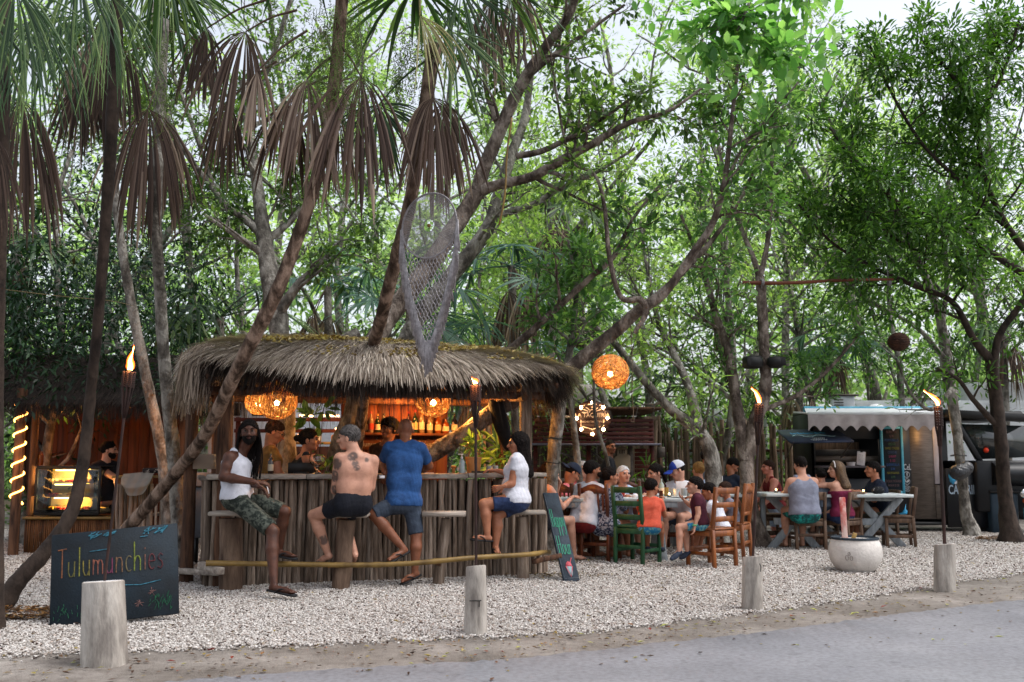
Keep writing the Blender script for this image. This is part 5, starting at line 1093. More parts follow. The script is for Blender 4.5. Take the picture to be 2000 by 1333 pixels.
torch('torch with tall straight flame on the nearest concrete post', tp + V3(0, 0, -.05), W(250, 752, tp[1]), .009, [(0.004, 0, .03), (.0, 0, .07), (.014, 0, .12), (.02, 0, .16)], .028, bh=.2)
_, tp = bollard('concrete post with small black corner mark in front of the bar', 929, 1240, 38, 45, 1107, marks=[[[(-.045, .26), (.045, .262)], [(.03, .262), (.028, .215)]]], lean=1)
torch('torch rising before the thatch edge, small flame blown left', tp + V3(0, 0, -.05), W(929, 780, tp[1]), .010, [(-.005, 0, .015), (-.02, 0, .03), (-.03, 0, .045)], .026, bh=.22)
_, tp = bollard('concrete post with dark smudge, third along the verge', 1470, 1192, 37, 41, 1088, marks=[[[(.05, .41), (.06, .38), (.055, .34)]]])
torch('torch with curved flame leaning left beside the orange chair', tp + V3(0, 0, -.05), W(1482, 822, tp[1]), .012, [(-.008, 0, .04), (-.03, 0, .09), (-.05, 0, .115), (-.07, 0, .135)], .023, bh=.26)
_, tp = bollard('farthest concrete post near the food truck', 1845, 1155, 38, 40, 1064)
torch('torch with ragged flame blown far left by the food truck', tp + V3(0, 0, -.05), W(1834, 830, tp[1]), .018, [(-.01, 0, .04), (-.06, 0, .09), (-.10, 0, .12), (-.14, 0, .15)], .026, bh=.3)

def woven_lamp(label, c, r, watts, cord_to, n=90, bulb=.032, flat=.95):
    t = thing('pendant_lamp', label, 'pendant lamp', c, 'lit woven globe lamps'); mb = MB()
    for i in range(n):
        ax = unit(R.normal(0, 1, 3)); A = frame(ax); off = rnd.uniform(-.75, .75) * r; rr = sqrt(r * r - off * off); a0 = rnd.uniform(0, 6.28); ln = rnd.uniform(2.5, 6.28); m = int(6 + ln * 3.2)
        q = np.array([c + (ax * off + (A[:, 0] * cos(a0 + a) + A[:, 1] * sin(a0 + a)) * rr) * (1 + .02 * sin(5 * a + i)) * V3(1, 1, flat) for a in np.linspace(0, ln, m)]); mb.tube(q, r * .017, 3, cap=False, tint=rnd.random())
    mb.build('shade', STRAND, t); v, f = ico(c - V3(0, 0, r * .12), bulb, 2); MB().add(v, f).build('bulb', E_BULB, t, smooth='all')
    MB().tube([c + V3(0, 0, -r * .12 + bulb), c + V3(0, 0, r * flat)], .008, 6).build('socket', M['black'], t)
    MB().tube([c + V3(0, 0, r * flat * .97), cord_to], .004, 5).build('cord', M['black'], t)
    lamp('lamp_light', c - V3(0, 0, r * .12), watts * 2.2, (1, .66, .3), bulb * 1.15)
c = W(1192, 727, 11.2); woven_lamp('large round woven lamp hanging outside under the fig limb', c, 36 / F * 11.2, 11, W(1192, 655, 12.0), 150)
c = W(541, 782, 10.9); woven_lamp('woven globe lamp under the thatch above the bartender in glasses', c, 39 / F * 10.9, 12, c + V3(0, 0, .5), 110, bulb=.03)
c = W(505, 786, 12.0); woven_lamp('second globe lamp half hidden behind the left bar lamp', c, 26 / F * 12.0, 8, c + V3(0, 0, .5), 80)
c = W(846, 783, 11.6); woven_lamp('woven globe lamp hanging by the bottle shelf', c, 34 / F * 11.6, 12, c + V3(0, 0, .5), 80, flat=.95)

# ============================================================ THE THATCHED BAR
P0 = G(408, 1148); P1 = G(1036, 1124); E1 = unit(P1 - P0); E2 = V3(-E1[1], E1[0], 0); BL = np.linalg.norm(P1 - P0); CT = 1.13
def bar(u, v, z): return P0 + E1 * u + E2 * v + V3(0, 0, z)          # along the front, inwards, up
BA = np.stack([E1, E2, V3(0, 0, 1)], 1)
hut = thing('thatched_bar', 'round cornered thatched bar hut with stick front and wooden counter', 'bar', bar(BL / 2, 0, 0))
# front of upright logs, each its own piece
def log_mesh(r, h, seed, k=9):
    mb = MB(); n = 6; rr = rnd.Random if False else None; z = np.linspace(0, h, n); pts = np.stack([np.cumsum(R.normal(0, .004, n)), np.cumsum(R.normal(0, .004, n)), z], 1)
    mb.tube(pts, r * (1 + R.normal(0, .07, n)), k, wob=.08); return mb
def pole_row(parent, name, pts, h, r, mat, variants=5, hv=.0, lean=.012):
    ms = []
    for i in range(variants):
        o = log_mesh(r, h, i).build(name, mat, None, smooth=60); ms.append(o.data); bpy.data.objects.remove(o)
    for i, p in enumerate(pts):
        o = link(name, ms[i % variants], parent, p); o.rotation_euler = (rnd.gauss(0, lean), rnd.gauss(0, lean), rnd.uniform(0, 6.28)); s_ = rnd.uniform(.8, 1.2); o.scale = (s_, s_, 1 + rnd.uniform(-hv, hv))
nlog = int(BL / .046)
pole_row(hut, 'log', [bar((i + .5) * BL / nlog, rnd.uniform(-.012, .012), -.02) for i in range(nlog)], CT - .02, .0255, M['log'])
MB().bbox(bar(BL / 2, .06, CT / 2 - .03), (BL, .02, CT - .06), .003, BA).build('dark_gap_sheet', M['thatch_dark'], hut)  # dark sheet added so the gaps between the logs read as shade
# rounded right end and left return
RC = [bar(BL + .25 * sin(a), .25 - .25 * cos(a), -.02) for a in np.linspace(.2, 1.5, 6)] + [bar(BL + .27, .3 + .06 * i, -.02) for i in range(11)]
pole_row(hut, 'log', RC, CT - .02, .030, M['log'])
pole_row(hut, 'log', [bar(-.03, .06 + .06 * i, -.02) for i in range(22)], CT - .02, .030, M['log'])
# counter top of worn planks
for a, b in ((-.06, .95), (.955, 1.86), (1.865, 2.75), (2.755, BL + .05)):
    mb = MB(); mb.bbox(bar((a + b) / 2, .17 + rnd.uniform(-.01, .01), CT + rnd.uniform(-.004, .004)), (b - a, .52, .055), .008, BA); mb.build('counter_plank', M['plank'], hut)
for a, b in ((.44, 1.1), (1.105, 1.7)):
    MB().bbox(bar(BL + .12, (a + b) / 2, CT), (.5, b - a, .05), .008, BA).build('counter_plank', M['plank'], hut)
MB().bbox(bar(.08, 1.02, CT - .02), (.42, 1.1, .05), .008, BA).build('counter_plank', M['plank'], hut)
def post(u, v, r, z0, z1, mat='log_dark', name='post', lean=0):
    p = bar(u, v, z0); q = bar(u + lean, v, z1); MB().tube([p + (q - p) * t for t in np.linspace(0, 1, 7)], r * np.array([1.1, 1.02, 1, .97, 1, .96, .95]), 12, wob=.04).build(name, M[mat], hut, smooth=60)
post(.11, .02, .085, -.03, 2.05); post(BL - .02, .10, .075, -.03, 2.2, 'log'); post(BL + .15, 1.6, .07, -.03, 2.2); post(.1, 1.7, .07, -.03, 2.2); post(BL * .5, 1.95, .06, -.03, 2.5)
post(-.22, .5, .07, -.03, 2.0)
for a in (0.2, BL - .1): MB().tube([bar(a, -.1, 2.02), bar(a, 1.9, 2.08)], .04, 8).build('beam', M['log_dark'], hut, smooth=60)
MB().tube([bar(-.3, .1, 2.04), bar(BL + .2, .1, 2.06)], .045, 8).build('beam', M['log_dark'], hut, smooth=60); MB().tube([bar(-.3, 1.75, 2.06), bar(BL + .2, 1.75, 2.06)], .045, 8).build('beam', M['log_dark'], hut, smooth=60)
# bamboo foot rail, its brackets and the short rail round the corner
rp = [W(402, 1100, 9.95), W(520, 1102, 10.1), W(700, 1104, 10.28), W(800, 1101, 10.36), W(900, 1092, 10.5), W(1000, 1083, 10.75), W(1050, 1080, 11.0), W(1072, 1079, 11.4)]
p = smooth_path(rp, 6); p[:, 2] = np.clip(p[:, 2], .2, .3); MB().tube(p, [.027 * (1.14 if i % 7 == 0 else 1) for i in range(len(p))], 10).build('foot_rail', M['bamboo'], hut, smooth=50)
for px, Y in ((700, 10.3), (860, 10.45)):
    q = W(px, 1104, Y); q[2] = .23; MB().tube([q, q + E2 * .28], .014, 6).build('rail_bracket', M['log_dark'], hut)
mb = MB(); beam(mb, W(392, 1104, 10.2), W(432, 1116, 9.95), .08, .07); mb.build('low_beam', M['plank'], hut); mb = MB(); beam(mb, W(290, 1113, 11.3), W(430, 1119, 10.3), .07, .06); mb.build('low_beam', M['plank'], hut)
mb = MB(); beam(mb, W(1040, 1098, 11.0), W(1096, 1085, 11.1), .06, .05); mb.build('low_beam', M['log_dark'], hut)
# ---- back wall: warm boards, shelf, mirrored alcove
bw = 1.95
ub = [(np.array(W(px, 900, P0[1] + 1.9)) - P0).dot(E1) for px in (676, 912)]
nb = 9
for i in range(nb):
    a = ub[0] + (ub[1] - ub[0]) * i / nb; b_ = ub[0] + (ub[1] - ub[0]) * (i + 1) / nb
    MB().bbox(bar((a + b_) / 2, bw + rnd.uniform(0, .012), 1.1), (b_ - a - .004, .025, 2.25), .003, BA).build('wall_board', M['brown_board'], hut)
def uat(px, v, py=900):                    # bar coordinate under a pixel column at depth v
    lo, hi = -2.0, 6.0
    for _ in range(40):
        m = (lo + hi) / 2; q = bar(m, v, 0)
        if q[0] / q[1] < (px - 1000) / F / (cos(PITCH) - (666.5 - py) / F * sin(PITCH)): lo = m
        else: hi = m
    return lo
def zat(py, px, v): q = bar(uat(px, v), v, 0); return W(px, py, q[1])[2]
sz = zat(846, 800, bw - .12)
MB().bbox(bar((ub[0] + ub[1]) / 2, bw - .13, sz - .02), (ub[1] - ub[0] + .02, .22, .035), .004, BA).build('shelf', M['brown_board'], hut)
MB().bbox(bar((ub[0] + ub[1]) / 2, bw - .13, zat(783, 800, bw)), (ub[1] - ub[0], .16, .025), .004, BA).build('shelf', M['brown_board'], hut)
mb = MB(); mb.bbox(bar((ub[0] + ub[1]) / 2, bw - .06, sz - .15), (ub[1] - ub[0], .02, .13), .003, BA); sgn = mb.build('name_board', M['brown_board'], hut)
CHK = flat('chalk_white', '948a80'); mb = MB()
for px in (695, 815): write('Tulumunchies', bar(uat(px, bw), bw - .071, sz - .175), E1, V3(0, 0, 1), .038, .007, mb=mb, gap=.25)
mb.build('lettering', CHK, sgn)
# back counter and its front boards
mb = MB(); MB().bbox(bar(BL * .62, 1.62, .98), (2.4, .5, .04), .005, BA).build('back_counter', M['brown_board'], hut)
for i in range(13): MB().bbox(bar(BL * .62 - 1.2 + .184 * (i + .5), 1.40, .48), (.18, .02, .96), .003, BA).build('counter_board', M['brown_board'], hut)
# ---- thatch roof
ez = W(600, 713, 9.95)[2]; rz_ = W(650, 668, 11.4)[2]; HH = rz_ - ez
uL = uat(350, .6) ; uR = uat(1112, .4); UC = (uL + uR) / 2; UA = (uR - uL) / 2; VC = .82; VB = 1.42
def dome(th, r):
    c, s_ = np.cos(th), np.sin(th); p_ = np.where(c < 0, 5.0, 3.2); rad = (np.abs(c) ** p_ + np.abs(s_) ** 2.6) ** (-1 / p_ * 1.0)
    rad = 1 / ((np.abs(c) ** p_ + np.abs(s_) ** p_) ** (1 / p_)); u = UC + UA * r * rad * c; v = VC + VB * r * rad * s_
    U = np.clip(np.abs(r * rad * c), 0, 1); V = np.clip(np.abs(r * rad * s_), 0, 1); pu = np.where(c < 0, 9.0, 4.2)
    z = ez + HH * (1 - U ** pu) ** .62 * (1 - V ** 2.3) ** .75 + .04 * np.sin(u * 1.7) * (1 - r) - .10 * np.clip(c, 0, 1) ** 3 * r ** 3
    return P0 + np.outer(u, E1) + np.outer(v, E2) + np.outer(z, V3(0, 0, 1))
mb = MB(); nt_h, nr = 96, 16; TH = np.arange(nt_h) * 2 * pi / nt_h; rs = np.linspace(0.0, .985, nr)
for layer, off in ((0, -.03), (1, -.13)):
    V = np.concatenate([dome(TH, np.full(nt_h, r)) + V3(0, 0, off) for r in rs]); i = np.arange(nr - 1)[:, None] * nt_h; j = np.arange(nt_h)[None, :]; j2 = (j + 1) % nt_h; mb.add(V, np.stack([i + j, i + j2, i + nt_h + j2, i + nt_h + j], -1).reshape(-1, 4))
roof = mb.build('roof', M['thatch_dark'], hut, smooth='all')
for k in range(7):
    a = -.1 + k * (BL + .3) / 6; MB().tube([bar(a, -.35, ez - .1), bar(a, VC, rz_ - .22), bar(a, 1.95, ez - .08)], .028, 6).build('rafter', M['log_dark'], hut)
THM = leaf_mat('dry_thatch', '4c4038', '9c8e82', 'd6cabd', .12, .8); THD = leaf_mat('shaded_thatch', '120e0c', '241c18', '3e332c', .05, .9)  # THD is the same straw with shade put into its colour
def blades(mb, th, r0, L, w, lift, droop, sag=0.0, toward=None, bend=0.12):
    n = len(th); A = dome(th, r0); B_ = dome(th, np.minimum(r0 + .06, .999)); T = B_ - A; T /= np.linalg.norm(T, axis=1)[:, None] + 1e-9; T = T + R.normal(0, bend, (n, 3)); T /= np.linalg.norm(T, axis=1)[:, None]
    S = np.cross(T, V3(0, 0, 1)); S /= np.linalg.norm(S, axis=1)[:, None] + 1e-9; NN = np.cross(S, T); rows = []
    for t in (0, .45, .8, 1.0):
        c = A + T * (L * t)[:, None] + NN * (lift * sin(t * 2.2) + .012)[:, None] if False else A + T * (L * t)[:, None] + NN * (lift * math.sin(t * 2.0) + .01)
        c[:, 2] -= droop * (t ** 2) * L; wd = (w * (1 - .75 * t ** 3))[:, None]; rows.append(np.stack([c - S * wd, c + S * wd], 1))
    v = np.stack(rows, 1).reshape(-1, 3); o = np.arange(n)[:, None] * 8; tn = np.repeat(np.clip(R.normal(.55, .25, n), 0, 1), 8)
    mb.add(v, np.concatenate([o + np.array(q) for q in ((0, 1, 3, 2), (2, 3, 5, 4), (4, 5, 7, 6))]), 0, tn)
def frontth(n, back=.1): th = R.uniform(pi, 2 * pi, n); m = R.random(n) < back; th[m] = R.uniform(0, pi, m.sum()); return th
mb = MB(); n = 46000; th = frontth(n); r0 = np.sqrt(R.uniform(.02, .93, n)); blades(mb, th, r0, R.uniform(.16, .36, n), R.uniform(.0028, .006, n), .02, .12)
n = 5200; th = frontth(n, .2); blades(mb, th, R.uniform(.90, .985, n), R.uniform(.08, .17, n), R.uniform(.0028, .006, n), .01, .6)
mb.build('thatch', THM, roof, kind='stuff')
mb = MB(); n = 15000; th = frontth(n, .35); A_ = R.uniform(.84, .965, n); blades(mb, th, A_, R.uniform(.10, .20, n), R.uniform(.003, .007, n), -.09, 1.3, bend=.25)
n = 900; th = frontth(n, .35); blades(mb, th, R.uniform(.88, .93, n), R.uniform(.2, .34, n), R.uniform(.002, .004, n), -.1, 1.6, bend=.2)
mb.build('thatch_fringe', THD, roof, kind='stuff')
mb = MB()
for i in range(2600):                                     # long straw hanging down over the left end
    u = uL + rnd.uniform(-.02, .45) ; v = rnd.uniform(-.35, 1.4); t0 = rnd.random(); top = bar(u + .12, v, ez + .1 + .16 * rnd.random()); L = rnd.uniform(.15, .62) * (1.0 if u < uL + .2 else .35)
    out = -rnd.uniform(.02, .16); q = np.array([top, top + E1 * out * 1.0 + V3(0, 0, -L * .35), top + E1 * (out * 1.3) + V3(rnd.gauss(0, .02), rnd.gauss(0, .02), -L)]); w_ = V3(.0035, .002, 0)
    mb.add(np.stack([q - w_, q + w_], 1).reshape(-1, 3), [(0, 1, 3, 2), (2, 3, 5, 4)], 0, rnd.uniform(.1, .55))
mb.build('thatch_skirt', THM, roof, kind='stuff')
mb = MB()
for i in range(1500):                                      # fallen curled leaves caught in the straw
    while True:
        th = rnd.uniform(pi, 2 * pi); r = rnd.uniform(.3, .93); q = dome(np.array([th]), np.array([r]))[0]
        w_ = math.sin(q[0] * 7 + 3 * math.sin(r * 9)) + math.sin(q[0] * 3.1 + r * 14)
        if w_ > rnd.uniform(-.3, 1.6) and q[0] > -2.7: break
    a = rnd.uniform(0, 6.28); d = V3(cos(a), sin(a), rnd.uniform(-.2, .6)) * rnd.uniform(.035, .07); s_ = V3(-sin(a), cos(a), .3) * rnd.uniform(.012, .026); q = q + V3(0, -.012, .04)
    mb.add([q, q + d * .5 + s_ + V3(0, 0, .012), q + d + V3(0, 0, -.005), q + d * .5 - s_ + V3(0, 0, .012), q + d * .5 - V3(0, 0, .006)], [(0, 4, 1), (4, 2, 1), (0, 3, 4), (4, 3, 2)], 0, rnd.random())
mb.build('leaves', leaf_mat('roof_leaf', '5c4526', '9a8450', 'c4b688', .2), kind='stuff', label='curled yellow brown leaves lying on the thatch')
# warm lamps inside the bar that the photo shows glowing (shelf light, kitchen side); the limb one is added to brighten the fig limb
q = bar(BL * .66, 1.5, 2.05); lamp('shelf_light', q, 20, (1, .33, .08), .08); q = bar(uat(915, .8), .8, 1.95); lamp('limb_fill', q, 65, (1, .4, .08), .1)
q = bar(-.45, 2.0, 1.7); lamp('side_light', q, 9, (1, .33, .06), .1)
# ---- bottles on the shelf
def bottle(label, px, v, z0, h, r, col, cap, lab=None, lc='b8a888', neck=.32, grp='bottles on the lit back shelf', txt=None, cat='bottle', name='bottle', base=None):
    b = base if base is not None else bar(uat(px, v), v, z0); t = thing(name, label, cat, b, grp); nr_ = r * neck
    MB().lathe([(r * .9, 0), (r, .012), (r, h * .58), (r * .8, h * .66), (nr_, h * .76), (nr_, h * .93)], b, 12).build('glass_body', col, t, smooth=40)
    MB().lathe([(nr_ * 1.12, h * .9), (nr_ * 1.12, h)], b, 10).build('cap', cap, t, smooth=40)
    if lab: MB().lathe([(r * 1.03, h * .14), (r * 1.03, h * .44)], b, 14, cap=False).build('label_band', lab, t, smooth=40)
    return t
BG = {k: pm('bottle_' + k, c, rough=.12, bump=0, spec=.7) for k, c in dict(clear='6a5a48', brown='2a140a', green='0f2412', amber='6a3410', dark='0e0a0a').items()}
LB = {k: flat('label_' + k, c) for k, c in dict(white='b8ac98', cream='a8906a', red='8a2a1a', black='1c1612').items()}
CP = {k: flat('cap_' + k, c, .4) for k, c in dict(red='8a1c12', black='151110', gold='8a6a2a', wood='9a7a58').items()}
for px, h, r, g_, c_, l_, lb in ((697, .30, .036, 'clear', 'wood', 'cream', 'tall clear bottle with wooden stopper at the left shelf end'), (712, .24, .036, 'dark', 'black', 'black', 'squat dark bottle second on the shelf'), (723, .27, .036, 'clear', 'red', 'red', 'clear bottle with red cap and red label'), (736, .24, .036, 'green', 'gold', 'white', 'green bottle with square white label'), (748, .25, .04, 'green', 'black', 'cream', 'round green bottle next to the bartender in the dark'),
                                    (797, .28, .03, 'brown', 'red', 'red', 'slim brown bottle with red cap right of the bald head'), (810, .30, .038, 'green', 'red', 'cream', 'green bottle with red cap and yellow label'), (823, .32, .038, 'clear', 'black', 'white', 'clear long necked bottle with printed white label'), (839, .27, .038, 'clear', 'wood', 'white', 'clear bottle with oval white label under the lamp'), (855, .25, .042, 'amber', 'black', 'cream', 'square shouldered amber bottle'), (870, .20, .046, 'amber', 'black', 'white', 'short wide jar like bottle with black stopper'), (887, .26, .042, 'dark', 'black', 'white', 'dark bottle with white label at the right shelf end')):
    bottle(lb, px, bw - .13, sz, h, r, BG[g_], CP[c_], LB[l_])
for i, px in enumerate((702, 724, 771, 793, 862)):
    bottle(['small pale bottle on the high shelf, left end', 'yellow bottle on the high shelf', 'thin bottle on the high shelf', 'orange lit bottle on the high shelf', 'dim bottle on the high shelf, right side'][i], px, bw - .13, zat(781, 800, bw), .14, .026, BG[['clear', 'amber', 'clear', 'amber', 'brown'][i]], CP['gold'], LB['cream'], grp='bottles on the high shelf')
# ---- things on the counter
def on_bar(px, v=.12): return bar(uat(px, v), v, CT + .028)
bottle('brown beer bottle standing on the counter by the dreadlocked man', 0, 0, 0, .235, .03, BG['brown'], CP['gold'], LB['white'], grp=None, cat='beer bottle', name='beer_bottle', base=on_bar(529, .1))
b = on_bar(620, .12); t = thing('glass_bowl', 'round glass bowl on a stem standing on the counter', 'glass bowl', b); MB().lathe([(.05, 0), (.045, .008), (.012, .02), (.01, .06), (.03, .075), (.075, .11), (.092, .15), (.085, .19), (.06, .215), (.057, .215), (.08, .19), (.087, .15), (.07, .112), (.01, .08)], b, 24).build('bowl', M['glass'], t, smooth=60)
b = on_bar(902, .05); t = thing('pump_bottle', 'clear sanitiser pump bottle on the counter', 'pump bottle', b); MB().lathe([(.032, 0), (.034, .01), (.034, .13), (.02, .155), (.012, .165)], b, 16).build('bottle_body', pm('gel', '8a9a9c', 'a8b4b6', 5, rough=.15, bump=0, spec=.6), t, smooth=50)
MB().lathe([(.014, .163), (.014, .185), (.005, .186), (.005, .21)], b, 10).build('pump', M['white'], t); mb = MB(); beam(mb, b + V3(-.045, 0, .213), b + V3(.018, 0, .213), .016, .01); mb.build('nozzle', M['white'], t)
b = on_bar(925, .22); t = thing('plant_pot', 'ochre pot with a small plant on the counter end', 'plant pot', b); MB().lathe([(.075, 0), (.09, .16), (.098, .165), (.098, .185), (.085, .185), (.08, .15)], b, 18).build('pot', M['terracotta'], t, smooth=40)
mb = MB(); cc = [b + V3(rnd.gauss(0, .03), rnd.gauss(0, .03), .24 + rnd.uniform(0, .12)) for _ in range(9)]; leaf_cloud(mb, cc, [V3(0, 0, 1)] * 9, 6, .05, .13, .3, True, 0); mb.build('foliage', LMAT['near'], t, kind='stuff')
for px, lb, v in ((955, 'small drink glass on the counter by the woman in white', .06), (968, 'clear cup at the right counter end', .1), (496, 'small jar behind the dreadlocked man', .08)):
    b = on_bar(px, v); t = thing('glass', lb, 'glass', b); MB().lathe([(.024, 0), (.03, .085), (.028, .085), (.022, .006)], b, 14).build('cup', pm('frosted', '8f9494', 'a8acac', 5, rough=.2, bump=0), t, smooth=50)
t = thing('tray', 'flat dark tray of menus on the counter before the woman in white', 'tray', on_bar(940, .1)); MB().bbox(on_bar(940, .1) + V3(0, 0, .012), (.2, .14, .022), .004, BA).build('tray_body', M['rubber'], t)
t = thing('till_screen', 'black till screen behind the counter before the dark haired bartender', 'till', on_bar(588, .3)); MB().bbox(on_bar(588, .3) + V3(0, 0, .06), (.28, .03, .12), .004, BA).build('screen', M['black'], t); MB().bbox(on_bar(588, .3) + V3(0, 0, .01), (.16, .1, .02), .004, BA).build('stand', M['black'], t)
t = thing('napkin', 'white paper lying on the counter beside the blue shirted man', 'paper', on_bar(838, .05)); MB().bbox(on_bar(838, .02) + V3(0, 0, .004), (.1, .07, .006), .001, BA).build('sheet', M['paper'], t)
t = thing('wooden_pestle', 'small mushroom shaped wooden pestle on the counter', 'pestle', on_bar(886, .16)); MB().lathe([(.02, 0), (.018, .05), (.03, .06), (.032, .075), (.02, .085)], on_bar(886, .16), 12).build('pestle_body', M['terracotta'], t, smooth=50)
# potted plants inside the bar
def sprig(label, base, n, L, h, mat='near', cat='plant', name='leafy_plant', spread=.1, asp=.5, up=.5):
    t = thing(name, label, cat, base); st = MB(); cs = []; ds = []
    for i in range(n):
        a = rnd.uniform(0, 6.28); tip = base + V3(cos(a) * spread * rnd.random() * 2, sin(a) * spread * rnd.random(), h * rnd.uniform(.5, 1)); q = smooth_path([base, (base + tip) / 2 + V3(0, 0, .03), tip], 4); st.tube(q, .005, 5, cap=False); cs.append(tip); ds.append(V3(cos(a) * .3, sin(a) * .3, up))
    st.build('stem', M['log_dark'], t); mb = MB(); leaf_cloud(mb, cs, ds, 7, L * .3, L, asp, True, 0); mb.build('foliage', LMAT[mat], t, kind='stuff'); return t
sprig('glossy leafy plant growing behind the counter between the bartenders', bar(uat(620, .9), .9, 1.0), 5, .17, .95)
sprig('low leafy plant behind the glass bowl', bar(uat(632, .7), .7, .95), 4, .13, .38)
palmb = bar(uat(985, 1.3), 1.3, .9); sprig('dark green palm like plant inside the right end of the bar', palmb, 8, .34, .65, 'near', asp=.16, up=.3, spread=.16)
# black hanging swing punch bag shape by the right post
t = thing('hanging_bag', 'long black bag hanging from the thatch near the woman in white', 'bag', bar(uat(985, .6), .6, 1.5)); q = bar(uat(968, .6), .6, 1.98); q2 = bar(uat(994, .6), .6, 1.42)
MB().tube(smooth_path([q + V3(0, 0, .03), q, q + (q2 - q) * .35, q + (q2 - q) * .7, q2], 4), np.interp(np.linspace(0, 1, 17), [0, .12, .3, .6, .9, 1], [.02, .08, .10, .095, .06, .03]), 12).build('bag_body', M['black_rough'], t, smooth='all')
MB().tube([q, q + V3(0, 0, .25)], .005, 5).build('strap', M['black'], t)
# stools
def stool(label, tx, ty, bx, by, wt, wb, planks, sx0, sx1, mat='log', curved=False):
    b = G(bx, by); Y = b[1]; t = thing('log_stool', label, 'stool', b, 'log stools along the bar'); top = W(tx, ty, Y); s_ = np.linspace(0, 1, 8)
    MB().tube([b + V3(0, 0, -.03) + (top - b - V3(0, 0, .02)) * q for q in s_], np.linspace(wb, wt, 8) / 2 * Y / F * (1 + .03 * np.sin(s_ * 9 + bx)), 14, wob=.03).build('trunk_leg', M[mat], t, smooth=60)
    x0 = W(sx0, ty, Y)[0]; x1 = W(sx1, ty, Y)[0]; mb = MB()
    if curved:
        k = 9; a = np.linspace(-.25, pi + .25, k); prof = [(.11 * cos(q), .045 * sin(q)) for q in a] + [(.08 * cos(q), .03 * sin(q) - .008) for q in a[::-1]]
        mb.poly(prof, V3(x0, Y, top[2] - .012), V3(0, -1, 0), V3(0, 0, 1), (x1 - x0))
    else: mb.bbox(V3((x0 + x1) / 2, Y, top[2]), (x1 - x0, .27, .045), .012)
    mb.build('seat', M['plank'], t); return Y, top[2]
stool('thick log stool under the dreadlocked man', 452, 1003, 451, 1153, 44, 46, 1, 413, 492, 'stump')
stool('log stool under the shirtless tattooed man', 677, 1006, 665, 1151, 34, 36, 1, 634, 720, 'stump')
stool('empty leaning log stool with a half round seat', 872, 1004, 855, 1143, 20, 22, 1, 826, 910, 'log', True)
stool('log stool under the woman in white and denim shorts', 1019, 1001, 1022, 1132, 22, 24, 1, 983, 1066, 'log')
stool('pale round topped stool behind the leaning chalkboard', 1092, 996, 1086, 1085, 18, 20, 1, 1066, 1126)
stool('short plank bench stool against the stall, left of the bar', 332, 1004, 338, 1082, 20, 24, 1, 304, 364)
# grey chest behind the bar's left side
b = G(386, 1108); t = thing('grey_cooler', 'grey box fridge standing left of the bar', 'cooler', b); z0 = .35; MB().bbox(b + V3(0, .25, .75), (.42, .5, .8), .02).build('cabinet', pm('cool_grey', '5a5f66', '6c7178', 4, rough=.5, bump=.03), t)
mb = MB(); mb.bbox(b + V3(0, -.005, .98), (.3, .02, .02), .004); mb.build('handle', M['black'], t); mb = MB(); [mb.box(b + V3(x, .25 + y, .17), (.05, .05, .4)) for x in (-.17, .17) for y in (-.2, .2)]; mb.build('stand', M['black'], t)
t = thing('cardboard_box', 'pale box on the left end of the bar counter', 'box', W(402, 905, 10.9)); MB().bbox(W(402, 902, 10.9), (.22, .2, .16), .006).build('carton', flat('carton', '8a7a6c'), t)
# ============================================================ PEOPLE PLACED
def J(x, y, Y): return W(x, y, Y)
C_WHITE = cloth('white', 'b4b6c0', 'c6c8d2'); C_BLUE = cloth('blue_tee', '1c3c68', '284f84'); C_CAMO = pm('cloth_camo', '1e2420', '50544c', 22, rough=.95, bump=.25, bs=90, c3='343a34', lo=.42, hi=.58, detail=2)
C_BLK = cloth('black', '0e1018', '181a22'); C_GREY = cloth('greyblue_shorts', '2c3542', '3c4655'); C_DENIM = cloth('denim', '17233f', '2a3a5e', 22); C_TRUNKS = cloth('swim_black', '0a0d16', '121520')
C_MUST = cloth('mustard', '6a4a22', '7a5a2c'); C_PINK = cloth('pink', 'b8606a', 'c8727a'); C_PAT = pm('cloth_pattern', '1d2740', '8a90a0', 38, rough=.9, bump=.2, bs=90, lo=.47, hi=.53, detail=3)
C_LBLUE = cloth('light_blue', '8ea0bc', 'a8b8d0'); C_CORAL = cloth('coral', 'c4503a', 'd0604a'); C_BURG = cloth('burgundy', '38101e', '4a1a2a'); C_AQUA = pm('cloth_aqua', '1c6a94', '7aa8a0', 24, rough=.9, bump=.2, bs=90, lo=.45, hi=.6); C_TEAL = pm('cloth_teal', '0c3a3c', '1c8a84', 14, rough=.9, bump=.2, bs=90, lo=.45, hi=.6)
C_TGREY = cloth('tank_grey', '6c7080', '7c8090'); C_MAG = cloth('magenta', '5c1430', '6e1c3c'); C_NAVY = cloth('navy', '10182a', '1a2438'); C_HGREY = cloth('heather', '4e5866', '5e6876'); C_RED = cloth('dull_red', '5a1418', '6a1c20'); C_BROWN = cloth('dark_brown', '2a1a12', '38241a')
BAR_G = 'people at the thatched bar'
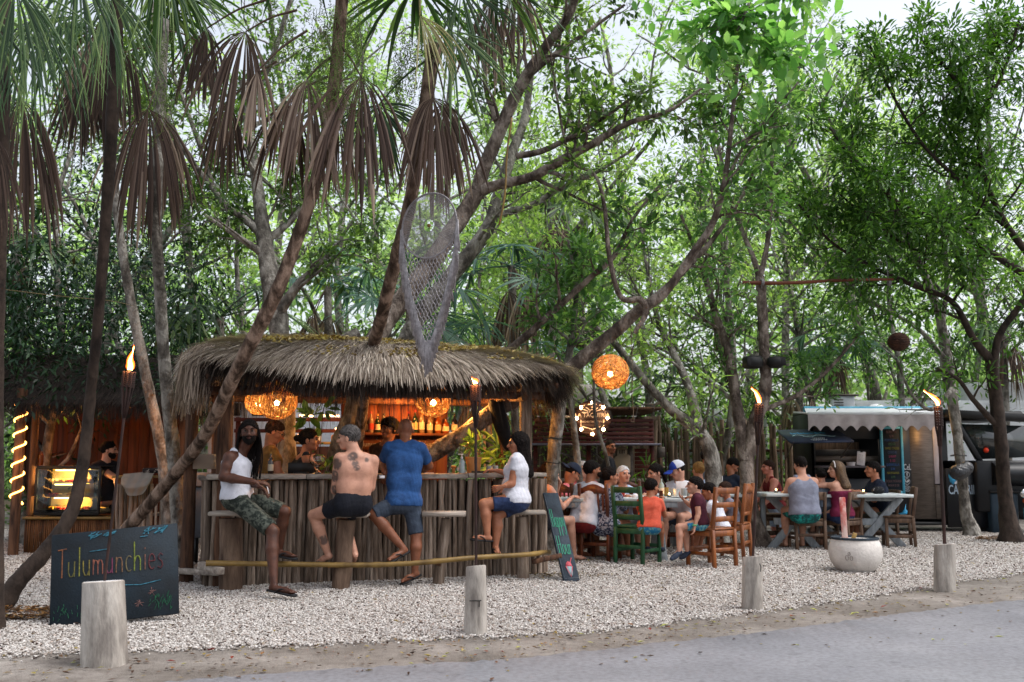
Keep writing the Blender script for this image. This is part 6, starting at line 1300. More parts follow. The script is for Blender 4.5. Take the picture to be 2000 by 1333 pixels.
# dreadlocked man, seated, turned to the camera
pelA = J(463, 972, 9.98); rail = .245
tA, iA = person('man with long black dreadlocks in white tank top and camouflage shorts looking at the camera', pelA, J(466, 887, 10.0), J(487, 842, 9.93), -105, [(J(476, 938, 10.2), J(506, 950, 9.92), V3(.6, -.25, -.35), V3(-.3, -.2, -.8)), (J(436, 932, 9.78), J(497, 942, 9.66), V3(1, .2, -.1), V3(0, .3, -1))],
    [(J(556, 1000, 10.02), J(545, 1075, 10.12), J(573, 1086, 10.0)), (J(533, 1038, 9.72), J(535, 1143, 9.58), J(572, 1157, 9.45))], 'dark', hyaw=-168, hpitch=2, hair='short', hc='black', beard=1.0, top='tank', topm=C_WHITE, bot=True, botm=C_CAMO, q=.0095, hq=.0042, feet='flip', yawp=-95, leg_cut=.93, group=BAR_G, roll=2)
mb = MB(); H, hf, hu, hs_ = iA['H'], iA['hf'], iA['hu'], iA['hs']
for i in range(78):                                        # dreadlocks
    a = rnd.choice([-1, 1]) * rnd.uniform(.0, 1.9); side = sin(a); fr = -cos(a) if abs(a) < 1.4 else -.1; r0 = H + hu * rnd.uniform(.03, .10) + hs_ * side * .07 + hf * (fr * .09 + .015)
    if fr > .35: r0 = H + hu * .105 + hs_ * side * .05 + hf * .02
    L = rnd.uniform(.34, .5); m1 = r0 + hs_ * side * .035 + hf * fr * .02 - V3(0, 0, .10); e = H + hs_ * (side * .085 + rnd.gauss(0, .015)) + hf * (min(fr, .15) * .07 + rnd.gauss(0, .012)) - V3(0, 0, L)
    p = smooth_path([r0 - hu * .01, m1, (m1 + e) / 2 + hs_ * side * .015 + V3(rnd.gauss(0, .008), rnd.gauss(0, .008), 0), e], 5); mb.tube(p, np.linspace(.0088, .0055, len(p)) * (1 + R.normal(0, .12, len(p))), 5)
mb.build('dreadlocks', HAIR['black'], tA, smooth='all')
w = J(516, 955, 9.8); MB().tube([w + V3(.03, -.02, .03), w + V3(.055, -.03, -.045)], .005, 6).build('white_lighter', M['paper'], None, label='white lighter in the dreadlocked man\'s hand', cat='lighter')
# shirtless man from behind
pelB = J(689, 986, 10.13)
tB, iB = person('shirtless man with back and arm tattoos in black trunks, grey hair, looking left', pelB, J(697, 890, 10.15), J(681, 853, 10.17), 14, [(J(655, 958, 10.18), J(664, 942, 10.42), V3(.3, 1, .1)), (J(724, 952, 10.25), J(716, 937, 10.5), V3(-.2, 1, .1))],
    [(J(613, 1007, 10.3), J(641, 1083, 10.38), J(625, 1094, 10.45)), (J(668, 1012, 10.5), J(693, 1082, 10.42), J(690, 1096, 10.55))], 'light', hyaw=80, hpitch=-4, hair='short', hc='grey', bot=True, botm=C_TRUNKS, q=.0095, hq=.0042, leg_cut=.55, yawp=25, group=BAR_G, heavy=.95,
    tattoo=[(J(689, 890, 10.04), .06, 1), (J(695, 903, 10.02), .05, 2), (J(697, 913, 10.02), .04, 5), (J(656, 907, 10.05), .06, 3), (J(654, 930, 10.1), .06, 4), (J(657, 955, 10.15), .05, 5), (J(668, 943, 10.35), .06, 6), (J(717, 897, 10.08), .032, 7), (J(632, 1055, 10.3), .05, 8)])
# man in the blue shirt standing at the bar
pelC = J(788, 983, 10.66)
tC, iC = person('bald man in blue shirt and grey shorts standing with one foot on the rail', pelC, J(791, 868, 10.72), J(792, 838, 10.82), 6, [(J(748, 906, 10.85), J(752, 925, 10.66), V3(-.1, .3, -.6), V3(0, 1, 0)), (J(838, 910, 10.9), J(806, 926, 11.05), V3(-.6, .6, -.1))],
    [(J(730, 1005, 10.55), J(788, 1072, 10.55), J(760, 1093, 10.42)), (J(813, 1045, 10.66), J(810, 1118, 10.62), J(786, 1135, 10.56))], 'brown', hyaw=10, hpitch=-8, hair=None, hc='grey', top='tee', topm=C_BLUE, bot=True, botm=C_GREY, q=.0095, hq=.0045, feet='flip', leg_cut=.97, sleeve=.72, yawp=20, group=BAR_G, heavy=.93)
w = J(746, 932, 10.6); MB().bbox(w, (.055, .03, .03), .003, rotz(.5)).build('note', M['paper'], None, label='folded white note held by the man in the blue shirt', cat='note')
# woman in white tee and denim shorts
pelD = J(1010, 978, 10.96)
tD, iD = person('woman with long dark hair in white tee and denim shorts on the last log stool', pelD, J(1013, 893, 10.98), J(1012, 864, 10.98), 78, [(J(1000, 945, 10.82), J(984, 950, 10.78), V3(-1, .2, -.3), V3(0, 1, 0)), (J(995, 925, 11.2), J(971, 920, 11.2), V3(-1, -.1, .1), V3(0, 0, -1))],
    [(J(945, 985, 10.82), J(952, 1047, 10.8), J(926, 1050, 10.75)), (J(970, 1008, 10.95), J(968, 1066, 10.92), J(972, 1079, 10.82))], 'tan', hyaw=100, hpitch=-3, hair='long', hc='black', top='tee', topm=C_WHITE, bot=True, botm=C_DENIM, q=.0095, hq=.0045, feet='flip', leg_cut=.72, fem=1, sleeve=.42, yawp=80, group=BAR_G, belly=.03, heavy=1.08, s=.97, extra=J(1033, 925, 11.0))
# bartenders
person('bartender with glasses in a mustard printed tee, lit orange, looking down', J(528, 962, 11.4), J(526, 878, 11.4), J(538, 842, 11.35), -65, [(J(508, 930, 11.3), J(530, 950, 11.15)), (J(545, 925, 11.2), J(565, 950, 11.1))], [None, None], 'tan', hyaw=-80, hpitch=-25, hair='short', hc='brown', top='tee', topm=C_MUST, glasses=True, q=.011, hq=.0048, group=BAR_G)
person('dark haired woman bartender in black sleeveless top seen in profile', J(592, 965, 11.3), J(593, 893, 11.3), J(604, 858, 11.28), -60, [(J(572, 935, 11.25), J(590, 960, 11.05)), (J(622, 930, 11.3), J(630, 955, 11.1))], [None, None], 'tan', hyaw=-88, hair='bun', hc='black', top='tank', topm=C_BLK, q=.011, hq=.0048, fem=1, group=BAR_G)
person('bartender in dark clothes standing behind the bald man, face hidden', J(752, 965, 12.0), J(753, 872, 12.0), J(760, 836, 12.0), 150, [(J(725, 920, 11.9), J(735, 950, 11.7)), (J(785, 920, 11.9), J(775, 950, 11.7))], [None, None], 'brown', hyaw=140, hair='curly', hc='black', top='tee', topm=C_BROWN, q=.012, hq=.005, group=BAR_G)
person('bearded man in black tee inside the pastry stall looking right', J(208, 975, 14.6), J(205, 905, 14.6), J(213, 878, 14.6), -120, [(J(183, 935, 14.6), J(180, 960, 14.3)), (J(228, 935, 14.5), J(232, 960, 14.2))], [None, None], 'light', hyaw=-80, hair='short', hc='black', beard=.9, top='tee', topm=C_BLK, q=.013, hq=.0055, group='stall keepers')

def sit(label, hx, hy, Y, yaw, hyaw=None, s=1.0, lean=.10, side=0., arms=('table', 'table'), legs=True, tz=.80, q=.013, **k):
    """someone seated: the head pixel fixes the place, the body is folded under it"""
    H = J(hx, hy, Y); f = dirv(yaw); sd = np.cross(f, V3(0, 0, 1)); hf = dirv(hyaw if hyaw is not None else yaw)
    neck = H - V3(0, 0, .205 * s ** .8) - f * .02 - hf * .03; pel = neck - V3(0, 0, .47 * s) - f * (lean * 1.0) + sd * side
    ar = []
    for i, a in enumerate(arms):
        g = -1 if i == 0 else 1; sh = neck + sd * .165 * s * g - V3(0, 0, .045)
        if a == 'table': el = sh + f * .14 * s + sd * .04 * g - V3(0, 0, .22 * s); wr_ = el + f * .2 * s - sd * .07 * g * s; wr_[2] = tz + .03; ar.append((el, wr_, f - sd * .3 * g, V3(0, 0, -1)))
        elif a == 'down': el = sh + f * .02 + sd * .05 * g - V3(0, 0, .26 * s); wr_ = el + f * .19 * s - V3(0, 0, .08 * s); ar.append((el, wr_, f - V3(0, 0, .3), V3(0, 0, -1)))
        elif a == 'face': el = sh + f * .2 * s - V3(0, 0, .2 * s); wr_ = H + hf * .14 - V3(0, 0, .13); ar.append((el, wr_, V3(0, 0, .6) - hf * .4, -hf))
        else: ar.append(a)
    lg = []
    for g in (-1, 1):
        kn = pel + f * .42 * s + sd * (.11 + .02 * rnd.random()) * g * s + V3(0, 0, .02); an = kn + f * .05 * s - V3(0, 0, .40 * s) + V3(0, 0, 0); 
        if s > .9: an[2] = .085
        lg.append((kn, an, an + f * .17 * s - V3(0, 0, .05 * s)))
    return person(label, pel, neck, H, yaw, ar, lg if legs else [None, None], hyaw=hyaw, s=s, q=q, hq=.0055, **k)
TG = 'people at the long middle table'
sit('woman with hair bun and black top resting her hand at her mouth', 1073, 921, 13.1, -62, -80, arms=('face', 'table'), sk='light', hair='bun', hc='brown', top='strap', topm=C_BLK, bot=True, botm=C_BLK, leg_cut=.6, fem=1, s=.96, group=TG)
sit('man in pink shirt and dark backward cap leaning over his food', 1119, 922, 14.0, -130, -75, lean=.22, hpitch=-35, sk='tan', hair='capped', cap=dict(m=C_NAVY, back=True), top='tee', topm=C_PINK, bot=True, botm=C_NAVY, group=TG)
sit('white haired person half hidden behind the pink shirted man', 1138, 916, 15.2, 150, 160, sk='light', hair='short', hc='white', top='tee', topm=C_PINK, legs=False, group=TG)
sit('dark haired man in white tee with his back to the camera', 1157, 917, 13.35, -42, -70, lean=.16, sk='tan', hair='short', hc='black', top='tee', topm=C_WHITE, bot=True, botm=C_RED, group=TG, s=1.03, sleeve=.6)
sit('woman with dark bun in blue and white patterned blouse', 1191, 929, 13.25, -30, -75, lean=.06, sk='tan', hair='bun', hc='black', top='tee', topm=C_PAT, bot=True, botm=C_PAT, fem=1, sleeve=.9, dress=True, s=.98, group=TG)
sit('white haired older woman in light blue shirt facing the camera', 1218, 926, 14.3, -170, -158, sk='light', hpitch=8, hair='short', hc='white', top='tee', topm=C_LBLUE, fem=1, sleeve=.6, bot=True, botm=C_NAVY, group=TG)
sit('dark haired woman with ponytail looking down at her plate', 1279, 922, 14.4, 165, 115, hpitch=-12, sk='light', hair='pony', hc='black', top='tee', topm=C_BURG, fem=1, bot=True, botm=C_NAVY, group=TG)
sit('man in white tee and blue and white cap looking down', 1322, 917, 14.3, 150, 100, hpitch=-22, sk='light', hair='capped', hc='black', cap=dict(m=cloth('cap_blue', '1c3488', '284098'), m2=C_WHITE), top='tee', topm=C_WHITE, bot=True, botm=C_NAVY, group=TG)
sit('blond woman with pinned up hair seen from behind', 1364, 917, 15.6, 10, 20, sk='light', hair='bun', hc='blond', top='tee', topm=C_LBLUE, fem=1, bot=True, botm=C_NAVY, group=TG)
sit('boy in coral tee and aqua shorts on the green chair', 1273, 950, 12.85, -18, -50, s=.74, lean=.10, sk='tan', hair='short', hc='black', top='tee', topm=C_CORAL, bot=True, botm=C_AQUA, leg_cut=.9, group=TG, sleeve=.6, feet='shoe')
pS = J(1368, 1022, 12.42)
person('boy in burgundy tee, aqua shorts and navy clogs turned sideways on the orange chair', pS, J(1362, 968, 12.42), J(1357, 947, 12.42), 75, [(J(1364, 1003, 12.28), J(1357, 1028, 12.25), V3(-.2, 0, -1), V3(-1, 0, 0)), (J(1352, 990, 12.55), J(1336, 977, 12.6), V3(-.6, 0, .6), V3(0, 0, 1))],
    [(J(1326, 1030, 12.32), J(1326, 1078, 12.3), J(1312, 1092, 12.22)), (J(1336, 1032, 12.5), J(1342, 1078, 12.5), J(1330, 1090, 12.45))], 'light', hyaw=88, hpitch=6, s=.74, hair='short', hc='black', top='tee', topm=C_BURG, bot=True, botm=C_AQUA, leg_cut=.66, feet='shoe', q=.012, hq=.0052, group=TG, yawp=85, sleeve=.55)
MB().tube([J(1357, 1027, 12.25) + V3(cos(a) * .026, sin(a) * .026, .006) for a in np.linspace(0, 6.28, 11)], .007, 4, cap=False).build('wristband', flat('wristband_green', '5ab07a'), None, label='green paper wristband on the boy in burgundy', cat='wristband')
sit('small boy in white tee leaning on the table behind the boy in burgundy', 1383, 958, 12.95, 60, 80, s=.7, lean=.12, hpitch=-15, sk='tan', hair='short', hc='black', top='tee', topm=C_WHITE, bot=True, botm=C_GREY, group=TG)
sit('child in grey top resting their face on folded arms', 1415, 955, 13.7, 95, 110, s=.7, lean=.08, sk='tan', hair='short', hc='brown', top='tee', topm=C_TGREY, bot=True, botm=C_TEAL, group=TG, arms=('face', 'table'))
def stand(label, hx, hy, Y, yaw, hyaw=None, lean=.0, s=1.0, q=.015, **k):
    H = J(hx, hy, Y); f = dirv(yaw); sd = np.cross(f, V3(0, 0, 1)); neck = H - V3(0, 0, .22 * s) - f * .03; pel = neck - V3(0, 0, .47 * s) - f * lean; kn = [pel + sd * .1 * g * s - V3(0, 0, .40 * s) for g in (-1, 1)]
    return person(label, pel, neck, H, yaw, [(neck + sd * .22 * g * s - V3(0, 0, .3 * s) + f * (.05 + lean * .4), neck + sd * .2 * g * s - V3(0, 0, .46 * s) + f * (.2 + lean * .4)) for g in (-1, 1)], [(a, V3(a[0], a[1], .09)) for a in kn], hyaw=hyaw, s=s, q=q, hq=.006, group='people standing behind the tables', **k)
stand('man in grey tee and dark cap with white front standing behind the table', 1381, 892, 16.6, -30, -60, lean=.05, sk='tan', hair='capped', cap=dict(m=C_BLK, m2=C_BLK), top='tee', topm=C_HGREY, bot=True, botm=C_NAVY, s=.94)
stand('person in dark navy tee bending forward behind the tree trunk', 1432, 908, 16.8, -60, -90, lean=.3, hpitch=-40, sk='tan', hair='short', hc='black', top='tee', topm=C_NAVY, bot=True, botm=C_NAVY, s=.94)
stand('cook in black tee at the taqueria hatch turned away', 1193, 872, 17.6, -100, -150, lean=.05, sk='brown', hair='buzz', hc='black', top='tee', topm=C_BLK, s=1.0)
stand('person in light blue shorts half hidden behind the speaker tree', 1500, 912, 16.9, 100, 100, lean=.1, sk='pink', hair='short', hc='brown', top='tank', topm=C_RED, bot=True, botm=C_LBLUE, s=.95)
T2 = 'people at the table by the food truck'
sit('broad man in grey tank top on the branded chair, back to the camera', 1563, 907, 14.75, 5, 8, lean=.06, sk='light', hair='buzz', hc='black', top='tank', topm=C_TGREY, bot=True, botm=C_TEAL, leg_cut=.85, heavy=1.1, s=1.05, group=T2)
sit('small child with dark hair between the couple', 1603, 927, 15.1, 10, 0, s=.68, lean=.04, sk='light', hair='bun', hc='black', top='strap', topm=C_HGREY, bot=True, botm=C_GREY, legs=True, group=T2)
H = J(1633, 916, 14.95); tAA, iAA = sit('woman with ombre hair and magenta top reaching her arm round the child', 1633, 916, 14.95, 35, 88, lean=.02, sk='light', hair='long', hc='ombre', top='tube', topm=C_MAG, bot=True, botm=C_DENIM, leg_cut=.6, fem=1, group=T2, arms=((J(1615, 948, 14.95), J(1597, 950, 14.95), V3(-1, 0, 0), V3(0, 0, -1)), 'down'), extra=J(1652, 950, 14.85), tattoo=[(J(1645, 954, 14.85), .03, 2)])
k_ = iAA['k']; MB().tube([iAA['H'] + (iAA['hu'] * .125 * cos(a) + iAA['hs'] * .088 * sin(a) + iAA['hf'] * .035) for a in np.linspace(-1.3, 1.3, 12)], .009, 6).build('headband', M['paper'], tAA, smooth=50)
sit('man in dark tee at the table end looking left', 1704, 916, 15.7, 95, 88, lean=.05, sk='tan', hair='short', hc='black', top='tee', topm=C_NAVY, bot=True, botm=cloth('khaki', '4c4e44', '5a5c50'), group=T2, sleeve=.6)
# ============================================================ CHAIRS AND TABLES
def chair(label, p, yaw, kind, mat, w=.42, d=.42, sh=.455, bh=1.0, group=None, brand=None):
    """p = ground point of the seat centre; the sitter looks along yaw"""
    t = empty('wooden_chair', label, 'chair', (p[0], p[1], 0), group, rz=radians(yaw)); m = M[mat]; lg = .045
    def L(name): return lambda mb: mb.build(name, m, t)
    for sx in (-1, 1):
        mb = MB(); beam(mb, (sx * (w / 2 - .02), d / 2 - .02, -.01), (sx * (w / 2 - .02), d / 2 - .02, sh - .02), lg, lg, (1, 0, 0)); L('leg')(mb)
        mb = MB(); q = [(sx * (w / 2 - .02), -d / 2 + .0, -.01), (sx * (w / 2 - .02), -d / 2 + .02, sh), (sx * (w / 2 - .02), -d / 2 - .05, bh)]; beam(mb, q[0], q[1], lg, lg, (1, 0, 0)); beam(mb, V3(*q[1]) - V3(0, 0, .01), q[2], lg, lg * .95, (1, 0, 0)); L('leg')(mb)
    mb = MB(); mb.bbox((0, .012, sh), (w + .01, d + .02, .028), .007); L('seat')(mb)
    for (a, b) in (((-w / 2 + .03, d / 2 - .02), (w / 2 - .03, d / 2 - .02)), ((-w / 2 + .02, -d / 2 + .03), (-w / 2 + .02, d / 2 - .03)), ((w / 2 - .02, -d / 2 + .03), (w / 2 - .02, d / 2 - .03)), ((-w / 2 + .03, -d / 2 + .015), (w / 2 - .03, -d / 2 + .015))):
        mb = MB(); beam(mb, (*a, sh - .055), (*b, sh - .055), .022, .07); L('apron')(mb); mb = MB(); z = .17 if a[1] != b[1] else .22; beam(mb, (*a, z), (*b, z), .022, .045); L('stretcher')(mb)
    yb = lambda z: -d / 2 + .02 - .07 * (z - sh) / (bh - sh)
    if kind == 'ladder':
        for z, h in ((bh - .05, .075), (bh - .22, .065), (bh - .39, .065)): mb = MB(); mb.bbox((0, yb(z), z), (w - .075, .022, h), .005); L('rail')(mb)
    elif kind == 'slat':
        mb = MB(); n = 11; xs = np.linspace(-w / 2 + .035, w / 2 - .035, n); top = [(x, bh - .035 + .03 * cos(x / w * 2 * pi) ** 1) for x in xs]; prof = top + [(x, bh - .13) for x in xs[::-1]]
        mb.poly(prof, (0, yb(bh - .07) + .011, 0), (1, 0, 0), (0, 0, 1), -.022); L('rail')(mb)
        mb = MB(); mb.bbox((0, yb(sh + .13), sh + .13), (w - .075, .022, .05), .004); L('rail')(mb)
        for i in range(5):
            x = (i - 2) * .066; mb = MB(); beam(mb, (x, yb(sh + .14), sh + .14), (x, yb(bh - .12), bh - .12), .03, .014, (0, 1, 0)); L('slat')(mb)
    else:                                                   # broad top board with a printed name
        mb = MB(); mb.bbox((0, yb(bh - .06), bh - .055), (w - .075, .024, .12), .005); L('rail')(mb)
        if brand:
            mb, tot = write(brand, (0, yb(bh - .06) - .016, bh - .078), V3(1, 0, 0), V3(0, 0, 1), .026, .0075, gap=.2, align=.5, sx=1.15, lift=.0); o = mb.build('lettering', CHK, t)
    return t
CG = 'wooden chairs round the middle table'
def at(px, Y): return V3(W(px, 900, Y)[0], Y, 0)
chair('green painted ladder back chair under the boy in coral', at(1243, 12.95), -38, 'ladder', 'chair_green', w=.44, d=.44, sh=.47, bh=.98, group=CG)
chair('orange brown ladder back chair under the boy in burgundy', at(1385, 12.55), 38, 'ladder', 'chair_orange', w=.44, d=.44, sh=.47, bh=.98, group=CG)
chair('red brown slat back chair just behind the orange one', at(1425, 13.55), 62, 'slat', 'chair_orange', group=CG, sh=.47)
chair('red brown slat back chair left of the green chair', at(1172, 13.35), -28, 'slat', 'chair_red', group=CG, sh=.47)
chair('red brown slat back chair under the man in white tee', at(1112, 13.75), -35, 'slat', 'chair_red', group=CG, sh=.47)
chair('red brown chair under the woman with the bun', at(1062, 13.3), -62, 'slat', 'chair_red', group=CG, sh=.47)
chair('red brown chair across the table, facing the camera', at(1225, 14.9), 175, 'slat', 'chair_red', group=CG, sh=.47)
chair('red brown chair across the table under the man in the blue cap', at(1325, 14.85), 165, 'slat', 'chair_red', group=CG, sh=.47)
def trestle(label, x0, x1, y0, y1, z, group, legs, planks=5, skew=0, ends=(0, 0)):
    t = thing('plank_table', label, 'table', V3((x0 + x1) / 2, (y0 + y1) / 2, 0), group)
    for i in range(planks):
        a = y0 + (y1 - y0) * i / planks; b = y0 + (y1 - y0) * (i + 1) / planks - .006; mb = MB(); mb.bbox(((x0 + x1) / 2 + skew * i, (a + b) / 2, z + rnd.uniform(-.002, .002)), (x1 - x0, b - a, .05), .006); mb.build('top_plank', M['table'], t)
    for lx in legs:
        ym = (y0 + y1) / 2; h = (y1 - y0) / 2
        for g in (-1, 1):
            mb = MB(); beam(mb, (lx, ym + g * h * .35, z - .03), (lx + .0, ym - g * h * .95, -.01), .045, .12, (1, 0, 0)); mb.build('leg', M['table_leg'], t)
        mb = MB(); beam(mb, (lx + .05, ym - h * .85, z - .075), (lx + .05, ym + h * .85, z - .075), .045, .10); mb.build('cross_beam', M['table_leg'], t)
    mb = MB(); beam(mb, (legs[0], (y0 + y1) / 2, z - .30), (legs[-1], (y0 + y1) / 2, z - .30), .04, .10); mb.build('stretcher', M['table_leg'], t)
    for g in (y0 + .03, y1 - .03): mb = MB(); mb.bbox(((x0 + x1) / 2, g, z - .065), (x1 - x0 - .3, .025, .075), .004); mb.build('apron', M['table_leg'], t)
    return t
xA = W(1346, 900, 13.1)[0]; xB = W(1062, 900, 13.8)[0]
trestle('long whitewashed plank table crowded with diners beside the bar', xB, xA, 13.15, 14.05, .79, 'whitewashed plank tables', [xB + .35, xA - .35])
x2 = W(1764, 900, 15.2)[0]; x1_ = W(1596, 900, 15.0)[0]
def xtable(label, xl, xr, y, z, lx):
    t = thing('plank_table', label, 'table', V3((xl + xr) / 2, y, 0), 'whitewashed plank tables')
    for i in range(5): mb = MB(); mb.bbox(((xl + xr) / 2 + rnd.uniform(-.01, .01), y - .36 + .18 * i, z), (xr - xl, .174, .045), .006); mb.build('top_plank', M['table'], t)
    for a in lx:
        for g in (-1, 1): mb = MB(); beam(mb, (a - g * .33, y + g * .02, z - .03), (a + g * .36, y + g * .02, -.01), .11, .045, (0, 1, 0)); mb.build('leg', M['table_leg'], t)
    mb = MB(); beam(mb, (xl + .1, y, z - .06), (xr - .1, y, z - .06), .08, .06); mb.build('beam', M['table_leg'], t)
    mb = MB(); beam(mb, (lx[0] if len(lx) > 1 else xl + .2, y, z - .40), (lx[-1], y, z - .40), .05, .1); mb.build('stretcher', M['table_leg'], t); return t
xtable('whitewashed plank table with crossed legs before the food truck', x1_ - .4, x2, 15.3, .78, [x1_ + .1, W(1712, 900, 15.3)[0]])
xtable('grey plank table left of the man in the tank top', W(1488, 900, 14.9)[0], x1_ - .42, 15.1, .80, [W(1545, 900, 15.1)[0]])
C2 = 'dark wooden chairs by the food truck'
chair('dark chair lettered on its top board under the man in the tank top', at(1571, 14.95), 0, 'brand', 'chair_brown', w=.46, sh=.44, bh=.84, group=C2, brand='Corona')
chair('narrow looking lettered chair turned left under the woman in magenta', at(1640, 15.05), 42, 'brand', 'chair_brown', sh=.44, bh=.84, group=C2, brand='Corona')
chair('empty brown chair seen side on at the right table end', at(1748, 15.35), 78, 'brand', 'chair_brown', sh=.46, bh=.9, group=C2, w=.4)
chair('dark chair under the man in the dark tee', at(1712, 15.9), 95, 'brand', 'chair_brown', sh=.44, bh=.84, group=C2)
chair('empty chair behind the speaker tree facing right', at(1503, 15.9), -80, 'brand', 'chair_brown', sh=.46, bh=.86, group=C2)
# things on the tables
def cup(label, px, Y, z, r=.035, h=.1, mat=None, name='glass', cat='glass'):
    b = V3(W(px, 900, Y)[0], Y, z + .026); t = thing(name, label, cat, b); MB().lathe([(r * .8, 0), (r, h), (r * .92, h), (r * .72, .008)], b, 14).build('cup_wall', mat or pm('frosted', '8f9494'), t, smooth=50); return t, b
for px, Y, z, lb in ((1306, 13.35, .79, 'small glass candle burning near the table corner'), (1684, 15.1, .78, 'small glass candle on the truck side table'), (1514, 15.0, .80, 'small glass candle on the far left of the grey table'), (1416, 15.5, .80, 'small candle beside the trunk')):
    t, b = cup(lb, px, Y, z, .035, .06, M['pane'], 'candle', 'candle'); v, f = ico(b + V3(0, 0, .045), .014, 1); MB().add(v * np.array([1, 1, 1]), f).build('flame', E_CORE, t); MB().lathe([(.028, .002), (.028, .03)], b, 10).build('wax', M['paper'], t); lamp('candle_light', b + V3(0, -.0, .07), .35, (1, .5, .2), .012)
b = V3(W(1291, 900, 13.5)[0], 13.5, .816); bottle('clear glass bottle standing on the middle table', 0, 0, 0, .27, .036, pm('clear_bottle', '6c7c78', '849490', 5, rough=.1, bump=0, spec=.7), CP['black'], LB['white'], grp=None, name='glass_bottle', base=b)
for px, Y, lb in ((1320, 13.4, 'wide goblet of drink by the table corner'), (1313, 13.7, 'tall glass of water on the middle table'), (1335, 13.6, 'pale plastic cup near the boy in burgundy')): cup(lb, px, Y, .79, .045, .11)
for px, Y, lb, w, d, h in ((1330, 13.9, 'cream paper menu stand on the middle table', .16, .02, .2), (1400, 15.3, 'pale menu holder by the tree trunk', .16, .03, .24)):
    b = V3(W(px, 900, Y)[0], Y, .815 if Y < 15 else .825); t = thing('menu_stand', lb, 'menu', b); MB().bbox(b + V3(0, 0, h / 2), (w, d, h), .004).build('card', M['paper'], t); MB().bbox(b + V3(0, 0, .008), (w, .09, .014), .003).build('foot', M['plank'], t)
for px, Y, lb in ((1262, 13.4, 'white plate before the boy in coral'), (1222, 13.8, 'plate of food before the older woman'), (1150, 13.7, 'plate before the man in white tee'), (1325, 13.3, 'white paper plate near the corner')):
    b = V3(W(px, 900, Y)[0], Y, .815); t = thing('plate', lb, 'plate', b); MB().lathe([(.06, 0), (.11, .015), (.105, .018), (.055, .006)], b, 20).build('dish', M['white'], t, smooth=50)
for i, (px, Y, k_) in enumerate(((1245, 13.6, 0), (1270, 13.9, 1), (1290, 13.3, 0), (1180, 13.7, 1), (1300, 13.8, 1), (1232, 13.95, 0), (1342, 13.8, 0), (1205, 13.9, 1))):
    cup(['half full tumbler', 'stemmed water glass', 'short glass with ice', 'tall juice glass', 'empty tumbler', 'small beer glass', 'cloudy lemonade glass', 'cola glass'][i] + [' by the boy in coral', ' before the ponytailed woman', ' right of the glass bottle', ' before the patterned blouse', ' before the blue cap', ' by the older woman', ' near the child in grey', ' beside the older woman'][i], px, Y, .79, .032 + .006 * k_, .09 + .03 * k_, flat('drink_%d' % (i % 3), ['8a8a82', '9a7a3a', '4a2418'][i % 3], .2))
for i, (px, Y) in enumerate(((1240, 13.35), (1285, 13.6), (1318, 13.95))):
    b = V3(W(px, 900, Y)[0], Y, .818); t = thing('napkin', ['crumpled napkin before the green chair', 'crumpled napkin under the glass bottle', 'crumpled napkin beside the menu stand'][i], 'napkin', b); v, f = ico(b + V3(0, 0, .02), .045, 2); MB().add((v - b) * V3(1, .8, .6) * (1 + R.normal(0, .12, (len(v), 1))) + b, f).build('paper', M['paper'], t)
b = V3(W(1222, 900, 13.6)[0], 13.6, .815); t, _b = cup('red drink in a cup before the older woman', 1215, 13.5, .79, .035, .12, flat('red_drink', '9a3028'))
t = thing('table_behind', 'plank table with condiments under the standing men', 'table', V3(2.9, 15.7, 0)); 
for i in range(4): MB().bbox((W(1385, 900, 15.6)[0] + .1, 15.35 + .18 * i, .77), (1.5, .174, .045), .005).build('top_plank', M['table'], t)
for sx in (-.6, .75):
    for sy in (0, .5): MB().bbox((W(1385, 900, 15.6)[0] + sx, 15.35 + sy, .37), (.07, .07, .76), .006).build('leg', M['table_leg'], t)
t = thing('table_behind', 'plain table beneath the blond woman and condiments', 'table', V3(0, 0, 0)); bpy.data.objects.remove(t)
b = V3(W(1712, 900, 15.15)[0], 15.15, .805); t = thing('handbag', 'small black patterned bag on the truck side table', 'bag', b)
def bagf(P): return smin(ell(P, b + V3(0, 0, .045), np.eye(3), (.10, .06, .055)), ell(P, b + V3(.03, 0, .07), np.eye(3), (.05, .04, .035)), .03) + wr(P, .003, 1.5)
MB().add(*surface_nets(bagf, b - .14, b + .16, .008)).build('pouch', pm('cloth_bag', '0b0d12', '9a9aa0', 30, rough=.8, lo=.62, hi=.66), t, smooth='all')
# white planter with painted board in it
b = G(1672, 1117); t = thing('round_planter', 'big round white plaster pot with dark rim and a pink board in it', 'planter', b); k = b[1] / F
pot = pm('white_plaster', 'a59f99', 'cfcac5', 3, rough=.8, bump=.4, bs=30, c3='c0bbb6'); MB().lathe([(.15, -.02), (.20, .015), (.255, .07), (.292, .14), (.307, .21), (.303, .28), (.288, .335), (.262, .38)], b, 36).build('bowl', pot, t, smooth=60)
MB().lathe([(.262, .376), (.275, .384), (.275, .402), (.25, .406), (.24, .36), (.02, .35)], b, 36).build('rim', M['slate'], t, smooth=40)
mb = MB()
for (cx, cz, rx, rz2) in ((-.2, .19, .016, .03), (-.15, .185, .015, .026), (-.175, .235, .012, .02)): ribbon(mb, [(cx + rx * cos(a), cz + rz2 * sin(a)) for a in np.linspace(0, 6.28, 12)], .006, b + V3(0, -.315, 0), V3(1, .0, 0), V3(0, 0, 1), .0, thick=.02)
mb.build('scrawl', flat('faded_ink', '8e8883'), t); mb = MB(); q = W(1649, 1040, b[1]); q2 = W(1648, 972, b[1] - .05); q2b = q2; beam(mb, V3(q[0], b[1] - .02, .33), V3(q2b[0] - .01, b[1] - .02, q2[2]), .07, .02, (0, 1, 0)); mb.build('marker_board', pm('pink_paint', 'a84a44', 'c8b0a8', 6, (1, 1, .6), rough=.8, lo=.45, hi=.62), t)
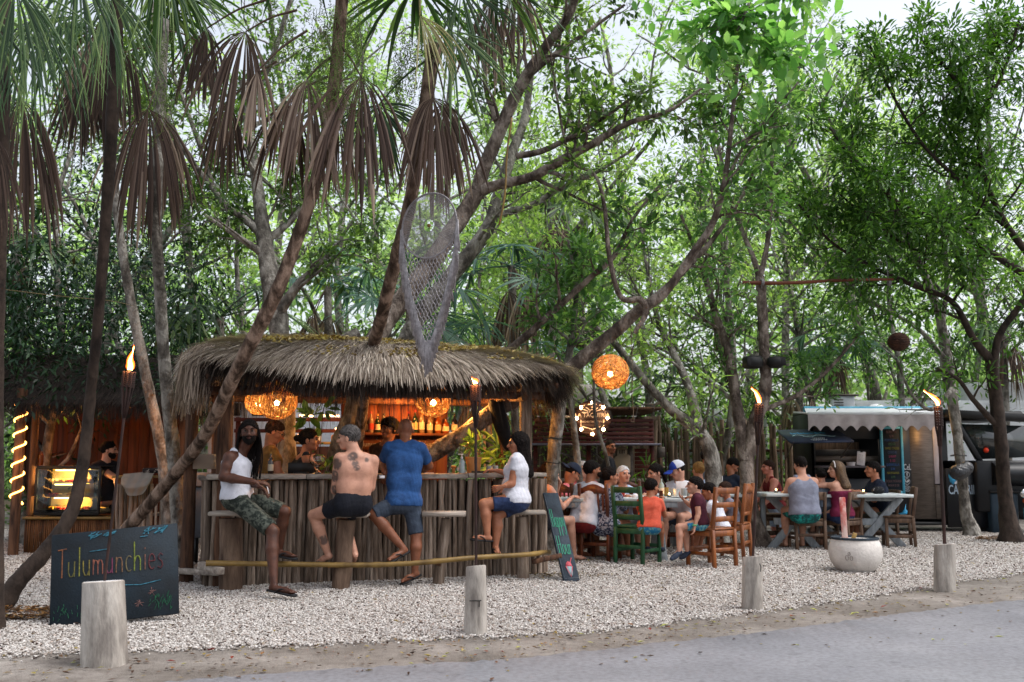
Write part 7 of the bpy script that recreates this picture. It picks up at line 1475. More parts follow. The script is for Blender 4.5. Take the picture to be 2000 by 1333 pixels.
mb = MB(); beam(mb, V3(q[0] + .08, b[1], .33), V3(q[0] + .13, b[1], .45), .05, .02, (0, 1, 0)); mb.build('wood_scrap', M['bamboo'], t)
# ============================================================ CHALKBOARDS
tl, tr, br_, bl = W(101, 1053, 8.35), W(349, 1051, 8.3), G(349, 1217), G(96, 1225); t = thing('chalkboard', 'wide dark chalkboard with rainbow handwriting leaning at the road side', 'sign', (bl + br_) / 2)
up = unit(((tl + tr) - (bl + br_)) / 2); X = unit(br_ - bl); Hh = np.linalg.norm(tl - bl); Wd = np.linalg.norm(br_ - bl); X = unit(X - up * X.dot(up)); N = np.cross(X, up)
mb = MB(); mb.bbox(bl + X * Wd / 2 + up * (Hh / 2 - .01) - N * .018, (Wd, .03, Hh), .004, np.stack([X, -N, up], 1)); mb.build('board', M['navy'], t)
cols = ['b06a3c', '8a8438', 'a8a83a', 'a89a38', 'b86a50', 'b04a72', 'a87a50', '9a8a5a', 'a8b83a', 'a8705a', '8a3a3a', '7a3030']; ms = [chalk('chalk_%s' % c, ''.join('%02x' % int(int(c[i:i + 2], 16) * .68 + 6) for i in (0, 2, 4)), .9) for c in cols]
def P2(px, py): 
    o = bl; a = (px - 98) / 250 * Wd; return a
mb = MB(); write('Tulumunchies', bl + X * .05 + up * (Hh * .50), X, up, .125, .0085, tuple(range(12)), mb=mb, sx=.68, gap=.13); mb.build('lettering', ms, t)
mb = MB(); 
for cx in (.33, .44, .76, .86): 
    for j in range(7): ribbon(mb, [(cx * Wd + rnd.uniform(-.05, .03), Hh * .93 + rnd.uniform(-.03, .01)), (cx * Wd + rnd.uniform(-.02, .07), Hh * .95 + rnd.uniform(-.01, .02))], .006, bl, X, up, .003)
ribbon(mb, [(.55 * Wd, .36 * Hh), (.7 * Wd, .34 * Hh), (.86 * Wd, .37 * Hh)], .006, bl, X, up, .003); ribbon(mb, [(.3 * Wd, .76 * Hh), (.45 * Wd, .77 * Hh)], .005, bl, X, up, .003); ribbon(mb, [(.7 * Wd, .87 * Hh), (.76 * Wd, .872 * Hh)], .006, bl, X, up, .003)
mb.build('chalk_lines', chalk('chalk_blue', '3f8096', .9), t)
mb = MB()
for j in range(60): x = rnd.choice([rnd.uniform(.03, .26), rnd.uniform(.76, .94)]) * Wd; y_ = rnd.uniform(.04, .2) * Hh; ribbon(mb, [(x, y_), (x + rnd.uniform(-.01, .02), y_ + rnd.uniform(.01, .05))], .004, bl, X, up, .003)
mb.build('chalk_grass', chalk('chalk_green', '1e5a3a', .9), t, kind='stuff')
mb = MB()
for cx, cy in ((.69, .15), (.79, .25)):
    for j in range(16): a = rnd.uniform(0, 6.28); r_ = rnd.uniform(.005, .04); ribbon(mb, [(cx * Wd, cy * Hh), (cx * Wd + cos(a) * r_, cy * Hh + sin(a) * r_)], .004, bl, X, up, .003)
mb.build('chalk_flower', chalk('chalk_flower_c', '7a5a54', .9), t)
for a in (.15, .85): mb = MB(); q = bl + X * Wd * a + up * Hh * .9 - N * .04; g = q - N * .28; g[2] = 0; beam(mb, q, g, .04, .025); mb.build('prop', M['log_dark'], t)
# leaning happy hour board
bl, br_, tl, tr = G(1103, 1139), G(1134, 1131), W(1061, 962, 11.55), W(1092, 957, 11.6); t = thing('chalkboard', 'tall narrow chalkboard with green handwriting leaning beside the bar stool', 'sign', (bl + br_) / 2)
up = unit(tl - bl); X = br_ - bl; X = V3(X[0] * 1.15, .08, 0); Wd = .185; X = unit(X - up * X.dot(up)); N = np.cross(X, up); Hh = np.linalg.norm(tl - bl)
mb = MB(); mb.bbox(bl + X * Wd / 2 + up * Hh / 2 - N * .02, (Wd, .032, Hh), .004, np.stack([X, -N, up], 1)); mb.build('board', M['slate'], t)
def hp(a, b): return (a * Wd, b * Hh)
CG_ = flat('chalk_mint', '3f8f74'); mb = MB(); wline = .0062
def tall(word, x0, y0, h, wd, slant):                 # stretched hand lettering in tall narrow strokes
    x = x0; tot = sum(STROKE[c][0] + .12 for c in word); f_ = wd / tot
    for c in word:
        wch, st = STROKE[c]
        for s_ in st: ribbon(mb, [(x + a * f_, y0 + b * h) for a, b in s_], wline, bl, X, up, .003)
        x += (wch + .12) * f_
tall('Happy', .018, .60 * Hh, .125, Wd - .03, 0); tall('Hour', .022, .30 * Hh, .125, Wd - .03, 0); mb.build('lettering', CG_, t)
mb = MB(); mb.poly([hp(.40, .075), hp(.62, .075), hp(.72, .17), hp(.30, .17)], bl + N * .004, X, up, .003); mb.build('drawn_glass', flat('chalk_grey', '7c9298'), t); mb = MB(); mb.poly([hp(.30, .17), hp(.72, .17), hp(.66, .21), hp(.5, .225), hp(.36, .205)], bl + N * .005, X, up, .003); ribbon(mb, [hp(.6, .2), hp(.78, .26)], .008, bl, X, up, .005); ribbon(mb, [hp(.3, .17), hp(.5, .06), hp(.72, .17)], .009, bl, X, up, .007); mb.build('drawn_drink', flat('chalk_pink', 'b0505a'), t)
mb = MB(); ribbon(mb, [hp(.05, .045), hp(.95, .05)], .006, bl, X, up, .003); ribbon(mb, [hp(.05, .045), hp(.03, .97)], .004, bl, X, up, .003); mb.build('chalk_border', chalk('chalk_dust', '6a7078', .8), t)
# ============================================================ PASTRY STALL ON THE LEFT
SY = 14.2
def SP(px, py, Y=SY): return W(px, py, Y)
st = thing('pastry_stall', 'cane fronted pastry stall with thatch edge and lit display case, far left', 'stall', V3(*SP(150, 1070)[:2], 0))
def wall(name, xa, xb, Y, za, zb, mat, n, parent, gap=.003, th=.02):
    a, b = W(xa, 900, Y)[0], W(xb, 900, Y)[0]
    for i in range(n): w_ = (b - a) / n; MB().bbox((a + w_ * (i + .5), Y + rnd.uniform(0, .006), (za + zb) / 2), (w_ - gap, th, zb - za), .003).build(name, mat, parent)
CANE = pm('cane', '3c2414', '7a5230', 5, (3, 3, .4), .7, .4, 18, tint=.3)
def canes(xa, xb, Y, z0, z1, mat=CANE, r=.013, slope=0.):
    a, b = W(xa, 900, Y)[0], W(xb, 900, Y)[0]; n = int((b - a) / (r * 2.05)); mb = MB()
    for i in range(n): x = a + (b - a) * (i + .5) / n; y = Y + slope * i / n; mb.tube([(x, y, z0), (x + rnd.gauss(0, .003), y, (z0 + z1) / 2), (x, y, z1 + rnd.uniform(-.01, .01))], r * rnd.uniform(.8, 1.1), 6)
    return mb
canes(56, 232, SY, -.02, SP(0, 1010)[2]).build('cane_panel', CANE, st, kind='stuff')
canes(226, 300, SY - .05, -.02, SP(0, 935)[2]).build('cane_panel', CANE, st, kind='stuff')
pole_row(st, 'log', [V3(W(px, 900, SY - .35)[0], SY - .35, -.02) for px in np.arange(236, 352, 8.0)], 1.0, .028, M['log'])
MB().bbox((W(145, 900, SY)[0], SY + .25, SP(0, 1012)[2]), (W(232, 900, SY)[0] - W(56, 900, SY)[0] + .06, .6, .035), .005).build('counter_top', M['bamboo'], st)
MB().bbox((W(262, 900, SY)[0], SY + .15, SP(0, 932)[2]), (W(300, 900, SY)[0] - W(226, 900, SY)[0], .5, .035), .005).build('counter_top', M['bamboo'], st)
wall('back_board', 30, 350, SY + 2.0, -.02, 2.5, M['brown_board'], 16, st)
for px in (58, 350): MB().tube([V3(W(px, 900, SY)[0], SY + .1, -.03), V3(W(px, 900, SY)[0], SY + .1, 2.2)], .05, 10).build('post', M['log_dark'], st, smooth=60)
MB().tube([V3(W(20, 900, SY)[0], SY, 2.12), V3(W(360, 900, SY)[0], SY, 2.12)], .05, 8).build('beam', M['log_dark'], st, smooth=60)
mb = MB(); za = SP(0, 795)[2]; a, b = W(-60, 900, SY)[0], W(420, 900, SY)[0]; v = []
for i in range(13): x = a + (b - a) * i / 12; v += [(x, SY - .45, za + .05), (x, SY + 1.0, za + .85), (x, SY + 2.4, za + .1), (x, SY + 1.0, za + .7)]
mb.add(v, [(4 * i + p_, 4 * i + 4 + p_, 4 * i + 4 + q_, 4 * i + q_) for i in range(12) for p_, q_ in ((0, 1), (1, 2), (3, 0), (2, 3))]); rf = mb.build('roof', M['thatch_dark'], st)
mb = MB(); n = 9000
for i in range(n):
    t_ = rnd.random() ** 1.5; x = rnd.uniform(a, b); base = V3(x, SY - .45 + 1.45 * t_, za + .06 + .8 * t_); L = rnd.uniform(.18, .34); d = V3(rnd.gauss(0, .12), -.75, -.45) if t_ > .06 else V3(rnd.gauss(0, .12), -.15, -1); tip = base + unit(d) * L; w_ = V3(.004, 0, 0); mb.add([base - w_, base + w_, tip + w_ * .2, tip - w_ * .2], [(0, 1, 2, 3)], 0, rnd.random())
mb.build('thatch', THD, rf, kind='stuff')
# display case
c0 = SP(70, 1006); c1 = SP(198, 912); xa, xb = c0[0], c1[0]; za, zb = SP(0, 1008)[2] + .02, SP(0, 914)[2]; t = thing('display_case', 'glowing glass pastry case with three shelves of cakes', 'display case', V3((xa + xb) / 2, SY, za), None); yc = SY + .18; dp = .42; fw_ = .03
for x in (xa, xb):
    for y in (yc - dp / 2, yc + dp / 2): MB().bbox((x, y, (za + zb) / 2), (.035, .035, zb - za), .003).build('frame_post', M['black'], t)
for z, h in ((za + .03, .08), (zb, .04)):
    for y in (yc - dp / 2, yc + dp / 2): MB().bbox(((xa + xb) / 2, y, z), (xb - xa, .036, h), .003).build('frame_bar', M['black'], t)
MB().bbox(((xa + xb) / 2, yc, zb + .02), (xb - xa + .05, dp + .04, .012), .003).build('top_plate', M['black'], t); MB().bbox(((xa + xb) / 2, yc, za + .012), (xb - xa - .04, dp - .04, .02), .003).build('floor_plate', M['steel'], t)
MB().bbox(((xa + xb) / 2, yc + dp / 2 + .022, (za + zb) / 2), (xb - xa, .006, zb - za), .002).build('back_plate', flat('case_back', 'd0b070'), t)
MB().bbox(((xa + xb) / 2, yc - dp / 2 - .02, (za + zb) / 2), (xb - xa - .03, .004, zb - za - .06), .001).build('front_pane', M['pane'], t)
TUBE = emit('case_tube', 'ffcf80', 9)
for k, z in enumerate((za + .07, za + .26, za + .46)):
    if k: MB().bbox(((xa + xb) / 2, yc, z - .02), (xb - xa - .05, dp - .06, .008), .001).build('glass_shelf', M['pane'], t)
    zz = z + .155; MB().tube([(xa + .22, yc - .12, zz), (xb - .25, yc - .12, zz)], .008, 6).build('light_tube', TUBE, t)
    for i in range(5):
        x = xa + .12 + (xb - xa - .24) * (i + .5 + rnd.uniform(-.1, .1)) / 5; kind = (i + k) % 3; pm_ = flat(['pastry_gold', 'pastry_red', 'pastry_cream'][kind], ['b07828', '9a2418', 'c8a468'][kind]); mb = MB()
        mb.lathe([(.085, 0), (.1, .01)], (x, yc - .05, z - .012), 14)
        for j in range(8): v, f = ico(V3(x + .06 * cos(j * .8) * (.4 + .6 * (j % 2)), yc - .05 + .06 * sin(j * .8), z + .012), .026, 1); mb.add(v * np.array([1, 1, 1]), f)
        mb.build('tray_of_pastries', pm_, t, smooth=50)
lamp('case_light', V3((xa + xb) / 2, yc - .1, zb - .06), 30, (1, .62, .2), .05); lamp('case_light', V3((xa + xb) / 2, yc - .1, za + .2), 22, (1, .62, .2), .05); lamp('stall_light', V3(W(95, 900, SY)[0], SY + .5, 1.9), 13, (1, .32, .06), .08)
# pole wound with a light rope
px0 = G(36, 1075); x = W(36, 900, SY - .3)[0]; t = thing('light_pole', 'dark post wound with a glowing rope light beside the pastry stall', 'post', (x, SY - .3, 0)); MB().tube([(x, SY - .3, -.03), (x, SY - .3, 2.3)], .068, 14).build('shaft', M['log_dark'], t, smooth=60)
z0, z1 = SP(0, 985, SY - .3)[2], SP(0, 790, SY - .3)[2]; a = np.linspace(0, 2 * pi * 6.6, 260); MB().tube(np.stack([x + .08 * np.cos(a + .3), SY - .3 + .08 * np.sin(a + .3), z0 + (z1 - z0) * a / a[-1]], 1), .012, 6).build('light_rope', emit('rope_glow', 'ffb050', 6), t, smooth='all')
lamp('rope_light', V3(x + .02, SY - .55, 1.3), 1.5, (1, .42, .1), .1)
for px, h, lb in ((88, .2, 'dark jar on top of the pastry case counter, left'), (75, .24, 'tall dark jar behind the pastry case')):
    q = V3(W(px, 900, SY + .35)[0], SY + .2, zb + .03); t = thing('jar', lb, 'jar', q); MB().lathe([(.04, 0), (.045, .02), (.045, h * .75), (.03, h * .8), (.03, h)], q, 12).build('jar_body', BG['amber'], t, smooth=40)
# clear bag over the counter, cloth
q = SP(265, 938, SY - .55); t = thing('plastic_bag', 'translucent white plastic bag draped over the stick counter', 'bag', q)
mb = MB(); gx_, gy_ = np.meshgrid(np.linspace(-1, 1, 15), np.linspace(0, 1, 11)); X_ = q[0] + gx_ * .215 * (1 - .25 * gy_ ** 3); Z_ = q[2] + .10 - gy_ * .31 * (1 - .35 * gx_ ** 4) + .02 * gx_; Y_ = q[1] + .12 - .1 * np.sin(gy_ * 2.2) + .012 * np.sin(gx_ * 9 + gy_ * 4) + .01 * np.sin(gy_ * 17)
v = np.stack([X_, Y_, Z_], -1).reshape(-1, 3); mb.add(v, [(r_ * 15 + c_, r_ * 15 + c_ + 1, r_ * 15 + c_ + 16, r_ * 15 + c_ + 15) for r_ in range(10) for c_ in range(14)]); bm_ = leaf_mat('bag_film', '8a8684', '8a8684', '8a8684', .5, .25); mb.has_t = True; mb.build('film', bm_, t, smooth='all')
q = SP(320, 915, SY - .3); t = thing('patterned_cloth', 'dark cloth with white pattern lying on the stall counter', 'cloth', q); MB().bbox(q + V3(0, 0, -.03), (.5, .3, .07), .02).build('folded_cloth', pm('cloth_bandana', '120c10', '8a8078', 26, rough=.9, lo=.55, hi=.6), t)
t = thing('wire', 'thin wire strung between the left palms above the stall', 'wire', W(0, 570, 9.5)); MB().tube(smooth_path([W(10, 566, 9), W(110, 578, 9.4), W(215, 588, 9.5), W(260, 598, 11)], 5), .003, 4).build('strand', flat('wire_c', '7a6a4a'), t)
# ============================================================ TRAILER + KITCHEN BEHIND THE BAR
b = W(520, 900, 15.5); t = thing('white_trailer', 'white camper trailer standing behind the bar, seen under the thatch', 'trailer', V3(b[0], 16.2, 0)); xl, xr = W(395, 900, 15.3)[0], W(712, 900, 15.3)[0]
MB().bbox(((xl + xr) / 2, 16.5, 1.55), (xr - xl, 2.0, 2.1), .06).build('body', pm('trailer_white', 'c8d4e4', 'd8e2ee', 3, rough=.5, bump=.05), t)
for px in (450, 512):
    q = W(px, 800, 15.49); MB().bbox((q[0], 15.495, q[2]), (.32, .03, .2), .01).build('window', M['black'], t)
for i in range(3): MB().bbox(((xl + xr) / 2, 15.492, .9 + .16 * i), (xr - xl - .05, .012, .02), .003).build('trim', M['steel'], t)
for x in (xl + .5, xr - .5): 
    o = MB(); o.lathe([(.3, -.1), (.3, .1)], (0, 0, 0), 20); v = np.concatenate(o.v); o.v = [np.stack([v[:, 0] + x, v[:, 2] + 15.7, v[:, 1] + .3], 1)]; o.build('wheel', M['rubber'], t)
kt = thing('kitchen_stall', 'red beamed kitchen stall with glowing tubes behind the bar', 'stall', V3(W(600, 900, 14)[0], 14, 0)); RD = flat('red_beam', '3c140c')
for py, Y in ((820, 13.6), (842, 13.6)):
    mb = MB(); beam(mb, W(458, py, Y), W(715, py, Y), .06, .05); mb.build('beam', RD, kt)
for px in (466, 545, 706): mb = MB(); q = W(px, 815, 13.65); beam(mb, V3(q[0], 13.65, -.02), q, .06, .06, (0, 1, 0)); mb.build('post', RD, kt)
for (x0, x1, py) in ((585, 612, 812), (632, 662, 812), (582, 596, 850), (655, 690, 838)): MB().tube([W(x0, py, 13.5), W(x1, py + 1, 13.5)], .014, 6).build('light_tube', emit('kitchen_tube', 'ffb070', 7), kt)
for py in (866, 895): mb = MB(); a_, b_ = W(560, py, 13.8), W(712, py, 13.8); mb.bbox((a_ + b_) / 2, (b_[0] - a_[0], .3, .03), .004); mb.build('shelf', M['bamboo'], kt)
wall('back_board', 555, 715, 14.3, 0, 1.5, M['brown_board'], 7, kt); lamp('kitchen_light', W(625, 850, 13.2), 7, (1, .5, .18), .1)
for i, px in enumerate((585, 602, 620, 655, 674, 690)): q = W(px, 864, 13.75); tt = thing('crockery', ['white bowl stack on the kitchen shelf', 'orange lit jug on the kitchen shelf', 'small pot on the kitchen shelf', 'pale container on the kitchen shelf', 'round tin on the kitchen shelf', 'tall canister on the kitchen shelf'][i], 'crockery', q); MB().lathe([(.04, 0), (.06, .03), (.06, .08 + .03 * (i % 3)), (.05, .1 + .03 * (i % 3))], q, 12).build('vessel', [M['white'], M['terracotta']][i % 2], tt, smooth=50)
# ============================================================ TAQUERIA
TY = 18.3
tq = thing('taqueria', 'dark red slatted taqueria stall with round bulb lit sign', 'stall', V3(W(1160, 900, TY)[0], TY, 0)); xa, xb = W(1040, 900, TY)[0], W(1277, 900, TY)[0]
for i in range(6):
    z = W(0, 822 + i * 8.6, TY)[2]; mb = MB(); mb.bbox(((xa + xb) / 2, TY + rnd.uniform(-.006, .006), z), (xb - xa + rnd.uniform(-.04, .04), .025, .062), .004, rotz(0)); mb.build('slat', M['red_slat'], tq)
za, zb = W(0, 869, TY)[2], W(0, 866, TY)[2]
mb = MB(); mb.bbox(((xa + xb) / 2, TY - .22, za), (xb - xa + .12, .62, .03), .004); mb.build('awning_shelf', pm('zinc', '5c5a66', '747280', 3, rough=.4, bump=.05, metal=.3), tq)
for px in (1046, 1150, 1232, 1274): mb = MB(); x = W(px, 900, TY)[0]; beam(mb, (x, TY + .05, -.02), (x, TY + .05, W(0, 818, TY)[2]), .08, .08, (0, 1, 0)); mb.build('post', M['red_slat'] if px != 1232 else M['steel'], tq)
for i in range(8): z = W(0, 880 + i * 8, TY)[2]; mb = MB(); mb.bbox(((W(1240, 900, TY)[0] + W(1272, 900, TY)[0]) / 2, TY + .02, z), (.3, .02, .06), .003); mb.build('slat', M['red_slat'], tq)
MB().bbox(((xa + xb) / 2, TY + .1, .95), (xb - xa, .5, .05), .006).build('counter_top', M['plank'], tq); wall('counter_board', 1040, 1277, TY - .12, -.02, .92, M['red_slat'], 14, tq); wall('back_board', 1030, 1290, TY + 2.2, 0, 2.2, M['stick'], 16, tq)
MB().bbox(((xa + xb) / 2, TY + 1.2, 2.25), (xb - xa + .3, 2.6, .05), .01).build('roof', M['log_dark'], tq)
q = W(1214, 905, TY - .2); sg = thing('cutout_board', 'pale cut out board standing on the taqueria counter', 'board', q); mb = MB(); mb.poly([(-.16, -.16), (.16, -.16), (.16, .12), (.12, .16), (.06, .13), (0, .17), (-.1, .12), (-.16, .05)], q + V3(0, -.02, .0), (1, 0, 0), (0, 0, 1), .02); mb.build('panel', flat('cream_board', '9a8a74'), sg)
q = W(1215, 882, TY - .1); t = thing('wall_note', 'small pale notice with marks above the cut out board', 'notice', q); MB().bbox(q, (.18, .012, .16), .003).build('sheet', flat('cream_board', '9a8a74'), t); t2 = MB(); [ribbon(t2, [(-.05 + .03 * i, -.04), (-.05 + .03 * i, .03)], .012, q + V3(0, -.008, 0), V3(1, 0, 0), V3(0, 0, 1), .002) for i in range(4)]; t2.build('print', M['black'], t)
# round sign
SC_ = W(1157, 818, 17.6); sr = 36 / F * 17.6; t = thing('round_sign', 'round dark wooden taqueria sign with eight lit bulbs', 'sign', SC_); mb = MB()
X = unit(V3(1, -.12, 0)); N = np.cross(X, V3(0, 0, 1)); up = V3(0, 0, 1)
for i in range(7):                                        # disc of planks
    z0 = -1 + 2 * i / 7 + .006; z1 = -1 + 2 * (i + 1) / 7 - .006; zz = np.linspace(z0, z1, 4); outl = [(sqrt(max(0, 1 - z * z)) * sr, z * sr) for z in zz] + [(-sqrt(max(0, 1 - z * z)) * sr, z * sr) for z in zz[::-1]]
    mb = MB(); mb.poly(outl, SC_ + N * .03, X, up, .05); mb.build('sign_plank', M['wood_sign'], t)
LET = pm('cream_letter', 'c0a08a', 'd0b4a0', 9, rough=.6, bump=0); mb = MB(); e = SC_ + N * .034
for q_ in ([(-.2, .14), (-.2, .22), (-.13, .235)], [(-.08, .245), (0, .26), (.08, .245)], [(.13, .235), (.2, .22), (.2, .14)], [(-.2, -.02), (-.2, -.13), (0, -.19), (.2, -.13), (.2, -.02)], [(-.18, .105), (-.07, .105)], [(-.16, .16), (-.07, .13)], [(-.11, .2), (-.05, .15)], [(-.05, .105), (-.035, .145), (0, .155), (.035, .145), (.05, .105)], [(.05, .15), (.1, .19)], [(.07, .13), (.16, .16)], [(0, .18), (0, .21)]): ribbon(mb, q_, .014, e, X, up, .003)
mb.build('emblem', LET, t)
print_text('lettering', 'LA TAQUERÍA', SC_ + N * .034 + up * .025, X, up, .105, LET, t, sx=.92); print_text('lettering', '· PINCHES TACOS SHOP ·', SC_ + N * .034 - up * .07, X, up, .045, LET, t, sx=.9)
for i in range(8):
    a = radians(90 + 45 * i) ; p = SC_ + (X * cos(a) + up * sin(a)) * sr * .84 + N * .06; v, f = ico(p + N * .02, .028, 2); MB().add(v, f).build('bulb', E_BULB, t, smooth='all'); MB().tube([p - N * .04, p], .018, 8).build('socket', M['black'], t)
    if i % 2 == 0: lamp('sign_light', p + N * .05, .4, (1, .5, .2), .03)
mb = MB(); beam(mb, W(1078, 812, 17.7), W(1128, 816, 17.65), .04, .04); mb.build('arm', M['plank'], t); mb = MB(); beam(mb, SC_ - N * .04, SC_ + V3(.1, .75, .0), .05, .05); mb.build('arm', M['black'], t)
# pale canopy behind the sign
t = thing('pale_canopy', 'pale canvas canopy top behind the round sign', 'canopy', V3(W(1120, 900, 20)[0], 20.5, 0)); q = W(1125, 775, 20); MB().bbox((q[0], 20.8, q[2]), (.9, 1.6, .5), .1).build('canvas', M['offwhite'], t)
for sx in (-.4, .4):
    MB().tube([(q[0] + sx, 20.1, 0), (q[0] + sx, 20.1, q[2])], .03, 6).build('post', M['steel'], t)
# ============================================================ STICK FENCE + WHITE SHED
fe = thing('stick_fence', 'tall uneven grey stick fence behind the tables', 'fence', V3(W(1420, 900, 20.4)[0], 20.4, 0)); FYv = 20.4
pts = [V3(W(px, 900, FYv)[0] + rnd.uniform(-.01, .01), FYv + rnd.uniform(-.03, .03), -.02) for px in np.arange(1276, 1640, 6.4)]
pole_row(fe, 'stick', pts, 1.95, .034, M['stick'], 6, hv=.16, lean=.02)
for z in (.6, 1.5): MB().tube([V3(W(1276, 900, FYv)[0], FYv + .07, z), V3(W(1640, 900, FYv)[0], FYv + .07, z)], .03, 6).build('rail', M['log_dark'], fe)
b = W(1415, 900, 24); t = thing('corrugated_shed', 'pale corrugated shed seen over the stick fence', 'shed', V3(b[0], 24, 0)); xl, xr = W(1330, 900, 23)[0], W(1500, 900, 23)[0]; zt = W(0, 818, 23)[2]
mb = MB(); n = 60; xs = np.linspace(xl, xr, n); v = [(x, 23 + .03 * cos(i * pi / 2 * 1.0 * 2 / 2), 0) for i, x in enumerate(xs)] + [(x, 23 + .03 * cos(i * pi / 2), zt) for i, x in enumerate(xs)]; mb.add(v, [(i, i + 1, n + i + 1, n + i) for i in range(n - 1)]); mb.build('wall', M['white'], t)
MB().bbox(((xl + xr) / 2, 24.2, zt / 2), (xr - xl, 2.2, zt - .05), .02).build('box', M['white'], t)
for i in range(7): MB().bbox(((xl + xr) / 2, 22.94, zt - .2 - i * .17), (xr - xl, .02, .02), .004).build('seam', M['steel'], t)
q = W(1385, 812, 22.8); MB().tube([q + V3(-.25, 0, 0), q + V3(.25, 0, 0)], .17, 12).build('vent', M['white'], t, smooth=60)
q = W(1291, 884, 18.8); t = thing('electric_box', 'small grey electric box on a pole right of the taqueria', 'box', q); MB().bbox(q, (.14, .1, .2), .01).build('casing', M['steel'], t); MB().tube([(q[0], 18.9, 0), (q[0], 18.9, q[2])], .02, 6).build('pole', M['log_dark'], t)
q = G(1250, 1040); sprig('spiky dwarf palm growing right of the taqueria counter', V3(W(1253, 900, 17)[0], 17, .0), 12, .3, 1.35, 'palm_green' if False else 'narrow', asp=.07, up=.6, spread=.14)
# ============================================================ FOOD TRUCK
FT_Y = 18.4
def TP(px, py, Y=FT_Y): return W(px, py, Y)
def tx(px): return W(px, 900, FT_Y)[0]
def tz(py, px=1000): return W(px, py, FT_Y)[2]
tk = thing('food_truck', 'black food truck with pale scalloped awning and open hatch', 'food truck', V3(tx(1750), FT_Y + 1, 0)); tkm = M['truck']
zb, zt = tz(1020), tz(808); xl, xr = tx(1586), tx(1905); D = 1.2
xm0, xm1 = tx(1593), tx(1718)                                      # serving opening
def panel(name, x0, x1, z0, z1, mat=tkm, y=FT_Y, th=.05, par=tk, bv=.008): o = MB().bbox(((x0 + x1) / 2, y + th / 2, (z0 + z1) / 2), (x1 - x0, th, z1 - z0), bv).build(name, mat, par); return o
zo0, zo1 = tz(921), tz(858)
panel('side_panel', xl, xm1, zb, tz(935)); panel('side_panel', xl, xm0, tz(935), zt); panel('side_panel', xm0, xm1, zo1 + .0, zt); panel('side_panel', xm1, tx(1779), zb, zt)
panel('side_panel', tx(1842), xr, zb, tz(920)); panel('roof_panel', xl, xr, zt, zt + .05, tkm, FT_Y, D)
panel('back_panel', xl, xr, zb, zt, tkm, FT_Y + D - .05); panel('floor_panel', xl, xr, zb - .06, zb, M['black'], FT_Y, D)
MB().bbox((xl + .025, FT_Y + D / 2, (zb + zt) / 2), (.05, D, zt - zb), .008).build('end_panel', tkm, tk)
panel('steel_panel', tx(1779), tx(1825), zb + .05, zt, M['steel'], FT_Y + .03, .03); panel('steel_panel', tx(1825) + .005, tx(1842), tz(946), zt - .05, pm('pale_steel', 'a09aa0', 'b4aeb4', 3, rough=.4, bump=.02), FT_Y + .03, .03); panel('steel_panel', tx(1825) + .005, tx(1842), zb + .05, tz(948), M['steel'], FT_Y + .035, .03)
panel('serving_counter', xm0 - .03, xm1, tz(912) - .02, tz(912) + .02, pm('counter_grey', '4a464c', '5c585e', 4, rough=.4), FT_Y - .28, .42); panel('steel_ledge', xm0, xm1, tz(903), tz(891), M['steel'], FT_Y + .06, .5); panel('inner_wall', xm0, xm1, tz(935), tz(896), M['black'], FT_Y + .55, .03)
panel('inner_screen', xm0, xm1, tz(891), tz(878), pm('dull_screen', '3c3a3a', '4c4a4a', 3, rough=.6), FT_Y + .5, .02)
panel('inner_wall', xm0, xm1, tz(878), tz(862), pm('stick_wall', '38302a', '6a5a4e', 9, (3, 1, .3), rough=.9), FT_Y + 1.05, .03); lamp('truck_light', V3(tx(1800), FT_Y - .35, zt - .25), 4, (1, .55, .2), .08); lamp('truck_light', V3((xm0 + xm1) / 2, FT_Y + .5, zo1 + .1), 2.2, (1, .85, .7), .1)  # second lamp is added to brighten the serving opening
# hatch board with its painted name
h0, h1 = TP(1545, 864, FT_Y - .95), TP(1668, 861, FT_Y - .95); k0, k1 = TP(1584, 840), TP(1697, 842); X = unit(h1 - h0); up = unit((k0 + k1) / 2 - (h0 + h1) / 2); up = unit(up - X * up.dot(X)); Wd = np.linalg.norm(h1 - h0); Hh = np.linalg.norm((k0 + k1) / 2 - (h0 + h1) / 2); N = np.cross(X, up)
hb = pm('hatch_board', '1a2438', '2a3650', 4, rough=.45, bump=.03); mb = MB(); mb.poly([(0, 0), (Wd, 0), (Wd * 1.05, Hh), (.06, Hh)], h0 + N * .0, X, up, .03); ht = mb.build('hatch', hb, tk)
mb = MB(); write('Los Bombones de Mar', h0 + X * Wd * .2 + up * Hh * .62, X, up, .068, .017, mb=mb, sx=.54, gap=.18); mb.build('lettering', flat('hatch_blue', '5ab4e6', .5), ht)
mb = MB(); ribbon(mb, [(Wd * (.16 + .68 * a), Hh * (.45 + .09 * sin(a * 12))) for a in np.linspace(0, 1, 26)], .022, h0, X, up, .004); [ribbon(mb, [(Wd * (.2 + .6 * rnd.random()), Hh * rnd.uniform(.38, .55)), (Wd * (.2 + .6 * rnd.random()), Hh * rnd.uniform(.40, .52))][:1] * 1 + [(Wd * rnd.uniform(.3, .7), Hh * rnd.uniform(.40, .52))], .008, h0, X, up, .004) for _ in range(4)]; write('Gastro', h0 + X * Wd * .38 + up * Hh * .25 if False else h0 + X * Wd * .40 + up * Hh * .2, X, up, .034, .009, mb=mb, sx=.8) if False else None; write('a la parrilla', h0 + X * Wd * .34 + up * Hh * .13, X, up, .034, .009, mb=mb, sx=.8) if False else None
mb.build('painted_wave', flat('hatch_pale', 'c8ecf6', .5), ht); mb = MB()
for (x, w_, z) in ((.42, .2, .24), (.36, .26, .12)): ribbon(mb, [(Wd * (x + w_ * a), Hh * (z + .035 * sin(a * 40))) for a in np.linspace(0, 1, 34)], .010, h0, X, up, .004)
mb.build('lettering', flat('hatch_white', 'dadee4', .5), ht)
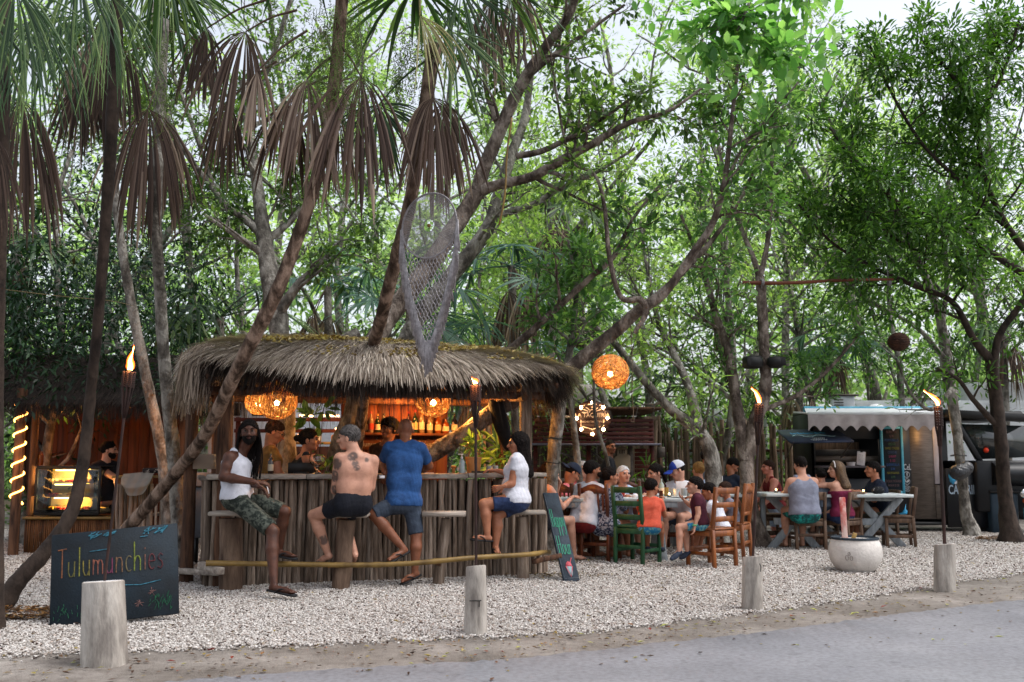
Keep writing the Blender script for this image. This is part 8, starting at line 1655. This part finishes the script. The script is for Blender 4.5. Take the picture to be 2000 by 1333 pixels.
for a in (.04, .97): mb = MB(); q = h0 + X * Wd * a; beam(mb, q, V3(q[0] + .1, FT_Y, q[2] - .3), .02, .02); mb.build('hatch_strut', M['steel'], tk)
# awning: roller box, sloped cloth, scalloped valance
a0, a1 = tx(1572), W(1838, 900, FT_Y - .1)[0]; ya = FT_Y - 1.0; zB = TP(0, 808, ya)[2]; zR = zt + .07
MB().tube([(a0, FT_Y - .05, zR), (a1 + .05, FT_Y - .05, zR)], .06, 10).build('roller', M['blue'], tk, smooth=60)
x0, x1 = W(1580, 900, ya)[0], W(1843, 900, ya)[0]
n = 120; xs = np.linspace(x0, x1, n); mb = MB(); A_ = np.stack([np.linspace(a0, a1, n), np.full(n, FT_Y - .1), np.full(n, zR + .02)], 1); B_ = np.stack([xs, np.full(n, ya), np.full(n, zB)], 1); M_ = (A_ + B_) / 2 - V3(0, 0, .03)
rows = [A_, M_, B_]; mb.add(np.concatenate(rows), [(r_ * n + i, r_ * n + i + 1, (r_ + 1) * n + i + 1, (r_ + 1) * n + i) for r_ in range(2) for i in range(n - 1)]); mb.build('awning_cloth', M['white'], tk, smooth='all')
MB().bbox(((x0 + x1) / 2, ya, zB), (x1 - x0, .05, .05), .01).build('front_bar', M['white'], tk)
sc = 11.0; ph = (xs - x0) / (x1 - x0) * sc; low = zB - .25 - .06 * (1 - np.abs(np.sin(ph * pi)) * 1.6); yw = ya - .02 + .012 * np.sin(xs * 19) ; mb = MB()
V_ = np.concatenate([np.stack([xs, yw, np.full(n, zB - .02)], 1), np.stack([xs, yw - .01, (low + zB) / 2], 1), np.stack([xs, yw + .008 * np.sin(xs * 23), low], 1)]); mb.add(V_, [(r_ * n + i, r_ * n + i + 1, (r_ + 1) * n + i + 1, (r_ + 1) * n + i) for r_ in range(2) for i in range(n - 1)]); mb.build('valance', M['offwhite'], tk, smooth='all')
for x in (x0 + .03, x1 - .03): mb = MB(); beam(mb, (x, ya, zB), (x + .02, FT_Y, zR - .05), .03, .03); mb.build('awning_arm', M['white'], tk)
# menu board
mx0, mx1 = tx(1721), tx(1760); mz0, mz1 = tz(962), tz(836); bo = MB().bbox(((mx0 + mx1) / 2, FT_Y - .05, (mz0 + mz1) / 2), (mx1 - mx0, .03, mz1 - mz0), .004).build('menu_board', M['navy'], tk)
for x in (mx0, mx1): MB().bbox((x, FT_Y - .055, (mz0 + mz1) / 2), (.045, .045, mz1 - mz0 + .05), .006).build('frame_bar', M['blue'], bo)
for z in (mz0, mz1): MB().bbox(((mx0 + mx1) / 2, FT_Y - .055, z), (mx1 - mx0 - .045, .045, .045), .006).build('frame_bar', M['blue'], bo)
for i, (tt, c_) in enumerate((('BURRITOS', '5c4a4e'), ('$ 90', '5c4a4e'), ('PORTOBELLO', '35507a'), ('VEGGIE', '3c5a44'), ('SWISS CHEESE', '6a6a34'), ('CEVICHE', '3a4a6a'), ('SHRIMP', '7a3a58'), ('$ 120', '7a3a58'), ('QUESADILLA', '2c4a7a'), ('$ 80', '2c4a7a'), ('HAWAIANA', '6a6a34'), ('$ 95', '3c5a44'), ('COQUE DORADO', '5c4a4e'), ('AGUA $ 20', '5c4a4e'))):
    print_text('lettering', tt, ((mx0 + mx1) / 2, FT_Y - .067, mz1 - .10 - i * (mz1 - mz0 - .12) / 14.2), (1, 0, 0), (0, 0, 1), .062, flat('menu_' + c_, c_), bo, sx=.66)
PR = flat('print_white', 'a8acb4', .5)
print_text('lettering', 'CeL', (tx(1771), FT_Y - .006, tz(918)), (1, 0, 0), (0, 0, 1), .15, PR, tk, sx=.55); print_text('lettering', 'ILIO', (tx(1735), FT_Y - .006, tz(1000)), (1, 0, 0), (0, 0, 1), .15, PR, tk, sx=.8)
def ring(cx, cz, r, w_, mat, name='icon', par=tk, y=FT_Y): mb = MB(); ribbon(mb, [(r * cos(a), r * sin(a)) for a in np.linspace(0, 2 * pi, 22)], w_, (cx, y - .001, cz), V3(1, 0, 0), V3(0, 0, 1), .004); return mb
cx = tx(1769.5)
mb = ring(cx, tz(927.5), .052, .009, PR); mb.build('icon_ring', PR, tk); print_text('icon_letter', 'f', (cx + .004, FT_Y - .006, tz(927.5) - .033), (1, 0, 0), (0, 0, 1), .11, PR, tk)
mb = ring(cx, tz(941), .052, .007, PR); mb.poly([(-.035, -.018), (-.01, -.03), (.02, -.02), (.034, .005), (.036, .022), (.02, .028), (.006, .02), (.002, .008), (-.02, .016), (-.032, .026), (-.034, .0), (-.022, -.012)], (cx, FT_Y - .005, tz(941)), (1, 0, 0), (0, 0, 1), .003); mb.build('icon_bird', PR, tk)
mb = ring(cx, tz(955), .052, .006, PR); [ribbon(mb, [(r_ * cos(a), r_ * sin(a)) for a in np.linspace(0, 2 * pi, 12)], .006, (cx, FT_Y - .001, tz(955)), V3(1, 0, 0), V3(0, 0, 1), .004) for r_ in (.014,)]; ribbon(mb, [(-.028, -.028), (-.028, .028), (.028, .028), (.028, -.028), (-.028, -.028)], .006, (cx, FT_Y - .001, tz(955)), V3(1, 0, 0), V3(0, 0, 1), .004); mb.build('icon_camera', PR, tk)
BLU = flat('print_blue', '3a92be', .5); mb = MB(); mb.poly([(-.10, -.05), (-.02, -.03), (.02, .04), (.05, .13), (.045, .03), (.07, -.0), (.12, -.04), (.1, -.06), (-.04, -.07)], (tx(1760), FT_Y - .006, tz(998)), (1, 0, 0), (0, 0, 1), .003); mb.build('splash_logo', BLU, tk)
# cab: doors, slanting pillar, windscreen, bonnet, bumper
xc = tx(1842); cabx = tx(1990)
panel('cab_door', tx(1842), tx(1925), tz(1030), tz(915), tkm, FT_Y - .08, .05)
print_text('lettering', 'CATERING', (tx(1845) - .0, FT_Y - .09, tz(965)), (1, 0, 0), (0, 0, 1), .235, flat('catering_print', '8a9aaa', .5), tk, align='LEFT', sx=.57)
mb = MB(); mb.poly([(0, 0), (.06, .10), (.0, .2), (-.06, .26), (-.085, .16), (-.06, .05)], (tx(1856), FT_Y - .085, tz(947)), (1, 0, .0), (0, 0, 1), .004); mb.build('leaf_logo', BLU, tk); mb = MB(); ribbon(mb, [(.1 * cos(a), .1 * sin(a)) for a in np.linspace(.3, 2.6, 12)], .035, (tx(1868), FT_Y - .082, tz(951)), V3(1, 0, 0), V3(0, 0, 1), .004); mb.build('arc_logo', PR, tk)
mb = MB(); beam(mb, (tx(1862), FT_Y - .05, zt - .03), (tx(1912), FT_Y - .05, tz(902)), .07, .09); mb.build('pillar', tkm, tk)
mb = MB(); beam(mb, (tx(1845), FT_Y - .02, zt), (tx(2012), FT_Y - .1, tz(818)), .3, .14); mb.build('cab_roof', M['black'], tk); mb = MB(); mb.bbox((tx(1930), FT_Y + .9, tz(812)), (tx(2010) - tx(1860), 1.9, .16), .05); mb.build('cab_roof', M['black'], tk)
WS = pm('windscreen', '1c2224', '2e3434', 2, rough=.12, bump=0, spec=.9); mb = MB(); mb.poly([(tx(1868), tz(828)), (tx(2005), tz(832)), (tx(2012), tz(893)), (tx(1905), tz(898))], (0, FT_Y - .0, 0), (1, 0, 0), (0, 0, 1), .02); mb.build('windscreen', WS, tk)
MB().bbox(((tx(1895) + tx(2040)) / 2, FT_Y + .55, (tz(900) + tz(1000)) / 2), (tx(2040) - tx(1895), 1.5, tz(900) - tz(1000)), .04).build('cab_body', tkm, tk)
mb = MB(); mb.tube([(tx(1925), FT_Y - .15, tz(925)), (tx(2060), FT_Y - .15, tz(928))], [.30, .33], 20, flat=.7); mb.build('bonnet', tkm, tk, smooth=60)
q = V3(tx(1974), FT_Y - .42, tz(963)); MB().lathe([(.0, -.03), (.09, -.02), (.1, .0), (.1, .02)], (0, 0, 0), 20); mb = MB(); v, f = ico(q, .085, 2); mb.add((v - q) * V3(1, .5, 1) + q, f); mb.build('headlight', M['chrome'], tk, smooth='all'); mb = MB(); v, f = ico(q + V3(.02, .02, -.13), .05, 2); mb.add((v - q - V3(.02, .02, -.13)) * V3(1, .6, 1) + q + V3(.02, .02, -.13), f); mb.build('indicator', flat('amber_lens', '9a3c14', .3), tk, smooth='all')
for i in range(5): MB().bbox((tx(2005), FT_Y - .40, tz(955) - .07 * i), (.42, .03, .03), .006).build('grille_bar', M['chrome'], tk)
MB().bbox((tx(2012), FT_Y - .5, tz(1001)), (tx(2060) - tx(1972), .12, .22), .02).build('bumper', M['blue'], tk)
mb = MB(); v, f = ico(V3(tx(1926), FT_Y - .02, tz(880)), .05, 1); mb.add(v, f); mb.build('sticker', flat('orange_sticker', 'c8381c', .4), tk, smooth='all')
for px in (1655, 1905):
    mb = MB(); prof = [(.2, -.12), (.36, -.12), (.38, -.06), (.38, .08), (.34, .12), (.2, .12)]; mb.lathe(prof, (0, 0, 0), 26); v = np.concatenate(mb.v); mb.v = [np.stack([v[:, 0] + tx(px), v[:, 2] + FT_Y + .12, v[:, 1] + .38], 1)]; wh = mb.build('wheel', M['rubber'], tk, smooth=40)
    mb = MB(); mb.lathe([(.03, -.13), (.19, -.12), (.2, -.02)], (0, 0, 0), 20); v = np.concatenate(mb.v); mb.v = [np.stack([v[:, 0] + tx(px), v[:, 2] + FT_Y + .12, v[:, 1] + .38], 1)]; mb.build('rim', M['steel'], wh, smooth=40)
# roof gear and the white trailer roof behind
q = TP(1640, 793, FT_Y + .8); t = thing('roof_cooler', 'square grey and white roof cooler on the food truck', 'cooler', q); MB().bbox(q, (.42, .5, .34), .012).build('casing', M['white'], t); MB().bbox(q + V3(0, 0, .19), (.56, .6, .03), .006).build('lid', M['steel'], t)
for i in range(5): MB().bbox(q + V3(-.1, -.255, -.1 + .05 * i), (.18, .012, .02), .002).build('louvre', M['steel'], t)
for px, lb in ((1712, 'white mushroom vent on the truck roof by the awning'), (1612, 'small white mushroom vent left of the roof cooler')): q = TP(px, 801, FT_Y + .5); t = thing('roof_vent', lb, 'vent', q); mb = MB(); mb.lathe([(.05, -.08), (.05, 0), (.13, .0), (.15, .05), (.09, .1), (.01, .115)], q, 18); mb.build('dome', M['white'], t, smooth=50)
t = thing('white_trailer', 'long white trailer roof showing above the food truck', 'trailer', V3(tx(1850), 22.5, 0)); a_, b_ = W(1660, 800, 22.3), W(2080, 760, 22.3); xl2, xr2 = a_[0], b_[0]; zt2 = W(0, 782, 22.3)[2]; MB().bbox(((xl2 + xr2) / 2, 23.4, zt2 / 2 + .2), (xr2 - xl2, 2.2, zt2 - .4), .08).build('body', M['white'], t)
for x in (xl2 + 1, xr2 - 1): mb = MB(); mb.lathe([(.2, -.1), (.36, -.1), (.36, .1), (.2, .1)], (0, 0, 0), 20); v = np.concatenate(mb.v); mb.v = [np.stack([v[:, 0] + x, v[:, 2] + 22.5, v[:, 1] + .36], 1)]; mb.build('wheel', M['rubber'], t)
q = W(1805, 788, 22.0); MB().bbox(q + V3(0, .8, 0), (.85, .8, .3), .05).build('roof_unit', M['offwhite'], t); q = W(1960, 790, 22.0); MB().bbox(q + V3(.3, 1.2, .25), (1.9, 1.6, .55), .08).build('upper_roof', M['white'], t)
# items on the counter of the truck
q = V3(tx(1676), FT_Y - .1, tz(912) + .02); t = thing('menu_clipboard', 'white clipboard menu standing on the truck counter', 'menu', q); mb = MB(); mb.bbox(q + V3(.02, 0, .13), (.15, .015, .25), .003, np.array([(1, 0, .12), (0, 1, 0), (-.12, 0, 1)], float)); mb.build('sheet', M['paper'], t); MB().bbox(q + V3(.035, -.01, .25), (.05, .012, .016), .002).build('clip', M['black'], t); mb = MB(); [ribbon(mb, [(-.03, .2 - .022 * i), (.05 + .01 * (i % 2), .2 - .022 * i)], .004, q + V3(0, -.008, 0), V3(1, 0, 0), V3(0, 0, 1), .002) for i in range(7)]; mb.build('print', flat('faded_ink', '77736f'), t)
q = V3(tx(1658), FT_Y - .1, tz(912) + .02); t = thing('white_tub', 'white tub beside the clipboard menu', 'tub', q); MB().lathe([(.07, 0), (.085, .06), (.09, .065), (.085, .065), (.07, .01)], q, 18).build('tub_body', M['paper'], t, smooth=40)
for px in (1487, 1735):
    q = W(px, 552, 15.15); t = thing('rope_tie', 'rope lashing holding the long pole, %s end' % ('speaker tree' if px < 1600 else 'right'), 'rope', q); mb = MB(); [mb.tube([q + V3(.01 * j, .05 * cos(a), .05 * sin(a)) for a in np.linspace(0, 2 * pi, 13)], .007, 4, cap=False) for j in range(4)]; mb.tube([q, q + V3(.03, .1, .35 if px > 1600 else -.1)], .008, 4); mb.build('lashing', M['rope'], t)
# ============================================================ HANGING AND TIED THINGS
# dreamcatcher
hc_ = W(838, 441, 9.45); a_ = radians(30); X = V3(cos(a_), -sin(a_), 0); up = V3(0, 0, 1); N = np.cross(X, up); hr = 66 / F * 9.45; t = thing('dreamcatcher', 'large grey knotted dreamcatcher with long fringe hanging above the thatch', 'dreamcatcher', hc_)
def hpnt(a, r=1.0): return hc_ + (X * cos(a) + up * sin(a)) * hr * r
mb = MB(); aa = np.linspace(0, 2 * pi, 49); mb.tube([hpnt(a) for a in aa], .008, 7, cap=False); [mb.tube([hpnt(a + .02) + N * .009 * cos(a * 40) + up * .003 for a in np.linspace(0, 2 * pi, 120)], .0035, 4, cap=False)]; mb.build('hoop', M['rope'], t, smooth='all')
mb = MB(); n_ = 18
for i in range(n_): a = 2 * pi * i / n_; mb.tube([hpnt(a + .12, .2), hpnt(a + .06, .6), hpnt(a, 1.0)], .0022, 4, cap=False)
for r in (.2, .21, .97): mb.tube([hpnt(a, r) for a in np.linspace(0, 2 * pi, 33)], .003, 4, cap=False)
mb.build('web', M['rope'], t)
ln = MB()
for j in range(20):                                           # fine crocheted disc: many thin threads
    r = .22 + .76 * j / 20; ln.tube([hpnt(a, r * (1 + .012 * sin(a * n_))) + N * .003 for a in np.linspace(0, 2 * pi, 55)], .0013, 3, cap=False)
for i in range(72): a = 2 * pi * i / 72; ln.tube([hpnt(a, .22), hpnt(a + .05, .98)], .0011, 3, cap=False)
ln.build('lace', M['rope'], t)
gz = bpy.data.materials.new('gauze'); gz.use_nodes = True; _n = gz.node_tree.nodes; _n.clear(); _o = _n.new('ShaderNodeOutputMaterial'); _x = _n.new('ShaderNodeMixShader'); _t = _n.new('ShaderNodeBsdfTransparent'); _d = _n.new('ShaderNodeBsdfTranslucent'); _d.inputs[0].default_value = hexc('9c999c'); _x.inputs[0].default_value = .42; gz.node_tree.links.new(_t.outputs[0], _x.inputs[1]); gz.node_tree.links.new(_d.outputs[0], _x.inputs[2]); gz.node_tree.links.new(_x.outputs[0], _o.inputs[0])
mb = MB(); nn_ = 40; V_ = np.array([hpnt(2 * pi * i / nn_, r) for r in (.21, .97) for i in range(nn_)]); mb.add(V_, [(i, (i + 1) % nn_, nn_ + (i + 1) % nn_, nn_ + i) for i in range(nn_)]); mb.build('gauze', gz, t)
q = hpnt(0, 0); v, f = ico(q, .02, 1); MB().add(v * 1.0, f).build('bead', M['bamboo'], t)
def edge_x(z, s_):                                            # half width of the net at depth z below the hoop centre
    d = (hc_[2] - z); L = 250 / F * 9.45; k_ = max(0, 1 - max(0, d) / L); return s_ * hr * (1.02 if d < .05 else 1.02 * (1 - (1 - k_) ** 1.5) + .01)
L = 250 / F * 9.45; net = MB(); step = .03
for s_ in (-1, 1):
    for i in range(70):
        x = -hr * 2.2 + i * step * 1.45; q = []; 
        for k in range(60):
            z = hc_[2] - L * k / 59; xx = x + s_ * (L * k / 59) * .55 + .008 * sin(k * 1.7)
            inside = abs(xx) < abs(edge_x(z, 1)) and (xx * xx + (z - hc_[2]) ** 2) > (hr * .985) ** 2
            if inside: q.append(hc_ + X * xx + up * (z - hc_[2]))
            else:
                if len(q) > 2: net.tube(q[::2] if len(q) > 4 else q, .0055, 3, cap=False)
                q = []
        if len(q) > 2: net.tube(q[::2], .0055, 3, cap=False)
net.build('netting', M['rope'], t); frg = MB()
for s_ in (-1, 1):
    frg.tube([hc_ + X * edge_x(hc_[2] - L * k / 20, s_) + up * (-L * k / 20) for k in range(21)], .006, 5)
    for k in range(150):
        u = (k / 150) ** 1.0; z = hc_[2] + .02 - L * 1.0 * u; p = hc_ + X * edge_x(z, s_) * rnd.uniform(.96, 1.04) + up * (z - hc_[2]); ll = rnd.uniform(.26, .36) * (1 - .25 * u); frg.tube([p, p + V3(rnd.gauss(0, .006), rnd.gauss(0, .004), -ll * .5), p + V3(rnd.gauss(0, .008), rnd.gauss(0, .005), -ll)], [.0075, .007, .008], 4)
for k in range(70): p = hc_ + X * rnd.gauss(0, .022) - up * (L + .0 - rnd.uniform(0, .1)); frg.tube([p, p + V3(rnd.gauss(0, .006), 0, -.12), p + V3(rnd.gauss(0, .008), 0, -rnd.uniform(.2, .27))], .0048, 4)
frg.build('fringe', M['rope'], t, kind='stuff'); MB().tube([hpnt(pi / 2), hpnt(pi / 2) + V3(.03, .2, .5)], .004, 5).build('cord', M['rope'], t)
# speakers
q = W(1470, 708, 15.1); t = thing('speaker', 'black horn loudspeaker strapped to the trunk, left one of the pair', 'speaker', q, 'black speakers on the tree'); MB().bbox(q, (.25, .27, .19), .04, rotz(.25)).build('cabinet', M['black'], t); MB().bbox(q + V3(-.035, -.134, 0), (.18, .012, .14), .004, rotz(.25)).build('grille', M['rubber'], t)
q = W(1514, 708, 15.15); t = thing('speaker', 'black horn loudspeaker strapped to the trunk, right one of the pair', 'speaker', q, 'black speakers on the tree'); MB().bbox(q, (.23, .27, .17), .04, rotz(-.3)).build('cabinet', M['black'], t); MB().bbox(q + V3(.04, -.132, 0), (.17, .012, .13), .004, rotz(-.3)).build('grille', M['rubber'], t)
# horizontal pole between the trees and the basket ball hanging from it
t = thing('long_pole', 'long brown bamboo pole tied across between the trees', 'pole', W(1452, 553, 15.2)); p = smooth_path([W(1450, 553, 15.2), W(1540, 553, 15.1), (W(1640, 548, 15.1)), W(1745, 546, 15.1)], 8); MB().tube(p, [.032 * (1.15 if i % 5 == 0 else 1) * (1 - .4 * i / len(p)) for i in range(len(p))], 8).build('cane', pm('red_cane', '4a2214', '74402a', 4, (.3, 3, 3), rough=.6), t, smooth=50)
q = W(1755, 668, 14.8); r = 20 / F * 14.8; t = thing('basket_ball', 'brown woven basket ball hanging unlit from the branches', 'basket', q); mb = MB()
for j in range(15):
    ph = -1.35 + 2.7 * j / 14; mb.tube([q + V3(r * cos(ph) * cos(a) * (1 + .03 * (-1) ** (i + j)), r * cos(ph) * sin(a) * (1 + .03 * (-1) ** (i + j)), r * .85 * sin(ph)) for i, a in enumerate(np.linspace(0, 2 * pi, 29))], r * .085, 4, cap=False)
mb.build('weave', pm('basket_brown', '24140e', '4a2e20', 12, rough=.8), t); v, f = ico(q, r * .9, 2); MB().add((v - q) * V3(1, 1, .85) + q, f).build('lining', M['thatch_dark'], t); MB().tube([q + V3(0, 0, r * .8), q + V3(0, 0, .3)], .004, 4).build('cord', M['black'], t)
# black bag tied round the trunk, truck side; straps on trunks
q = W(1872, 922, 17.3); t = thing('rubbish_bag', 'black plastic bag bulging from the trunk by the truck', 'bag', q)
def bf2(P): return smin(ell(P, q + V3(-.05, -.14, 0), np.eye(3), (.17, .13, .12)), rc(P, q + V3(-.08, -.16, -.02), q + V3(.08, -.14, .07), .12, .11), .05) + wr(P, .006, 1.2)
MB().add(*surface_nets(bf2, q - .4, q + .35, .012)).build('sack', pm('bag_black', '121318', '22242a', 8, rough=.35, bump=.5, bs=40, spec=.6), t, smooth='all')
def strap(label, px, py, Y, r): q = W(px, py, Y); t = thing('strap', label, 'strap', q); MB().tube([q + V3(r * cos(a), r * sin(a), .01 * sin(2 * a)) for a in np.linspace(0, 2 * pi, 21)], .008, 5, cap=False).build('band', M['black'], t)
strap('upper black band round the pale trunk by the bar', 1080, 856, 13.0, .125); strap('lower black band round the pale trunk by the bar', 1076, 904, 13.0, .125); strap('thin cable tied round the trunk above the black bag', 1872, 890, 17.5, .13)
# black bin behind the right trunk
b = G(1943, 1043); t = thing('dark_bin', 'dark wheeled bin behind the right hand tree trunk', 'bin', b); mb = MB(); mb.bbox(b + V3(.25, .3, .36), (.5, .45, .72), .03); mb.build('tub', pm('bin_blue', '1a2a38', '22343f', 4, rough=.5), t); MB().bbox(b + V3(.25, .3, .74), (.54, .5, .05), .015).build('lid', M['black'], t)
# cord hanging by the big lamp, and cables
t = thing('hanging_rope', 'thin rope with a loop hanging beside the big round lamp', 'rope', W(1236, 720, 12)); MB().tube(smooth_path([W(1232, 640, 12), W(1235, 700, 12), W(1234, 760, 12), W(1237, 808, 12), W(1232, 822, 12), W(1238, 824, 12), W(1237, 810, 12)], 5), .004, 4).build('strand', flat('rope_c', '6a5a48'), t)
t = thing('dead_branch', 'long dry petiole hanging among the fig limbs', 'branch', W(985, 300, 12)); MB().tube(smooth_path([W(1000, 230, 11), W(990, 300, 11), W(986, 380, 11), (W(975, 440, 11))], 6), .012, 5).build('stalk', M['bamboo'], t)
for k, (px, py, Y, rr) in enumerate(((1100, 1128, 10.9, .25), (1080, 1100, 11.2, .3))):
    litter('leaves', [G(px, py) + V3(rnd.gauss(0, rr), rnd.gauss(0, rr * .6), .03) for _ in range(220)], .05, None, 'fallen brown leaves under the %s' % ('leaning chalkboard' if k == 0 else 'round topped stool'), LM_dry)
